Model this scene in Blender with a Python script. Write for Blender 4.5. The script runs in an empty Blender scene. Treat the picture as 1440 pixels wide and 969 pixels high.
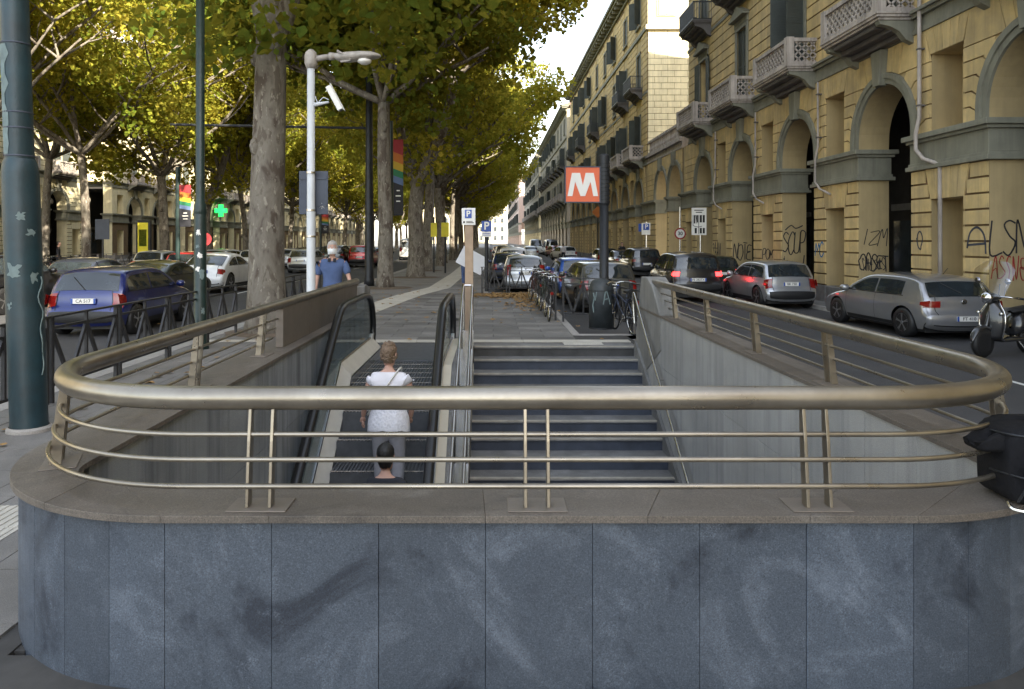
import bpy, bmesh, math, random
import numpy as np
from mathutils import Vector, Matrix
from math import pi, sin, cos, radians as R

# ------------------------------------------------------------------ camera, sky, sun, exposure
S = bpy.context.scene
COL = S.collection
CAM_H = 1.85
cam_d = bpy.data.cameras.new('camera')
cam = bpy.data.objects.new('camera', cam_d); COL.objects.link(cam)
cam.location = (0, 0, CAM_H); cam.rotation_euler = (R(90), 0, 0)
cam_d.sensor_width = 36; cam_d.lens = 26.25
cam_d.shift_x = 30 / 1440; cam_d.shift_y = -146.5 / 1440
cam_d.clip_start = 0.05; cam_d.clip_end = 6000
S.camera = cam
SUN_EL = R(31); SUN_DIR = Vector((0.60, -0.80, 0)).normalized()   # horizontal direction towards the sun
w = bpy.data.worlds.new('World'); S.world = w; w.use_nodes = True
nt = w.node_tree; nt.nodes.clear()
sky = nt.nodes.new('ShaderNodeTexSky'); sky.sky_type = 'NISHITA'; sky.sun_disc = False
sky.sun_elevation = SUN_EL
sky.sun_rotation = math.atan2(SUN_DIR.x, SUN_DIR.y)
sky.air_density = 1.3; sky.dust_density = 1.2; sky.ozone_density = 0.7
bg = nt.nodes.new('ShaderNodeBackground'); bg.inputs['Strength'].default_value = 0.15
wo = nt.nodes.new('ShaderNodeOutputWorld')
hsv = nt.nodes.new('ShaderNodeHueSaturation'); hsv.inputs['Saturation'].default_value = .50; nt.links.new(sky.outputs[0], hsv.inputs['Color'])   # milky veil over the blue
nt.links.new(hsv.outputs[0], bg.inputs[0]); nt.links.new(bg.outputs[0], wo.inputs[0])
sl = bpy.data.lights.new('sun', 'SUN'); sl.energy = 5.0; sl.angle = R(0.5); sl.color = (1, .90, .72)
sun = bpy.data.objects.new('sun', sl); COL.objects.link(sun)
sd = Vector((SUN_DIR.x * cos(SUN_EL), SUN_DIR.y * cos(SUN_EL), sin(SUN_EL)))
sun.rotation_euler = sd.to_track_quat('Z', 'Y').to_euler()
S.view_settings.view_transform = 'Standard'; S.view_settings.look = 'None'
S.view_settings.gamma = 1; S.view_settings.exposure = 2.03
S.cycles.max_bounces = 7; S.cycles.transparent_max_bounces = 12

rnd = random.Random(7)

# ------------------------------------------------------------------ materials
def nodes(name):
    m = bpy.data.materials.new(name); m.use_nodes = True
    t = m.node_tree; b = t.nodes['Principled BSDF']
    return m, t, b
def N(t, kind, **kw):
    n = t.nodes.new(kind)
    for k, v in kw.items(): setattr(n, k, v)
    return n
def ramp(t, fac, stops):
    r = N(t, 'ShaderNodeValToRGB'); t.links.new(fac, r.inputs[0])
    e = r.color_ramp.elements
    while len(e) < len(stops): e.new(.5)
    for el, (p, c) in zip(e, stops): el.position = p; el.color = (*c, 1) if len(c) == 3 else c
    return r.outputs[0]
def noise(t, scale, detail=4, rough=.55, vec=None, dist=0):
    n = N(t, 'ShaderNodeTexNoise'); n.inputs['Scale'].default_value = scale
    n.inputs['Detail'].default_value = detail; n.inputs['Roughness'].default_value = rough
    n.inputs['Distortion'].default_value = dist
    t.links.new(vec if vec else pos(t), n.inputs['Vector']); return n.outputs[0]
def pos(t, scale=(1, 1, 1)):
    g = N(t, 'ShaderNodeNewGeometry')
    if scale == (1, 1, 1): return g.outputs['Position']
    m = N(t, 'ShaderNodeMapping'); m.inputs['Scale'].default_value = scale
    t.links.new(g.outputs['Position'], m.inputs[0]); return m.outputs[0]
def mix(t, fac, a, b, mode='MIX'):
    n = N(t, 'ShaderNodeMix', data_type='RGBA', blend_type=mode)
    for i, v in ((0, fac), (6, a), (7, b)):
        if hasattr(v, 'links'): t.links.new(v, n.inputs[i])
        elif isinstance(v, (int, float)): n.inputs[i].default_value = v
        else: n.inputs[i].default_value = (*v, 1)
    return n.outputs[2]
def bump(t, b, h, s=.3, d=.02):
    n = N(t, 'ShaderNodeBump'); n.inputs['Strength'].default_value = s; n.inputs['Distance'].default_value = d
    t.links.new(h, n.inputs['Height']); t.links.new(n.outputs[0], b.inputs['Normal'])
def sc3(c, k): return tuple(min(1, x * k) for x in c)
def pmat(name, c, rough=.8, metal=0, var=.25, scale=3, grain=0, bmp=.2, rnd_obj=.0, streak=0, streakc=None, blot=0, blotc=None, spec=.5, coat=0, blots=.8):
    """plain procedural surface: large noise, fine grain, optional vertical streaks and blotches"""
    m, t, b = nodes(name)
    n1 = noise(t, scale, 6, .6)
    col = ramp(t, n1, [(.3, sc3(c, 1 - var)), (.7, sc3(c, 1 + var))])
    if blot:
        n = noise(t, blots, 5, .6, dist=.6)
        f = ramp(t, n, [(.5 - .12, (0, 0, 0)), (.5 + .12, (blot,) * 3)])
        col = mix(t, f, col, blotc or sc3(c, .5))
    if streak:
        n = noise(t, 1, 6, .65, vec=pos(t, (6, 6, .35)))
        f = ramp(t, n, [(.45, (0, 0, 0)), (.7, (streak,) * 3)])
        col = mix(t, f, col, streakc or sc3(c, .5))
    if grain:
        n = noise(t, 160, 2, .7)
        f = ramp(t, n, [(.35, (1 - grain,) * 3), (.65, (1 + grain,) * 3)])
        col = mix(t, 1.0, col, f, 'MULTIPLY')
    if rnd_obj:
        oi = N(t, 'ShaderNodeObjectInfo')
        f = ramp(t, oi.outputs['Random'], [(0, (1 - rnd_obj,) * 3), (1, (1 + rnd_obj,) * 3)])
        col = mix(t, 1.0, col, f, 'MULTIPLY')
    t.links.new(col, b.inputs['Base Color'])
    b.inputs['Roughness'].default_value = rough; b.inputs['Metallic'].default_value = metal
    b.inputs['Specular IOR Level'].default_value = spec
    b.inputs['Coat Weight'].default_value = coat; b.inputs['Coat Roughness'].default_value = .05
    if bmp:
        bump(t, b, noise(t, 40 if not grain else 120, 5, .7), bmp, .01)
    return m
M = {}
YEL = (.61, .45, .20)
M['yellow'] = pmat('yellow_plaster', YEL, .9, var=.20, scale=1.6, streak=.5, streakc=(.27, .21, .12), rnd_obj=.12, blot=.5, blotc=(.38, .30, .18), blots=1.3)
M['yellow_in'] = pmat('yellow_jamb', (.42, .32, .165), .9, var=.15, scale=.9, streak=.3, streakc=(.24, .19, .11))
M['groove'] = pmat('groove_shadow_plaster', (.15, .10, .05), .95, var=.15)
M['trim'] = pmat('grey_green_stone', (.22, .215, .165), .85, var=.16, scale=1.5, streak=.5, streakc=(.12, .11, .09))
M['balc'] = pmat('weathered_stone', (.43, .38, .34), .85, var=.22, scale=2, streak=.7, streakc=(.12, .10, .09))
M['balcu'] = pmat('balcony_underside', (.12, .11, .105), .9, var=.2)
M['pale'] = pmat('sunlit_pale_plaster', (.70, .62, .40), .9, var=.12, scale=1.2, streak=.35, streakc=(.34, .29, .18))  # sunlit look of left fronts and end wall put into the tone
M['palew'] = pmat('cream_plaster', (.46, .41, .29), .9, var=.12, scale=1.2, streak=.3)
M['greyb'] = pmat('grey_plaster', (.34, .31, .26), .9, var=.15, scale=1.0, streak=.5, streakc=(.2, .18, .15))
M['pink'] = pmat('hazy_pink_plaster', (.56, .42, .36), .9, var=.1)  # distance haze put into the colour of the far block
M['plinth'] = pmat('plinth_stone', (.19, .18, .17), .8, var=.2, scale=4, grain=.2)
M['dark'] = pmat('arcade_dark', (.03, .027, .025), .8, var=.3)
M['shutter'] = pmat('green_grey_shutter', (.05, .058, .052), .7, var=.2, scale=2)
M['shutterp'] = pmat('pale_shutter', (.40, .40, .33), .7, var=.1)
M['wglass'] = pmat('window_glass', (.05, .06, .07), .08, var=.5, scale=.6, bmp=0, spec=.8)
M['roof'] = pmat('roof_tile', (.19, .12, .09), .9, var=.25, scale=4)
M['iron'] = pmat('black_iron', (.028, .03, .034), .45, .3, var=.3, scale=8, bmp=.1)
M['fence'] = pmat('fence_iron', (.035, .034, .036), .5, .3, var=.35, scale=10, bmp=.15)
M['asphalt'] = pmat('asphalt', (.062, .061, .064), .8, var=.22, scale=.9, grain=.35, bmp=.5, blot=.8, blotc=(.040, .039, .040), blots=.45)
M['pave'] = pmat('grey_paving', (.185, .175, .165), .75, var=.2, scale=1.8, grain=.25, rnd_obj=.28, blot=.6, blotc=(.12, .115, .11), bmp=.3)
M['pavefar'] = pmat('pavement_far', (.17, .165, .155), .8, var=.2, scale=.8, grain=.15, blot=.4, blots=.4)
M['joint'] = pmat('paving_joint', (.06, .058, .056), .95, var=.3)
M['tact'] = pmat('pale_tactile_stone', (.50, .47, .41), .8, var=.1, scale=3, grain=.12, rnd_obj=.06)
M['kerb'] = pmat('kerb_granite', (.33, .31, .29), .8, var=.15, grain=.2, rnd_obj=.1)
M['earth'] = pmat('bare_earth', (.14, .105, .075), .95, var=.35, scale=6, bmp=.6)
M['white_paint'] = pmat('road_paint', (.62, .62, .58), .7, var=.15, scale=8)
M['mpaint'] = pmat('sign_white', (.78, .76, .72), .5, var=.04, bmp=0)
M['endblock'] = pmat('grey_end_block', (.21, .205, .195), .8, var=.2, scale=2, streak=.4, grain=.15)
M['bronze'] = None
M['steel'] = pmat('brushed_steel', (.62, .61, .60), .26, 1, var=.12, scale=5, bmp=.05)
M['wood'] = pmat('pale_brown_post', (.36, .26, .18), .7, var=.15, scale=6)
M['teal'] = pmat('dark_teal_paint', (.010, .034, .045), .42, 0, var=.3, scale=5, blot=.3, blotc=(.03, .035, .04), blots=2, bmp=.25)
M['teal_chip'] = pmat('pale_torn_paper', (.16, .21, .21), .8, var=.2, scale=9)
M['green_pole'] = pmat('dark_green_pole', (.010, .026, .024), .4, var=.3, scale=5)
M['darkpole'] = pmat('dark_grey_pole', (.022, .024, .028), .5, .2, var=.25)
M['whitepole'] = pmat('white_grey_pole', (.52, .54, .56), .35, 0, var=.08, scale=4)
M['lampgrey'] = pmat('weathered_lamp', (.34, .31, .28), .5, 0, var=.25, scale=10, bmp=.2)
M['black'] = pmat('black_rubber', (.012, .012, .013), .55, var=.2)
M['handrail'] = pmat('black_handrail', (.012, .012, .013), .3, var=.2)
M['redglass'] = pmat('red_lens', (.24, .012, .01), .12, var=.15, bmp=0, coat=.6)
M['signblue'] = pmat('sign_blue', (.025, .08, .36), .4, var=.08, bmp=0)
M['signorange'] = pmat('sign_orange', (.72, .13, .045), .45, var=.05, bmp=0)
M['signback'] = pmat('sign_back', (.05, .06, .085), .5, .2, var=.15)
M['yellow_ad'] = pmat('yellow_print', (.75, .66, .03), .5, var=.1)
M['red'] = pmat('banner_red', (.3, .02, .025), .7, var=.1)
M['bor'] = pmat('banner_orange', (.42, .12, .015), .7, var=.1)
M['byel'] = pmat('banner_yellow', (.45, .30, .02), .7, var=.1)
M['bgre'] = pmat('banner_green', (.02, .16, .07), .7, var=.1)
M['bblu'] = pmat('banner_blue', (.10, .15, .28), .7, var=.1)
M['bblk'] = pmat('banner_black', (.015, .015, .02), .7, var=.1)
M['chrome'] = pmat('chrome', (.75, .75, .76), .12, 1, var=.05, bmp=0)
M['rim'] = pmat('alloy', (.45, .45, .46), .3, .9, var=.1, bmp=0)
M['leaflit'] = pmat('fallen_leaf', (.32, .19, .07), .9, var=.45, scale=30, bmp=0)
M['stair'] = pmat('stair_tread', (.19, .188, .185), .75, var=.3, scale=4, grain=.3, blot=.7, blotc=(.11, .105, .1))
M['riser'] = pmat('stair_riser', (.045, .053, .072), .7, var=.3, scale=3, grain=.15)
M['nosing'] = pmat('worn_nosing', (.34, .31, .26), .8, var=.25, scale=6)
M['escstep'] = pmat('escalator_step', (.10, .105, .115), .5, .2, var=.2, scale=10)
M['escdeck'] = pmat('escalator_deck', (.62, .60, .56), .35, .3, var=.08, scale=5)
M['beigedeck'] = pmat('beige_deck', (.56, .50, .40), .6, var=.06, scale=5, bmp=.05)
M['green_em'] = None
M['skin'] = pmat('skin', (.52, .31, .24), .6, var=.08, bmp=.05)
M['hair_w'] = pmat('grey_hair', (.45, .43, .41), .8, var=.3, scale=60, bmp=.8)
M['hair_r'] = pmat('light_brown_hair', (.17, .115, .075), .7, var=.35, scale=60, bmp=.8)
M['hair_b'] = pmat('black_hair', (.010, .009, .008), .5, var=.35, scale=60, bmp=.8)
M['cloth_w'] = pmat('white_cloth', (.72, .70, .74), .9, var=.04, scale=14, bmp=.4)
M['cloth_g'] = pmat('grey_trousers', (.27, .27, .30), .9, var=.12, scale=10, bmp=.4)
M['cloth_b'] = pmat('blue_polo', (.075, .115, .24), .9, var=.12, scale=10, bmp=.4)
M['cloth_n'] = pmat('navy_cloth', (.02, .022, .03), .9, var=.15, scale=10, bmp=.4)
M['jeans'] = pmat('jeans', (.07, .11, .24), .9, var=.2, scale=10, bmp=.3)
M['mask'] = pmat('white_mask', (.8, .82, .84), .8, var=.03)
M['bag'] = pmat('black_nylon', (.008, .008, .010), .85, spec=.25, var=.4, scale=20, bmp=.6)
M['board'] = pmat('white_board', (.68, .69, .74), .6, var=.04)

def mk_bronze():
    m, t, b = nodes('brushed_bronze_steel')
    n = noise(t, 1, 6, .7, vec=pos(t, (.8, 9, 60)))
    n2 = noise(t, 2.2, 5, .65)
    c = ramp(t, n2, [(.3, (.23, .20, .16)), (.7, (.39, .35, .29))])
    t.links.new(c, b.inputs['Base Color'])
    r = ramp(t, noise(t, 5, 6, .7), [(.3, (.24,) * 3), (.75, (.44,) * 3)])
    t.links.new(r, b.inputs['Roughness'])
    b.inputs['Metallic'].default_value = .85
    bump(t, b, n, .06, .004)
    return m
M['bronze'] = mk_bronze()
def mk_granite(name, base, dk, lt, rnd_=.06, vs=1.0, grime=True, rough=.55):
    m, t, b = nodes(name)
    big = noise(t, 1.6 * vs, 8, .66, dist=.9)
    col = ramp(t, big, [(.36, dk), (.47, base), (.55, base), (.66, lt)])
    b2 = noise(t, 3.6 * vs, 8, .7, dist=.8)
    salt = noise(t, 130, 3, .8)
    f = N(t, 'ShaderNodeMath', operation='MULTIPLY')
    t.links.new(ramp(t, b2, [(.53, (0, 0, 0)), (.68, (1, 1, 1))]), f.inputs[0])
    t.links.new(ramp(t, salt, [(.5, (.15,) * 3), (.62, (1, 1, 1))]), f.inputs[1])
    col = mix(t, f.outputs[0], col, sc3(lt, 1.35))
    sp = noise(t, 150, 3, .85)
    f2 = ramp(t, sp, [(.30, (.38,) * 3), (.43, (.85,) * 3), (.56, (1.05,) * 3), (.70, (1.7,) * 3)])
    col = mix(t, 1.0, col, f2, 'MULTIPLY')
    pits = N(t, 'ShaderNodeTexVoronoi'); pits.inputs['Scale'].default_value = 34; t.links.new(pos(t), pits.inputs['Vector'])
    f3 = ramp(t, pits.outputs['Distance'], [(.04, (.3,) * 3), (.10, (1,) * 3)])
    col = mix(t, 1.0, col, f3, 'MULTIPLY')
    oi = N(t, 'ShaderNodeObjectInfo')
    col = mix(t, 1.0, col, ramp(t, oi.outputs['Random'], [(0, (1 - rnd_,) * 3), (1, (1 + rnd_,) * 3)]), 'MULTIPLY')
    t.links.new(col, b.inputs['Base Color'])
    b.inputs['Roughness'].default_value = rough
    bump(t, b, sp, .25, .003)
    return m
M['granite'] = mk_granite('blue_grey_granite', (.066, .081, .106), (.026, .033, .048), (.115, .135, .17), rnd_=.16)
M['cap'] = mk_granite('brown_grey_cap_stone', (.130, .110, .092), (.082, .070, .060), (.17, .150, .13), vs=.7, rnd_=.07)
M['capfront'] = M['granite']
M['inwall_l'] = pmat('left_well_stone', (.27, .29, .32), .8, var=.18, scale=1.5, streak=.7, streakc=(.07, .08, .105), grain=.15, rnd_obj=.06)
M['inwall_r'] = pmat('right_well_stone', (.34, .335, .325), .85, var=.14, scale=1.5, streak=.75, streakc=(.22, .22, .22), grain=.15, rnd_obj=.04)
M['sidepanel'] = pmat('bronze_stone_panel', (.20, .17, .145), .5, .2, var=.2, scale=2, blot=.5, blotc=(.14, .12, .10), blots=2)
def mk_bark():
    m, t, b = nodes('plane_tree_bark')
    v = pos(t, (1, 1, .45))
    n = noise(t, 3.2, 4, .6, vec=v, dist=.5)
    n2 = noise(t, 11, 4, .6, vec=v)
    a = ramp(t, n, [(.38, (.085, .066, .052)), (.45, (.155, .135, .112)), (.56, (.20, .18, .15)), (.61, (.12, .10, .078))])
    f = ramp(t, n2, [(.60, (0, 0, 0)), (.64, (.85,) * 3)])
    col = mix(t, f, a, (.31, .285, .235))
    t.links.new(col, b.inputs['Base Color']); b.inputs['Roughness'].default_value = .9
    bump(t, b, noise(t, 9, 6, .7, vec=v), .6, .05)
    return m
M['bark'] = mk_bark()
def mk_leaf(name, c1, c2, c3):
    m = bpy.data.materials.new(name); m.use_nodes = True; t = m.node_tree; t.nodes.clear()
    n = noise(t, .32, 3, .6); n2 = noise(t, 9, 2, .8)
    mx = N(t, 'ShaderNodeMath', operation='ADD'); t.links.new(n, mx.inputs[0]); t.links.new(n2, mx.inputs[1])
    hv = N(t, 'ShaderNodeMath', operation='MULTIPLY'); hv.inputs[1].default_value = .5; t.links.new(mx.outputs[0], hv.inputs[0])
    col = ramp(t, hv.outputs[0], [(.38, c1), (.52, c2), (.64, c3)])
    d = N(t, 'ShaderNodeBsdfDiffuse'); tr = N(t, 'ShaderNodeBsdfTranslucent'); mm = N(t, 'ShaderNodeMixShader'); mm.inputs[0].default_value = .48
    o = N(t, 'ShaderNodeOutputMaterial')
    t.links.new(col, d.inputs[0])
    warm = mix(t, .48, col, (.66, .50, .06)); t.links.new(warm, tr.inputs[0])
    t.links.new(d.outputs[0], mm.inputs[1]); t.links.new(tr.outputs[0], mm.inputs[2]); t.links.new(mm.outputs[0], o.inputs[0])
    return m
M['leaf'] = mk_leaf('plane_leaf', (.08, .14, .02), (.25, .26, .035), (.58, .47, .08))
M['leafd'] = mk_leaf('plane_leaf_shaded', (.04, .085, .016), (.075, .12, .02), (.20, .20, .03))  # same leaf for the near crowns, their shade put into the colour
def mk_glass(name, tint, refl=.5, alpha=.8, rough=.02, ior=1.22):
    m = bpy.data.materials.new(name); m.use_nodes = True; t = m.node_tree; t.nodes.clear()
    tr = N(t, 'ShaderNodeBsdfTransparent'); tr.inputs[0].default_value = (*tint, 1)
    g = N(t, 'ShaderNodeBsdfGlossy'); g.inputs['Roughness'].default_value = rough
    f = N(t, 'ShaderNodeLayerWeight'); f.inputs[0].default_value = .5
    pw = N(t, 'ShaderNodeMath', operation='POWER'); pw.inputs[1].default_value = 4; t.links.new(f.outputs['Facing'], pw.inputs[0])
    ad = N(t, 'ShaderNodeMath', operation='MULTIPLY_ADD'); ad.inputs[1].default_value = .5; ad.inputs[2].default_value = .04 + refl
    t.links.new(pw.outputs[0], ad.inputs[0])
    mm = N(t, 'ShaderNodeMixShader'); o = N(t, 'ShaderNodeOutputMaterial')
    t.links.new(ad.outputs[0], mm.inputs[0]); t.links.new(tr.outputs[0], mm.inputs[1]); t.links.new(g.outputs[0], mm.inputs[2]); t.links.new(mm.outputs[0], o.inputs[0])
    return m
M['glass'] = mk_glass('balustrade_glass', (.66, .74, .76), .02)
M['plexi'] = mk_glass('clear_windscreen', (.75, .74, .78), .10, rough=.15)
M['carglass'] = pmat('car_glass', (.022, .028, .032), .04, var=.4, scale=3, bmp=0, spec=1.0)
def emis(name, c, s):
    m, t, b = nodes(name); b.inputs['Base Color'].default_value = (*c, 1)
    b.inputs['Emission Color'].default_value = (*c, 1); b.inputs['Emission Strength'].default_value = s
    n = noise(t, 20, 2); t.links.new(ramp(t, n, [(0, sc3(c, .8)), (1, c)]), b.inputs['Emission Color']); return m
M['green_em'] = emis('green_cross_light', (.02, .9, .12), .7)
M['red_em'] = emis('lit_tail_lamp', (.9, .03, .03), 2.5)
M['shoplight'] = emis('lit_shop_window', (.5, .36, .18), .12)
def paint(c, metal=.35, rough=.28):
    return pmat('car_paint', c, rough, metal, var=.08, scale=2, bmp=0, coat=1)

# ------------------------------------------------------------------ helpers
def origin(o):
    v = Vector((0, 0, 0))
    while o is not None: v += o.location; o = o.parent
    return v
class MB:
    def __init__(s): s.v = []; s.f = []
    def add(s, vs, fs):
        k = len(s.v); s.v += [tuple(p) for p in vs]; s.f += [tuple(i + k for i in f) for f in fs]; return s
    def box(s, x0, x1, y0, y1, z0, z1, fn=None):
        vs = [(x, y, z) for z in (z0, z1) for y in (y0, y1) for x in (x0, x1)]
        if fn: vs = [fn(*p) for p in vs]
        return s.add(vs, [(0, 2, 3, 1), (4, 5, 7, 6), (0, 1, 5, 4), (2, 6, 7, 3), (0, 4, 6, 2), (1, 3, 7, 5)])
    def bar(s, p, q, wd, ht, up=(0, 0, 1)):
        p, q = Vector(p), Vector(q); d = (q - p).normalized(); up = Vector(up)
        if abs(d.dot(up)) > .98: up = Vector((0, 1, 0))
        a = d.cross(up).normalized() * wd / 2; b = a.cross(d).normalized() * ht / 2
        vs = [c + i * a + j * b for c in (p, q) for i, j in ((-1, -1), (1, -1), (1, 1), (-1, 1))]
        return s.add(vs, [(0, 3, 2, 1), (4, 5, 6, 7), (0, 1, 5, 4), (1, 2, 6, 5), (2, 3, 7, 6), (3, 0, 4, 7)])
    def prism(s, poly, a, b, fn):
        """poly: 2D points; fn(p, q, depth) -> 3D"""
        n = len(poly)
        vs = [fn(p, q, a) for p, q in poly] + [fn(p, q, b) for p, q in poly]
        return s.add(vs, [tuple(range(n)), tuple(range(2 * n - 1, n - 1, -1))] + [(i, (i + 1) % n, n + (i + 1) % n, n + i) for i in range(n)])
    def tube(s, pts, r, n=10, caps=True, closed=False, flat=1.0):
        pts = [Vector(p) for p in pts]; m = len(pts)
        rs = r if isinstance(r, (list, tuple)) else [r] * m
        t0 = (pts[1] - pts[0]).normalized()
        a = t0.cross(Vector((0, 0, 1)))
        if a.length < .05: a = t0.cross(Vector((0, 1, 0)))
        a.normalize(); vs = []
        for i, p in enumerate(pts):
            if closed: t = (pts[(i + 1) % m] - pts[i - 1]).normalized()
            else: t = (pts[min(i + 1, m - 1)] - pts[max(i - 1, 0)]).normalized()
            a = (a - t * a.dot(t)).normalized(); b = t.cross(a)
            vs += [p + (a * cos(2 * pi * k / n) + b * sin(2 * pi * k / n) * flat) * rs[i] for k in range(n)]
        fs = []
        for i in range(m if closed else m - 1):
            j = (i + 1) % m
            fs += [(i * n + k, i * n + (k + 1) % n, j * n + (k + 1) % n, j * n + k) for k in range(n)]
        if caps and not closed: fs += [tuple(range(n - 1, -1, -1)), tuple(range((m - 1) * n, m * n))]
        return s.add(vs, fs)
    def lathe(s, prof, c=(0, 0, 0), n=20, axis='z'):
        vs = []
        for r, h in prof:
            for k in range(n):
                a = 2 * pi * k / n
                if axis == 'z': vs.append((c[0] + r * cos(a), c[1] + r * sin(a), c[2] + h))
                elif axis == 'y': vs.append((c[0] + r * cos(a), c[1] + h, c[2] + r * sin(a)))
                else: vs.append((c[0] + h, c[1] + r * cos(a), c[2] + r * sin(a)))
        m = len(prof); fs = []
        for i in range(m - 1): fs += [(i * n + k, i * n + (k + 1) % n, (i + 1) * n + (k + 1) % n, (i + 1) * n + k) for k in range(n)]
        if prof[0][0] > 1e-4: fs.append(tuple(range(n - 1, -1, -1)))
        if prof[-1][0] > 1e-4: fs.append(tuple(range((m - 1) * n, m * n)))
        return s.add(vs, fs)
    def grid(s, P):
        """P: rows of 3D points"""
        nr, nc = len(P), len(P[0]); vs = [p for r in P for p in r]
        return s.add(vs, [(i * nc + j, i * nc + j + 1, (i + 1) * nc + j + 1, (i + 1) * nc + j) for i in range(nr - 1) for j in range(nc - 1)])
    def build(s, name, mat, parent=None, world=True, smooth=False, bevel=0, recalc=True, loc=None, merge=0):
        me = bpy.data.meshes.new(name)
        o = bpy.data.objects.new(name, me)
        off = Vector((0, 0, 0))
        if loc is not None: o.location = loc
        if world:
            off = origin(parent) if parent else Vector((0, 0, 0))
            if loc is not None: off = off + Vector(loc)
        vs = [(p[0] - off.x, p[1] - off.y, p[2] - off.z) for p in s.v]
        me.from_pydata(vs, [], s.f)
        if recalc or merge:
            bm = bmesh.new(); bm.from_mesh(me)
            if merge: bmesh.ops.remove_doubles(bm, verts=bm.verts, dist=merge)
            bmesh.ops.recalc_face_normals(bm, faces=bm.faces); bm.to_mesh(me); bm.free()
        if smooth:
            me.polygons.foreach_set('use_smooth', [True] * len(me.polygons))
        me.materials.append(mat)
        COL.objects.link(o)
        if parent: o.parent = parent
        if bevel:
            b = o.modifiers.new('bevel', 'BEVEL'); b.width = bevel; b.segments = 2; b.limit_method = 'ANGLE'; b.angle_limit = R(35)
            b.harden_normals = False
        return o
def tag(o, label=None, cat=None, group=None, kind=None):
    if label: o['label'] = label
    if cat: o['category'] = cat
    if group: o['group'] = group
    if kind: o['kind'] = kind
    return o
def thing(name, loc, label, cat, group=None, rz=0):
    o = bpy.data.objects.new(name, None); COL.objects.link(o)
    o.location = loc; o.rotation_euler = (0, 0, rz); o.empty_display_size = .2
    return tag(o, label, cat, group)
def struct(name, mb, mat, **k):
    return tag(mb.build(name, mat, **k), kind='structure')
def copy_tree(o, parent=None):
    c = o.copy(); COL.objects.link(c)
    if parent: c.parent = parent
    for ch in [x for x in o.children]: copy_tree(ch, c)
    return c
def catmull(P, n=6, closed=False):
    out = []; m = len(P)
    for i in range(m if closed else m - 1):
        if closed: p = [Vector(P[(i + k) % m]) for k in (-1, 0, 1, 2)]
        else: p = [Vector(P[max(i - 1, 0)]), Vector(P[i]), Vector(P[i + 1]), Vector(P[min(i + 2, m - 1)])]
        for k in range(n):
            t = k / n
            out.append(.5 * ((2 * p[1]) + (-p[0] + p[2]) * t + (2 * p[0] - 5 * p[1] + 4 * p[2] - p[3]) * t * t + (-p[0] + 3 * p[1] - 3 * p[2] + p[3]) * t ** 3))
    if not closed: out.append(Vector(P[-1]))
    return out
UNIT = {}
def unit_block(mat, bev=.0):
    """one shared bevelled unit cube mesh per material"""
    k = mat.name
    if k not in UNIT:
        me = bpy.data.meshes.new('block')
        bm = bmesh.new(); bmesh.ops.create_cube(bm, size=1); bm.to_mesh(me); bm.free()
        me.materials.append(mat); UNIT[k] = me
    return UNIT[k]
def piece(name, x0, x1, y0, y1, z0, z1, mat, parent):
    o = bpy.data.objects.new(name, unit_block(mat)); COL.objects.link(o)
    off = origin(parent) if parent else Vector((0, 0, 0))
    o.location = Vector(((x0 + x1) / 2, (y0 + y1) / 2, (z0 + z1) / 2)) - off
    o.scale = (abs(x1 - x0), abs(y1 - y0), abs(z1 - z0)); o.parent = parent
    return o
def text(name, s, size, mat, loc, rot, parent=None, ext=.002, align='CENTER', sx=1.0, bold=0, world=True):
    c = bpy.data.curves.new(name, 'FONT'); c.body = s; c.size = size; c.extrude = ext; c.align_x = align; c.align_y = 'CENTER'
    c.offset = bold
    o0 = bpy.data.objects.new('tmp', c); COL.objects.link(o0)
    me = bpy.data.meshes.new_from_object(o0)
    bpy.data.objects.remove(o0); me.materials.clear(); me.materials.append(mat)
    o = bpy.data.objects.new(name, me); COL.objects.link(o)
    o.location = Vector(loc) - (origin(parent) if (parent and world) else Vector((0, 0, 0))); o.rotation_euler = rot; o.scale = (sx, 1, 1)
    if parent: o.parent = parent
    return o

# ------------------------------------------------------------------ ground
XI0, XI1, YI0, YI1 = -2.07, 2.55, 3.45, 13.04      # stairwell opening
def ring(mb, x0, x1, y0, y1, z):
    hx0, hx1, hy0, hy1 = XI0 - .1, XI1 + .1, YI0 - .1, YI1
    for a, b, c, d in ((x0, x1, y0, hy0), (x0, x1, hy1, y1), (x0, hx0, hy0, hy1), (hx1, x1, hy0, hy1)):
        mb.add([(a, c, z), (b, c, z), (b, d, z), (a, d, z)], [(0, 1, 2, 3)])
g = MB(); ring(g, -3000, 3000, -500, 4000, -.30); struct('ground', g, M['pavefar'], recalc=False)
LZ, RZ, PZ = -.15, -.22, -.12
r = MB(); r.box(-20.5, -5.6, -60, 420, -.29, LZ); struct('left_road', r, M['asphalt'])
r = MB(); r.box(-33.5, -24.5, -60, 420, -.29, LZ); struct('far_left_road', r, M['asphalt'])
r = MB(); r.box(-.6, 10.75, -60, 420, -.28, RZ); r2 = MB()
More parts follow.
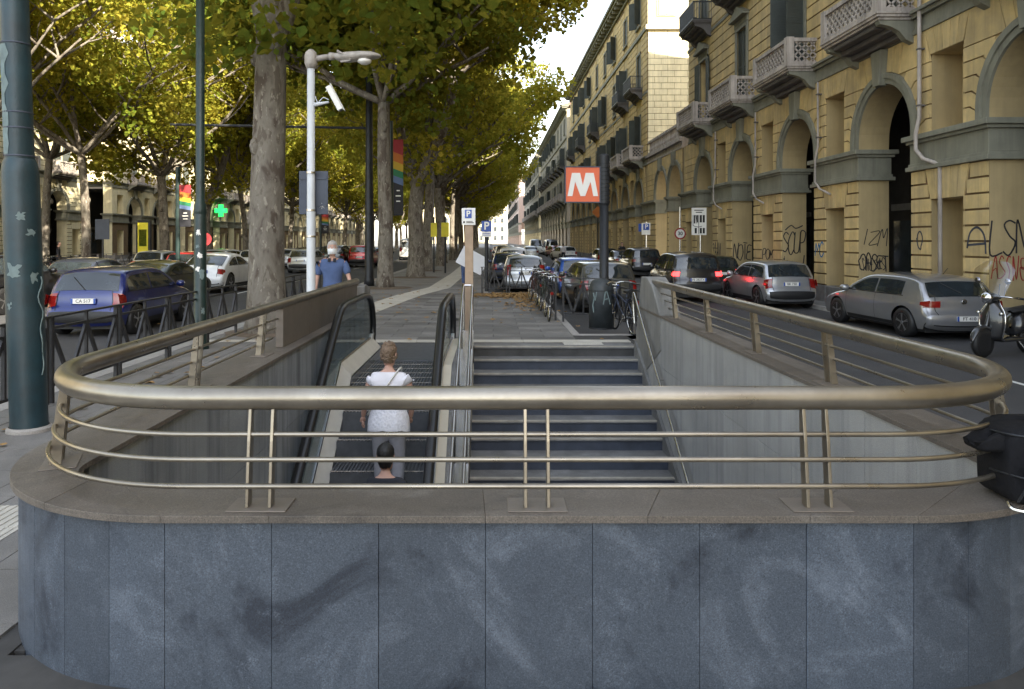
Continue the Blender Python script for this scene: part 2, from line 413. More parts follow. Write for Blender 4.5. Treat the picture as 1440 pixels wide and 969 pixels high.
# right carriageway sheet lies west of the arcade and runs under the narrower pavement
r = MB()
r.box(3.35, 9.8, -60, 420, -.28, RZ); r.box(9.8, 10.78, -60, 20.6, -.28, RZ)
r.box(1.75, 3.35, 14.6, 420, -.28, RZ); r.box(-.1, 1.75, 26.4, 420, -.28, RZ)
struct('right_road', r, M['asphalt'])
pv = thing('pavement', (0, 0, 0), None, None); tag(pv, kind='structure')
def flat(mb, poly, z, zb):
    n = len(poly)
    mb.add([(x, y, z) for x, y in poly] + [(x, y, zb) for x, y in poly], [tuple(range(n))] + [(i, (i + 1) % n, n + (i + 1) % n, n + i) for i in range(n)])
m = MB()
b0 = -.012
m.box(-5.3, XI0 - .1, -60, 14, -.3, b0); m.box(XI0 - .1, XI1 + .1, -60, YI0 - .1, -.3, b0); m.box(XI1 + .1, 3.2, -60, 14.6, -.3, b0)
m.box(-5.3, 1.6, YI1, 26.2, -.3, b0); m.box(1.6, 3.2, YI1 + .0, 14.6, -.3, b0); m.box(-5.3, -.25, 26.2, 420, -.3, b0)
m.build('paving_bed', M['joint'], pv, recalc=False)
# left far median and both arcade pavements
m = MB(); m.box(-24.3, -20.7, -60, 420, -.29, -.0); struct('left_median', m, M['pavefar'])
m = MB(); m.box(-46, -33.7, -60, 420, -.29, .0); struct('left_pavement', m, M['pavefar'])
m = MB(); m.box(9.98, 30, 20.8, 420, -.29, PZ); m.box(10.79, 30, -60, 20.8, -.29, PZ); rp = struct('right_pavement', m, M['pavefar'])
# kerbs
kb = thing('kerb', (0, 0, 0), None, None); tag(kb, kind='structure')
def kerb(x0, x1, y0, y1, z, mat=None):
    n = max(1, int(round(max(x1 - x0, y1 - y0) / 1.2)))
    for i in range(n):
        a = i / n; b = (i + 1) / n
        if y1 - y0 > x1 - x0: piece('kerb_stone', x0, x1, y0 + (y1 - y0) * a + .006, y0 + (y1 - y0) * b - .006, -.29, z, M['kerb'], kb)
        else: piece('kerb_stone', x0 + (x1 - x0) * a + .006, x0 + (x1 - x0) * b - .006, y0, y1, -.29, z, M['kerb'], kb)
kerb(-5.6, -5.3, 4, 60, .003); kerb(9.8, 9.98, 20.8, 50, PZ + .004); kerb(9.98, 10.79, 20.6, 20.8, PZ + .004)
kerb(3.2, 3.35, 3, 14.6, .003); kerb(1.6, 1.75, 14.75, 26.2, .003); kerb(1.6, 3.2, 14.6, 14.75, .003); kerb(-.25, 1.6, 26.2, 26.4, .003); kerb(-.25, -.1, 26.4, 60, .003)
# paving slabs of the median, rows across the walk
y = YI1 + .85; row = 0
nslab = 0
while y < 26.1:
    d = .42
    x = -5.3 + (row % 2) * .45
    xe = 1.6
    prev = -5.3
    cuts = [-5.3]
    while x < xe - .3:
        if x > -5.2: cuts.append(x)
        x += .98
    cuts.append(xe)
    for a, b in zip(cuts, cuts[1:]):
        h = rnd.uniform(-.003, .003)
        if nslab < 290:
            piece('paving_slab', a + .006, b - .006, y + .009, y + d - .006, -.05, h, M['pave'], pv); nslab += 1
    y += d; row += 1
far = MB(); yy = y
while yy < 60:
    d = .8
    far.box(-5.29, -.26 if yy > 26.1 else 1.59, yy + .012, yy + d, -.05, rnd.uniform(-.003, .002)); yy += d
far.box(-5.29, -.26, yy + .01, 420, -.05, 0)
tag(far.build('paving_slab', M['pave'], pv, recalc=False), kind='stuff')
# near pavement around the stairwell
sl = MB()
y = -3
while y < 14:
    for (xa, xb) in ((-5.3, XI0 - .22), (XI0 - .22, XI1 + .1), (XI1 + .1, 3.2)):
        if xa == XI0 - .22 and y > 2.7: continue
        x = xa + ((int(y * 10) % 3) * .2 if xb - xa > 2 else 0); pts = [xa]
        while x < xb - .25:
            if x > xa + .1: pts.append(x)
            x += .62
        pts.append(xb)
        for a, b in zip(pts, pts[1:]): sl.box(a + .004, b - .004, y + .004, min(y + .596, YI1 + .0 if xa > -5 and xb < 3 else 14), -.05, rnd.uniform(-.002, .002))
    y += .6
tag(sl.build('paving_slab', M['pave'], pv, recalc=False), kind='stuff')
cv = MB()
for (x, y_) in ((-1.0, 17.2), (-3.9, 12.6)): cv.box(x, x + .5, y_, y_ + .5, -.02, .006)
cv.build('access_cover', M['iron'], pv)
# threshold strip, drain channel and the pale band behind the stair head
m = MB(); m.box(-5.3, 2.55, YI1 + .52, YI1 + .84, -.05, .0035)
bd = m
for i in range(8): piece('threshold_slab', -5.28 + i * .98 + .004, -5.28 + (i + 1) * .98 - .004, YI1 + .55, YI1 + .845, -.05, .004, M['tact'], pv)
m = MB(); m.box(-2.0, 2.52, YI1 + .39, YI1 + .545, -.05, -.008); m.build('drain_channel', M['dark'], pv)
m = MB(); m.box(-2.0, -.45, YI1 + .005, YI1 + .385, -.05, .002); m.build('landing_plate', M['escstep'], pv)
m = MB(); m.box(-.42, 2.54, YI1 + .005, YI1 + .385, -.05, .002); m.build('stair_head_slab', M['stair'], pv)
# tactile guide path: stone by stone along a bent line
tp = thing('tactile_path', (0, 0, 0), None, None); tag(tp, kind='structure')
P = [(-4.4, 14.6), (-3.45, 18.3), (-2.75, 25.2), (-2.0, 29.2), (-1.78, 41.3), (-1.7, 75)]
cnt = 0
for (ax, ay), (bx, by) in zip(P, P[1:]):
    L = math.hypot(bx - ax, by - ay); n = int(L / .6); ux, uy = (bx - ax) / L, (by - ay) / L; nx, ny = uy, -ux
    for i in range(n):
        s0, s1 = i * L / n + .006, (i + 1) * L / n - .004
        q = MB(); hw = .42
        for k in (0, 1):
            w0, w1 = (-hw, -.004) if k == 0 else (.004, hw)
            pp = [(ax + ux * s + nx * ww, ay + uy * s + ny * ww) for s, ww in ((s0, w0), (s0, w1), (s1, w1), (s1, w0))]
            q = MB(); flat(q, pp, .0075, -.01); 
            if cnt < 200: q.build('tactile_slab', M['tact'], tp, recalc=False); cnt += 1
q = MB()
for i in range(4):
    for j in range(2):
        q = MB(); a, b = 1.30 + i * .175, YI1 + .16 + j * .18
        q.box(a + .003, a + .172, b + .003, b + .177, -.02, .009)
        for k in range(4):
            for l in range(4): q.lathe([(.014, .009), (.009, .0135), (0, .0135)], (a + .022 + k * .043, b + .022 + l * .044, 0), 6)
        q.build('tactile_slab', M['tact'], tp)
# white ribbed tactile strip left of the parapet wall
for i in range(9):
    q = MB(); y0 = 1.6 + i * .4; q.box(-3.62, -3.02, y0 + .004, y0 + .396, -.02, .004)
    for k in range(10): q.box(-3.60 + k * .058, -3.575 + k * .058, y0 + .01, y0 + .39, .003, .009)
    q.build('tactile_slab', M['tact'], tp)
rm = MB()
for i in range(14): rm.box(3.9, 4.02, 2 + i * 9, 6 + i * 9, RZ - .01, RZ + .004)
for i in range(30): rm.box(-9.6, -9.48, 4 + i * 8, 8 + i * 8, LZ - .01, LZ + .004)
rm.box(-5.95, -5.83, -20, 200, LZ - .01, LZ + .004); rm.box(-19.9, -19.78, -20, 200, LZ - .01, LZ + .004)
rm.box(7.6, 7.68, 4, 18.6, RZ - .01, RZ + .004)
struct('road_markings', rm, M['white_paint'])

# ------------------------------------------------------------------ stairwell walls
def upath(xl, xr, yf, Rr, yl, yr, ns=10, na=16, nf=14):
    """matched samples of a U: left leg, corner, front, corner, right leg -> list of (x, y)"""
    P = []
    cl, cr, cy = xl + Rr, xr - Rr, yf + Rr
    for i in range(ns): P.append((xl, yl + (cy - yl) * i / ns))
    for i in range(na): a = pi + pi / 2 * i / na; P.append((cl + Rr * cos(a), cy + Rr * sin(a)))
    for i in range(nf): P.append((cl + (cr - cl) * i / nf, yf))
    for i in range(na): a = 1.5 * pi + pi / 2 * i / na; P.append((cr + Rr * cos(a), cy + Rr * sin(a)))
    for i in range(ns + 1): P.append((xr, cy + (yr - cy) * i / ns))
    return P
def resample(P, ts):
    """points at cumulative lengths ts"""
    c = [0]
    for a, b in zip(P, P[1:]): c.append(c[-1] + math.hypot(b[0] - a[0], b[1] - a[1]))
    out = []
    j = 0
    for t in ts:
        t = min(max(t, 0), c[-1])
        while j < len(c) - 2 and c[j + 1] < t: j += 1
        while j > 0 and c[j] > t: j -= 1
        k = (t - c[j]) / max(1e-9, c[j + 1] - c[j])
        out.append((P[j][0] + (P[j + 1][0] - P[j][0]) * k, P[j][1] + (P[j + 1][1] - P[j][1]) * k))
    return out, c[-1]
def offset(P, d):
    out = []
    for i, p in enumerate(P):
        a = P[max(i - 1, 0)]; b = P[min(i + 1, len(P) - 1)]
        t = Vector((b[0] - a[0], b[1] - a[1])).normalized(); out.append((p[0] + t.y * d, p[1] - t.x * d))
    return out     # positive d: outwards (to the right of travel, i.e. away from the well)
PW = thing('parapet_wall', (0, 3.1, 0), 'low blue-grey granite parapet wall with rounded corners around the stairwell', 'wall')
YE = 12.75
OUT = upath(-2.45, 2.85, 3.09, 1.1, YE, YE, ns=10, na=24, nf=14)
INN = upath(XI0, XI1, YI0, .35, YE, YE, ns=10, na=24, nf=14)
CT = .69
def strip_solid(mb, A, B, z0, z1):
    n = len(A)
    vs = [(x, y, z0) for x, y in A] + [(x, y, z0) for x, y in B] + [(x, y, z1) for x, y in A] + [(x, y, z1) for x, y in B]
    fs = []
    for i in range(n - 1):
        fs += [(i, i + 1, n + i + 1, n + i), (2 * n + i, 3 * n + i, 3 * n + i + 1, 2 * n + i + 1), (i, 2 * n + i, 2 * n + i + 1, i + 1), (n + i, n + i + 1, 3 * n + i + 1, 3 * n + i)]
    fs += [(0, n, 3 * n, 2 * n), (n - 1, 3 * n - 1, 4 * n - 1, 2 * n - 1)]
    mb.add(vs, fs)
# core
m = MB(); strip_solid(m, offset(OUT, -.035), offset(INN, .03), -.29, CT - .005); m.build('wall_core', M['joint'], PW)
# granite facing panels
_, LT = resample(OUT, [0])
leg = YE - 4.19; arc = 1.1 * pi / 2; frontL = 2.85 - 1.1 + 2.45 - 1.1
cuts = [leg * i / 14 for i in range(14)] + [leg + arc * i / 7 for i in range(7)]
cuts += [leg + arc + frontL * i / 7 for i in range(7)] + [leg + arc + frontL + arc * i / 7 for i in range(7)]
cuts += [leg + 2 * arc + frontL + leg * i / 14 for i in range(15)]
for a, b in zip(cuts, cuts[1:]):
    ts = [a + .0008 + (b - a - .0016) * k / 4 for k in range(5)]
    A, _ = resample(OUT, ts)
    j = rnd.uniform(-.0015, .0015)
    q = MB(); strip_solid(q, offset(A, j), offset(A, -.033), -.28, CT)
    q.build('granite_panel', M['granite'], PW, bevel=.002)
# cap slabs
OC = upath(-2.485, 2.885, 3.055, 1.135, YE, YE, ns=10, na=24, nf=14)
IC = upath(XI0 + .02, XI1 - .02, YI0 + .02, .33, YE, YE, ns=10, na=24, nf=14)
idx = [0, 3, 6, 10, 18, 26, 34, 36, 40, 43, 46, 48, 54, 62, 70, 76, 80, 84, 88]
idx = [i for i in idx if i < len(OC)] + [len(OC) - 1]
idx = sorted(set(idx))
for a, b in zip(idx, idx[1:]):
    A = OC[a:b + 1]; B = IC[a:b + 1]
    # shrink the ends by a hair for the joint
    def hair(Q):
        Q = list(Q); e = .0006
        d = Vector((Q[1][0] - Q[0][0], Q[1][1] - Q[0][1])).normalized() * e; Q[0] = (Q[0][0] + d.x, Q[0][1] + d.y)
        d = Vector((Q[-2][0] - Q[-1][0], Q[-2][1] - Q[-1][1])).normalized() * e; Q[-1] = (Q[-1][0] + d.x, Q[-1][1] + d.y); return Q
    q = MB(); strip_solid(q, hair(A), hair(B), CT + .001, CT + .032 + rnd.uniform(-.0007, .0007))
    q.build('cap_slab', M['cap'], PW, bevel=.002)
ZC = CT + .033
# inner faces of the well, panel by panel, down to the hall
def innerwall(side):
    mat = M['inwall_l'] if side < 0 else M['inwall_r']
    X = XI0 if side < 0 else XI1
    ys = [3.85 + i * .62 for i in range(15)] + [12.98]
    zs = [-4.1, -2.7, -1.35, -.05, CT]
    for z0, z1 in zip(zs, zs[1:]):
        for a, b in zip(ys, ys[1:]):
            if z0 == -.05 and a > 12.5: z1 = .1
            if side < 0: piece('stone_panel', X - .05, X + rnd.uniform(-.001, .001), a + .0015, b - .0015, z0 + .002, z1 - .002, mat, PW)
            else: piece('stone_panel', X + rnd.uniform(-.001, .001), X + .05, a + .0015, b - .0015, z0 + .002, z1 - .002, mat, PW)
innerwall(-1); innerwall(1)
m = MB()
A = [p for p in INN if p[1] < 3.86]
strip_solid(m, offset(A, .03), A, -4.1, CT - .01); m.build('front_inner_wall', M['inwall_r'], PW, smooth=False)
m = MB(); m.box(XI0 - .12, XI0 - .052, 3.4, 13.2, -4.2, -.02); m.box(XI1 + .052, XI1 + .12, 3.4, 13.2, -4.2, -.02); m.box(XI0 - .1, XI1 + .1, 3.3, 13.2, -4.3, -4.1)
m.build('well_backing', M['joint'], PW)
# end blocks of the parapet
def endblock(x0, x1, prof, name='end_block', mat='sidepanel', bev=.02):
    q = MB(); q.prism(prof, x0, x1, lambda a, b, d: (d, a, b)); return q.build(name, M[mat], PW, bevel=bev)
endblock(XI1 - .012, 2.86, [(13.05, -.28), (13.05, .25), (12.6, 1.24), (12.15, 1.25), (11.75, 1.12), (11.25, .745), (11.15, ZC - .004), (11.15, .2), (12.2, -.28)], mat='endblock')
endblock(-2.46, XI0 + .012, [(13.05, -.28), (13.05, .3), (12.75, 1.05), (12.4, 1.12), (12.2, 1.1), (12.2, ZC - .004), (12.2, -.28)], mat='endblock')

# ------------------------------------------------------------------ railing
RL = thing('metal_railing', (0, 3.2, ZC), 'curved bronze steel railing with thick tubular handrail on the granite parapet', 'railing')
RZr = 1.175
def rpath(o, yl=12.35, yr=12.1): return upath(-2.22 - o, 2.63 + o, 3.20 - o, .95 + o, yl, yr, ns=8, na=20, nf=8)
hp = rpath(0)
m = MB(); m.tube([(x, y, RZr) for x, y in hp], .0505, 24); m.build('handrail', M['bronze'], RL, smooth=True)
# rod tiers: lower ones stand slightly further out, interrupted by the stone panel on the left leg
for k, (z, o) in enumerate(((1.025, .025), (.925, .05), (.82, .075))):
    p = rpath(o)
    pts = [(x, y, z) for x, y in p]
    pts[0] = (pts[0][0], 7.85, z)
    pts = [pts[0]] + [q for q in pts[1:] if not (q[0] < -2.1 and q[1] > 7.8)]
    q = MB(); q.tube(pts, .0115, 8); q.build('rail_rod', M['bronze'], RL, smooth=True)
def post(x, y, ang):
    """ang: outward direction; pair of flat blades leaning in towards the well, on one base plate"""
    ox, oy = cos(ang), sin(ang); tx, ty = -oy, ox
    for s in (-1, 1):
        cx, cy = x + tx * s * .048, y + ty * s * .048
        q = MB()
        prof = [(.075, ZC + .006), (.02, ZC + .006), (-.005, 1.0), (-.012, RZr - .03), (.022, RZr - .03), (.045, 1.0)]
        q.prism(prof, -.007, .007, lambda a, b, d: (cx + ox * a + tx * d, cy + oy * a + ty * d, b))
        q.build('post', M['bronze'], RL, bevel=.002)
    q = MB(); q.box(-.055, .11, -.125, .125, ZC, ZC + .006, fn=lambda a, b, z: (x + ox * a + tx * b, y + oy * a + ty * b, z)); q.build('base_plate', M['sidepanel'], RL, bevel=.002)
for x in (-.975, .195, 1.38): post(x, 3.20, -pi / 2)
for y in (5.7, 7.33): post(-2.22, y, pi)
for y in (5.87, 7.5, 9.15, 10.8): post(2.63, y, 0)
post(-1.27 + .95 * cos(R(202)), 4.15 + .95 * sin(R(202)), R(202)); post(1.68 + .95 * cos(R(-20)), 4.15 + .95 * sin(R(-20)), R(-20))
# solid stone infill under the left rail
ys = [7.86, 9.0, 10.1, 11.2, 12.33]
for a, b in zip(ys, ys[1:]):
    q = MB(); q.box(-2.265, -2.185, a + .004, b - .004, ZC + .001, RZr - .03); q.build('infill_panel', M['sidepanel'], RL, bevel=.004)

# ------------------------------------------------------------------ staircase
ST = thing('staircase', (1.15, 13.04, -.2), 'dark stone steps with pale worn edges descending beside the escalator', 'stairs')
SX0, SX1 = -.29, XI1 - .002
h, tr = .173, .36
for n in range(23):
    z = -(n + 1) * h; y1 = YI1 - n * tr; y0 = y1 - tr
    # tread slab (light) with a small overhang, dark riser below the one above
    q = MB(); q.box(SX0, SX1, y0 - .02, y1 + .02, z - .035, z); st = q.build('step', M['stair'], ST, bevel=.006)
    q = MB(); q.box(SX0, SX1, y0 + .002, y1 + .02, z - h, z - .036); q.build('riser', M['riser'], st)
    q = MB(); q.box(SX0 + .01, SX1 - .01, y0 - .0215, y0 + .045, z - .016, z + .0015); q.build('nosing', M['nosing'], st)
q = MB(); q.box(SX0, SX1, YI1 - .02, YI1 + .02, -.035, .0); st = q.build('step', M['stair'], ST)
q = MB(); q.box(SX0, SX1, YI1 + .002, YI1 + .03, -h, -.036); q.build('riser', M['riser'], st)
q = MB(); q.box(SX0 + .01, SX1 - .01, YI1 - .0215, YI1 + .05, -.016, .0035); q.build('nosing', M['nosing'], st)
# stringer along the right wall
q = MB(); sp = [(YI1, .02), (YI1, -.2), (4.9, -.2 - (YI1 - 4.9) * h / tr), (4.9, .0 - (YI1 - 4.9) * h / tr + .1), (YI1 - .1, .1)]
q.prism(sp, XI1 - .05, XI1 - .003, lambda a, b, d: (d, a, b)); q.build('stringer', M['stair'], ST)
# wall handrail
HR = thing('wall_handrail', (XI1, 12.9, 0), 'thin stainless handrail running down the right stair wall', 'handrail')
pts = [(XI1 - .05, 12.95, .35), (XI1 - .07, 13.0, .8), (XI1 - .08, 12.93, .93), (XI1 - .09, 12.8, .93)]
pts = catmull(pts, 5) + [Vector((XI1 - .09, 12.8 - i * .8, .93 - (i * .8) * .60)) for i in range(1, 10)]
q = MB(); q.tube(pts, .021, 10); q.build('rail_tube', M['steel'], HR, smooth=True)
for i in range(1, 9):
    y_ = 12.8 - i * .9; z_ = .93 - (i * .9) * .6
    q = MB(); q.tube([(XI1 - .0, y_, z_ - .06), (XI1 - .09, y_, z_ - .06), (XI1 - .09, y_, z_)], .008, 6); q.build('bracket', M['steel'], HR)

# ------------------------------------------------------------------ escalator
ES = thing('escalator', (-1.25, 12.6, 0), 'escalator with glass sides and black handrails on the left of the stairwell', 'escalator')
Y0E = 9.55; SL = .70
def hz(y): return 0 if y > Y0E else -(Y0E - y) * SL
EX0, EX1 = -1.78, -.74
sd_ = .36; n = 0
y1 = 11.5
while y1 > 4.3:
    y0 = y1 - sd_
    z = hz((y0 + y1) / 2 + .1)
    q = MB(); q.box(EX0, EX1, y0, y1, z - .34, z - .02)
    for k in range(26): q.box(EX0 + .01 + k * .04, EX0 + .03 + k * .04, y0 + .004, y1 - .004, z - .021, z)
    s_ = q.build('step', M['escstep'], ES)
    q = MB(); q.box(EX0, EX1, y0 - .002, y0 + .02, z - .004, z + .002); q.build('step_edge', M['lampgrey'], s_)
    y1 = y0
q = MB(); q.box(EX0, EX1, 11.5, 13.04, -.1, .001); q.box(EX0, EX1, 11.44, 11.5, -.02, .014); q.build('comb_plate', M['escstep'], ES)
YB = 4.2
def escside(xc, sgn, lab):
    """xc handrail x; sgn -1: left balustrade (inner side towards +x)"""
    inn = -sgn
    path = [(YB + i * (Y0E - YB) / 10, hz(YB + i * (Y0E - YB) / 10) + .96) for i in range(10)] + [(9.5, .90), (9.75, .985), (10.2, 1.0), (11.3, 1.0), (11.75, .97), (12.05, .83), (12.2, .6), (12.22, .35), (12.1, .16), (11.9, .1)]
    sm = catmull([(xc, a, b) for a, b in path], 4)
    q = MB(); q.tube(sm, .055, 12, flat=.8); q.build('handrail', M['handrail'], ES, smooth=True)
    q = MB()
    top = [p for p in sm]
    N_ = len(top)
    low = []
    for p in top:
        low.append((xc, min(p.y, 12.05), min(hz(p.y) + .25, p.z - .02)))
    q.grid([[(xc - .006, min(p.y, 12.16), p.z - .03) for p in top], [(xc - .006, l[1], l[2]) for l in low]])
    q.grid([[(xc + .006, min(p.y, 12.16), p.z - .03) for p in top], [(xc + .006, l[1], l[2]) for l in low]])
    q.build('glass_panel', M['glass'], ES, recalc=False)
    # inner decking and skirt
    ysd = [YB, Y0E - .4, Y0E, Y0E + .4, 12.1]
    def dz(y): return hz(y)
    prof = [(y, dz(y) + .27) for y in ysd] + [(12.3, .12), (12.3, -.1)] + [(y, dz(y) - .3) for y in reversed(ysd)]
    xi = (EX0 if sgn < 0 else EX1)
    a, b = sorted((xi + inn * .0, xc + inn * .012))
    # sloped inner deck
    def deck(x_top, z_top, x_bot, z_bot, name, mat, th=.02):
        rows = [[(x_top, y, dz(y) + z_top) for y in ysd], [(x_bot, y, dz(y) + z_bot) for y in ysd], [(x_bot, y, dz(y) + z_bot - th) for y in ysd], [(x_top, y, dz(y) + z_top - th) for y in ysd]]
        q = MB(); q.grid([rows[0], rows[1], rows[2], rows[3], rows[0]]); return q.build(name, mat, ES)
    deck(xc + inn * .012, .28, xi, .12, 'inner_deck', M['escdeck'])
    q = MB(); rows = [[(xi, y, dz(y) + .115) for y in ysd], [(xi, y, dz(y) - .45) for y in ysd], [(xi - inn * .01, y, dz(y) - .45) for y in ysd], [(xi - inn * .01, y, dz(y) + .115) for y in ysd]]
    q.grid(rows + [rows[0]]); q.build('skirt', M['steel'], ES)
    # outer deck
    xo = XI0 + .005 if sgn < 0 else -.50
    deck(xc - inn * .012, .26, xo, .26, 'outer_deck', M['beigedeck'] if sgn > 0 else M['lampgrey'])
    q = MB(); rows = [[(xo - inn * .0, y, dz(y) + .255) for y in ysd], [(xo, y, dz(y) - .5) for y in ysd], [(xo + inn * .01, y, dz(y) - .5) for y in ysd], [(xo + inn * .01, y, dz(y) + .255) for y in ysd]]
    q.grid(rows + [rows[0]]); q.build('side_cladding', M['steel'], ES)
    # rail base profile beneath the glass
    q = MB(); q.tube([(xc, y, dz(y) + .285) for y in ysd], .022, 6); q.build('glass_clamp', M['steel'], ES)
    q = MB(); q.lathe([(.20, -.03), (.20, .03)], (xc, 12.12, .14), 14, 'x'); q.build('newel_cap', M['escdeck'], ES)
escside(-1.93, -1, 'l'); escside(-.62, 1, 'r')
# divider between escalator and stairs
DV = thing('divider_wall', (-.4, 12.9, 0), 'narrow steel-clad divider with looped tube rail between escalator and stairs', 'divider')
q = MB(); k_ = h / tr
prof = [(13.04, -.2), (13.04, .22), (12.7, .3), (4.5, .3 - (12.7 - 4.5) * k_), (4.5, -.6 - (12.7 - 4.5) * k_)]
q.prism(prof, -.49, -.30, lambda a, b, d: (d, a, b)); q.build('cladding', M['lampgrey'], DV, bevel=.01)
q = MB(); q.prism([(a, b + .02) for a, b in [(12.7, .29), (4.5, .29 - 8.2 * k_), (4.5, .30 - 8.2 * k_), (12.7, .3)]], -.50, -.29, lambda a, b, d: (d, a, b)); q.build('coping', M['steel'], DV)
for xx in (-.47, -.315):
    pts = [(xx, 12.95, .2), (xx, 12.98, .95), (xx, 12.9, 1.08), (xx, 12.7, 1.04)]
    pts = catmull(pts, 5) + [Vector((xx, 12.7 - i * .9, 1.04 - i * .9 * k_)) for i in range(1, 10)]
    q = MB(); q.tube(pts, .021, 10); q.build('rail_tube', M['steel'], DV, smooth=True)
q = MB(); q.tube([(-.47, 12.93, 1.07), (-.315, 12.93, 1.07)], .021, 8); q.build('cross_tube', M['steel'], DV)
for i in range(7):
    y_ = 12.2 - i * 1.2; z_ = 1.04 - (12.7 - y_) * k_
    q = MB(); q.tube([(-.315, y_, z_), (-.315, y_, z_ - .8)], .014, 6); q.tube([(-.47, y_, z_), (-.47, y_, z_ - .8)], .014, 6); q.build('stanchion', M['steel'], DV)
#@@BUILDINGS
# ------------------------------------------------------------------ buildings
WINPROTO = {}
def facade_map(Xf, side):
    """u along the street, z up, n out towards the street"""
    if side > 0: return lambda u, n, z: (Xf - n, u, z)
    return lambda u, n, z: (Xf + n, u, z)
class FB:
    """collects boxes in facade coordinates for one material"""
    def __init__(s, fm): s.m = MB(); s.fm = fm
    def b(s, u0, u1, z0, z1, n0, n1): s.m.box(u0, u1, n0, n1, z0, z1, fn=s.fm); return s
    def p(s, poly, n0, n1): s.m.prism(poly, n0, n1, lambda a, b, d: s.fm(a, d, b)); return s
def fpiece(name, fm, u0, u1, z0, z1, n0, n1, mat, parent):
    a = fm(u0, n0, z0); b = fm(u1, n1, z1)
    return piece(name, min(a[0], b[0]), max(a[0], b[0]), min(a[1], b[1]), max(a[1], b[1]), min(a[2], b[2]), max(a[2], b[2]), mat, parent)
def window(fm, side, parent, u, z0, z1, hw, nback, shut, smat, detail, frame='trim', hood=False):
    key = (side, round(z1 - z0, 2), round(hw, 2), shut, smat, detail, frame, hood, nback)
    o = fm(u, 0, z0)
    if key not in WINPROTO:
        H = z1 - z0
        if side > 0: lm = lambda a, n, z: (-n, a, z)
        else: lm = lambda a, n, z: (n, a, z)
        q = FB(lm)
        # architrave and inner sash frame
        for s in (-1, 1):
            a, b = sorted((s * hw, s * (hw + .16))); q.b(a, b, -.02, H + .16, .04, .10)
            a, b = sorted((s * (hw - .001), s * (hw - .07))); q.b(a, b, 0, H, nback, nback + .07)
        q.b(-hw - .16, hw + .16, H, H + .17, .041, .102); q.b(-hw - .22, hw + .22, -.14, 0, .03, .16)
        q.b(-.04, .04, .0, H, nback, nback + .08); q.b(-hw, hw, H - .07, H, nback, nback + .071); q.b(-hw, hw, H * .68, H * .68 + .06, nback, nback + .069)
        if hood:
            q.b(-hw - .30, hw + .30, H + .42, H + .52, .03, .34); q.b(-hw - .2, hw + .2, H + .17, H + .42, .03, .12)
            q.p([(-hw - .34, H + .52), (hw + .34, H + .52), (0, H + .95)], .03, .30)
        w_ = q.m.build('window', M[frame], None, world=False)
        g_ = FB(lm); g_.b(-hw, hw, 0, H, nback - .03, nback + .005); p_ = g_.m.build('pane', M['wglass'], w_, world=False)
        if shut != 'none':
            for s in (-1, 1):
                k = FB(lm)
                if shut == 'closed':
                    a, b = sorted((s * .012, s * (hw - .01))); ang = None
                    fr = lambda u0, u1, za, zb, n0, n1: k.b(u0, u1, za, zb, n0, n1)
                    k.b(a, b, .02, H - .02, -.06, -.03)
                    for (c0, c1) in ((a, a + .07), (b - .07, b)): k.b(c0, c1, .02, H - .02, -.061, -.0)
                    for zz in (.02, H * .5, H - .1): k.b(a, b, zz, zz + .08, -.061, -.001)
                    if detail:
                        ns = int(H / .10)
                        for i in range(ns): z_ = .1 + i * (H - .2) / ns; k.b(a + .07, b - .07, z_, z_ + .045, -.04, -.012)
                else:
                    ang = {'flat': R(176), 'open': R(100), 'half': R(130)}[shut]
                    L = hw - .02; ux, un = -s * cos(ang) * -1, sin(ang)
                    # leaf swings about the jamb, direction (du, dn)
                    du, dn = -s * cos(ang), sin(ang)
                    base = (s * (hw + .01), .11)
                    def lf(t, d, z): return lm(base[0] + du * t - dn * d * s * 0 + (dn * d), base[1] + dn * t - du * d, z)
                    k.m.box(0, L, -.008, .008, .02, H - .02, fn=lf)
                    for (c0, c1) in ((0, .07), (L - .07, L)): k.m.box(c0, c1, -.024, .024, .02, H - .02, fn=lf)
                    for zz in (.02, H * .5, H - .1): k.m.box(0, L, -.023, .023, zz, zz + .08, fn=lf)
                    if detail:
                        ns = int(H / .10)
                        for i in range(ns): z_ = .1 + i * (H - .2) / ns; k.m.box(.07, L - .07, -.019, .019, z_, z_ + .04, fn=lf)
                k.m.build('shutter', M[smat], w_, world=False)
        w_.location = Vector(o) - origin(parent); w_.parent = parent
        WINPROTO[key] = w_
        return w_
    c = copy_tree(WINPROTO[key], parent); c.location = Vector(o) - origin(parent); return c
BALPROTO = {}
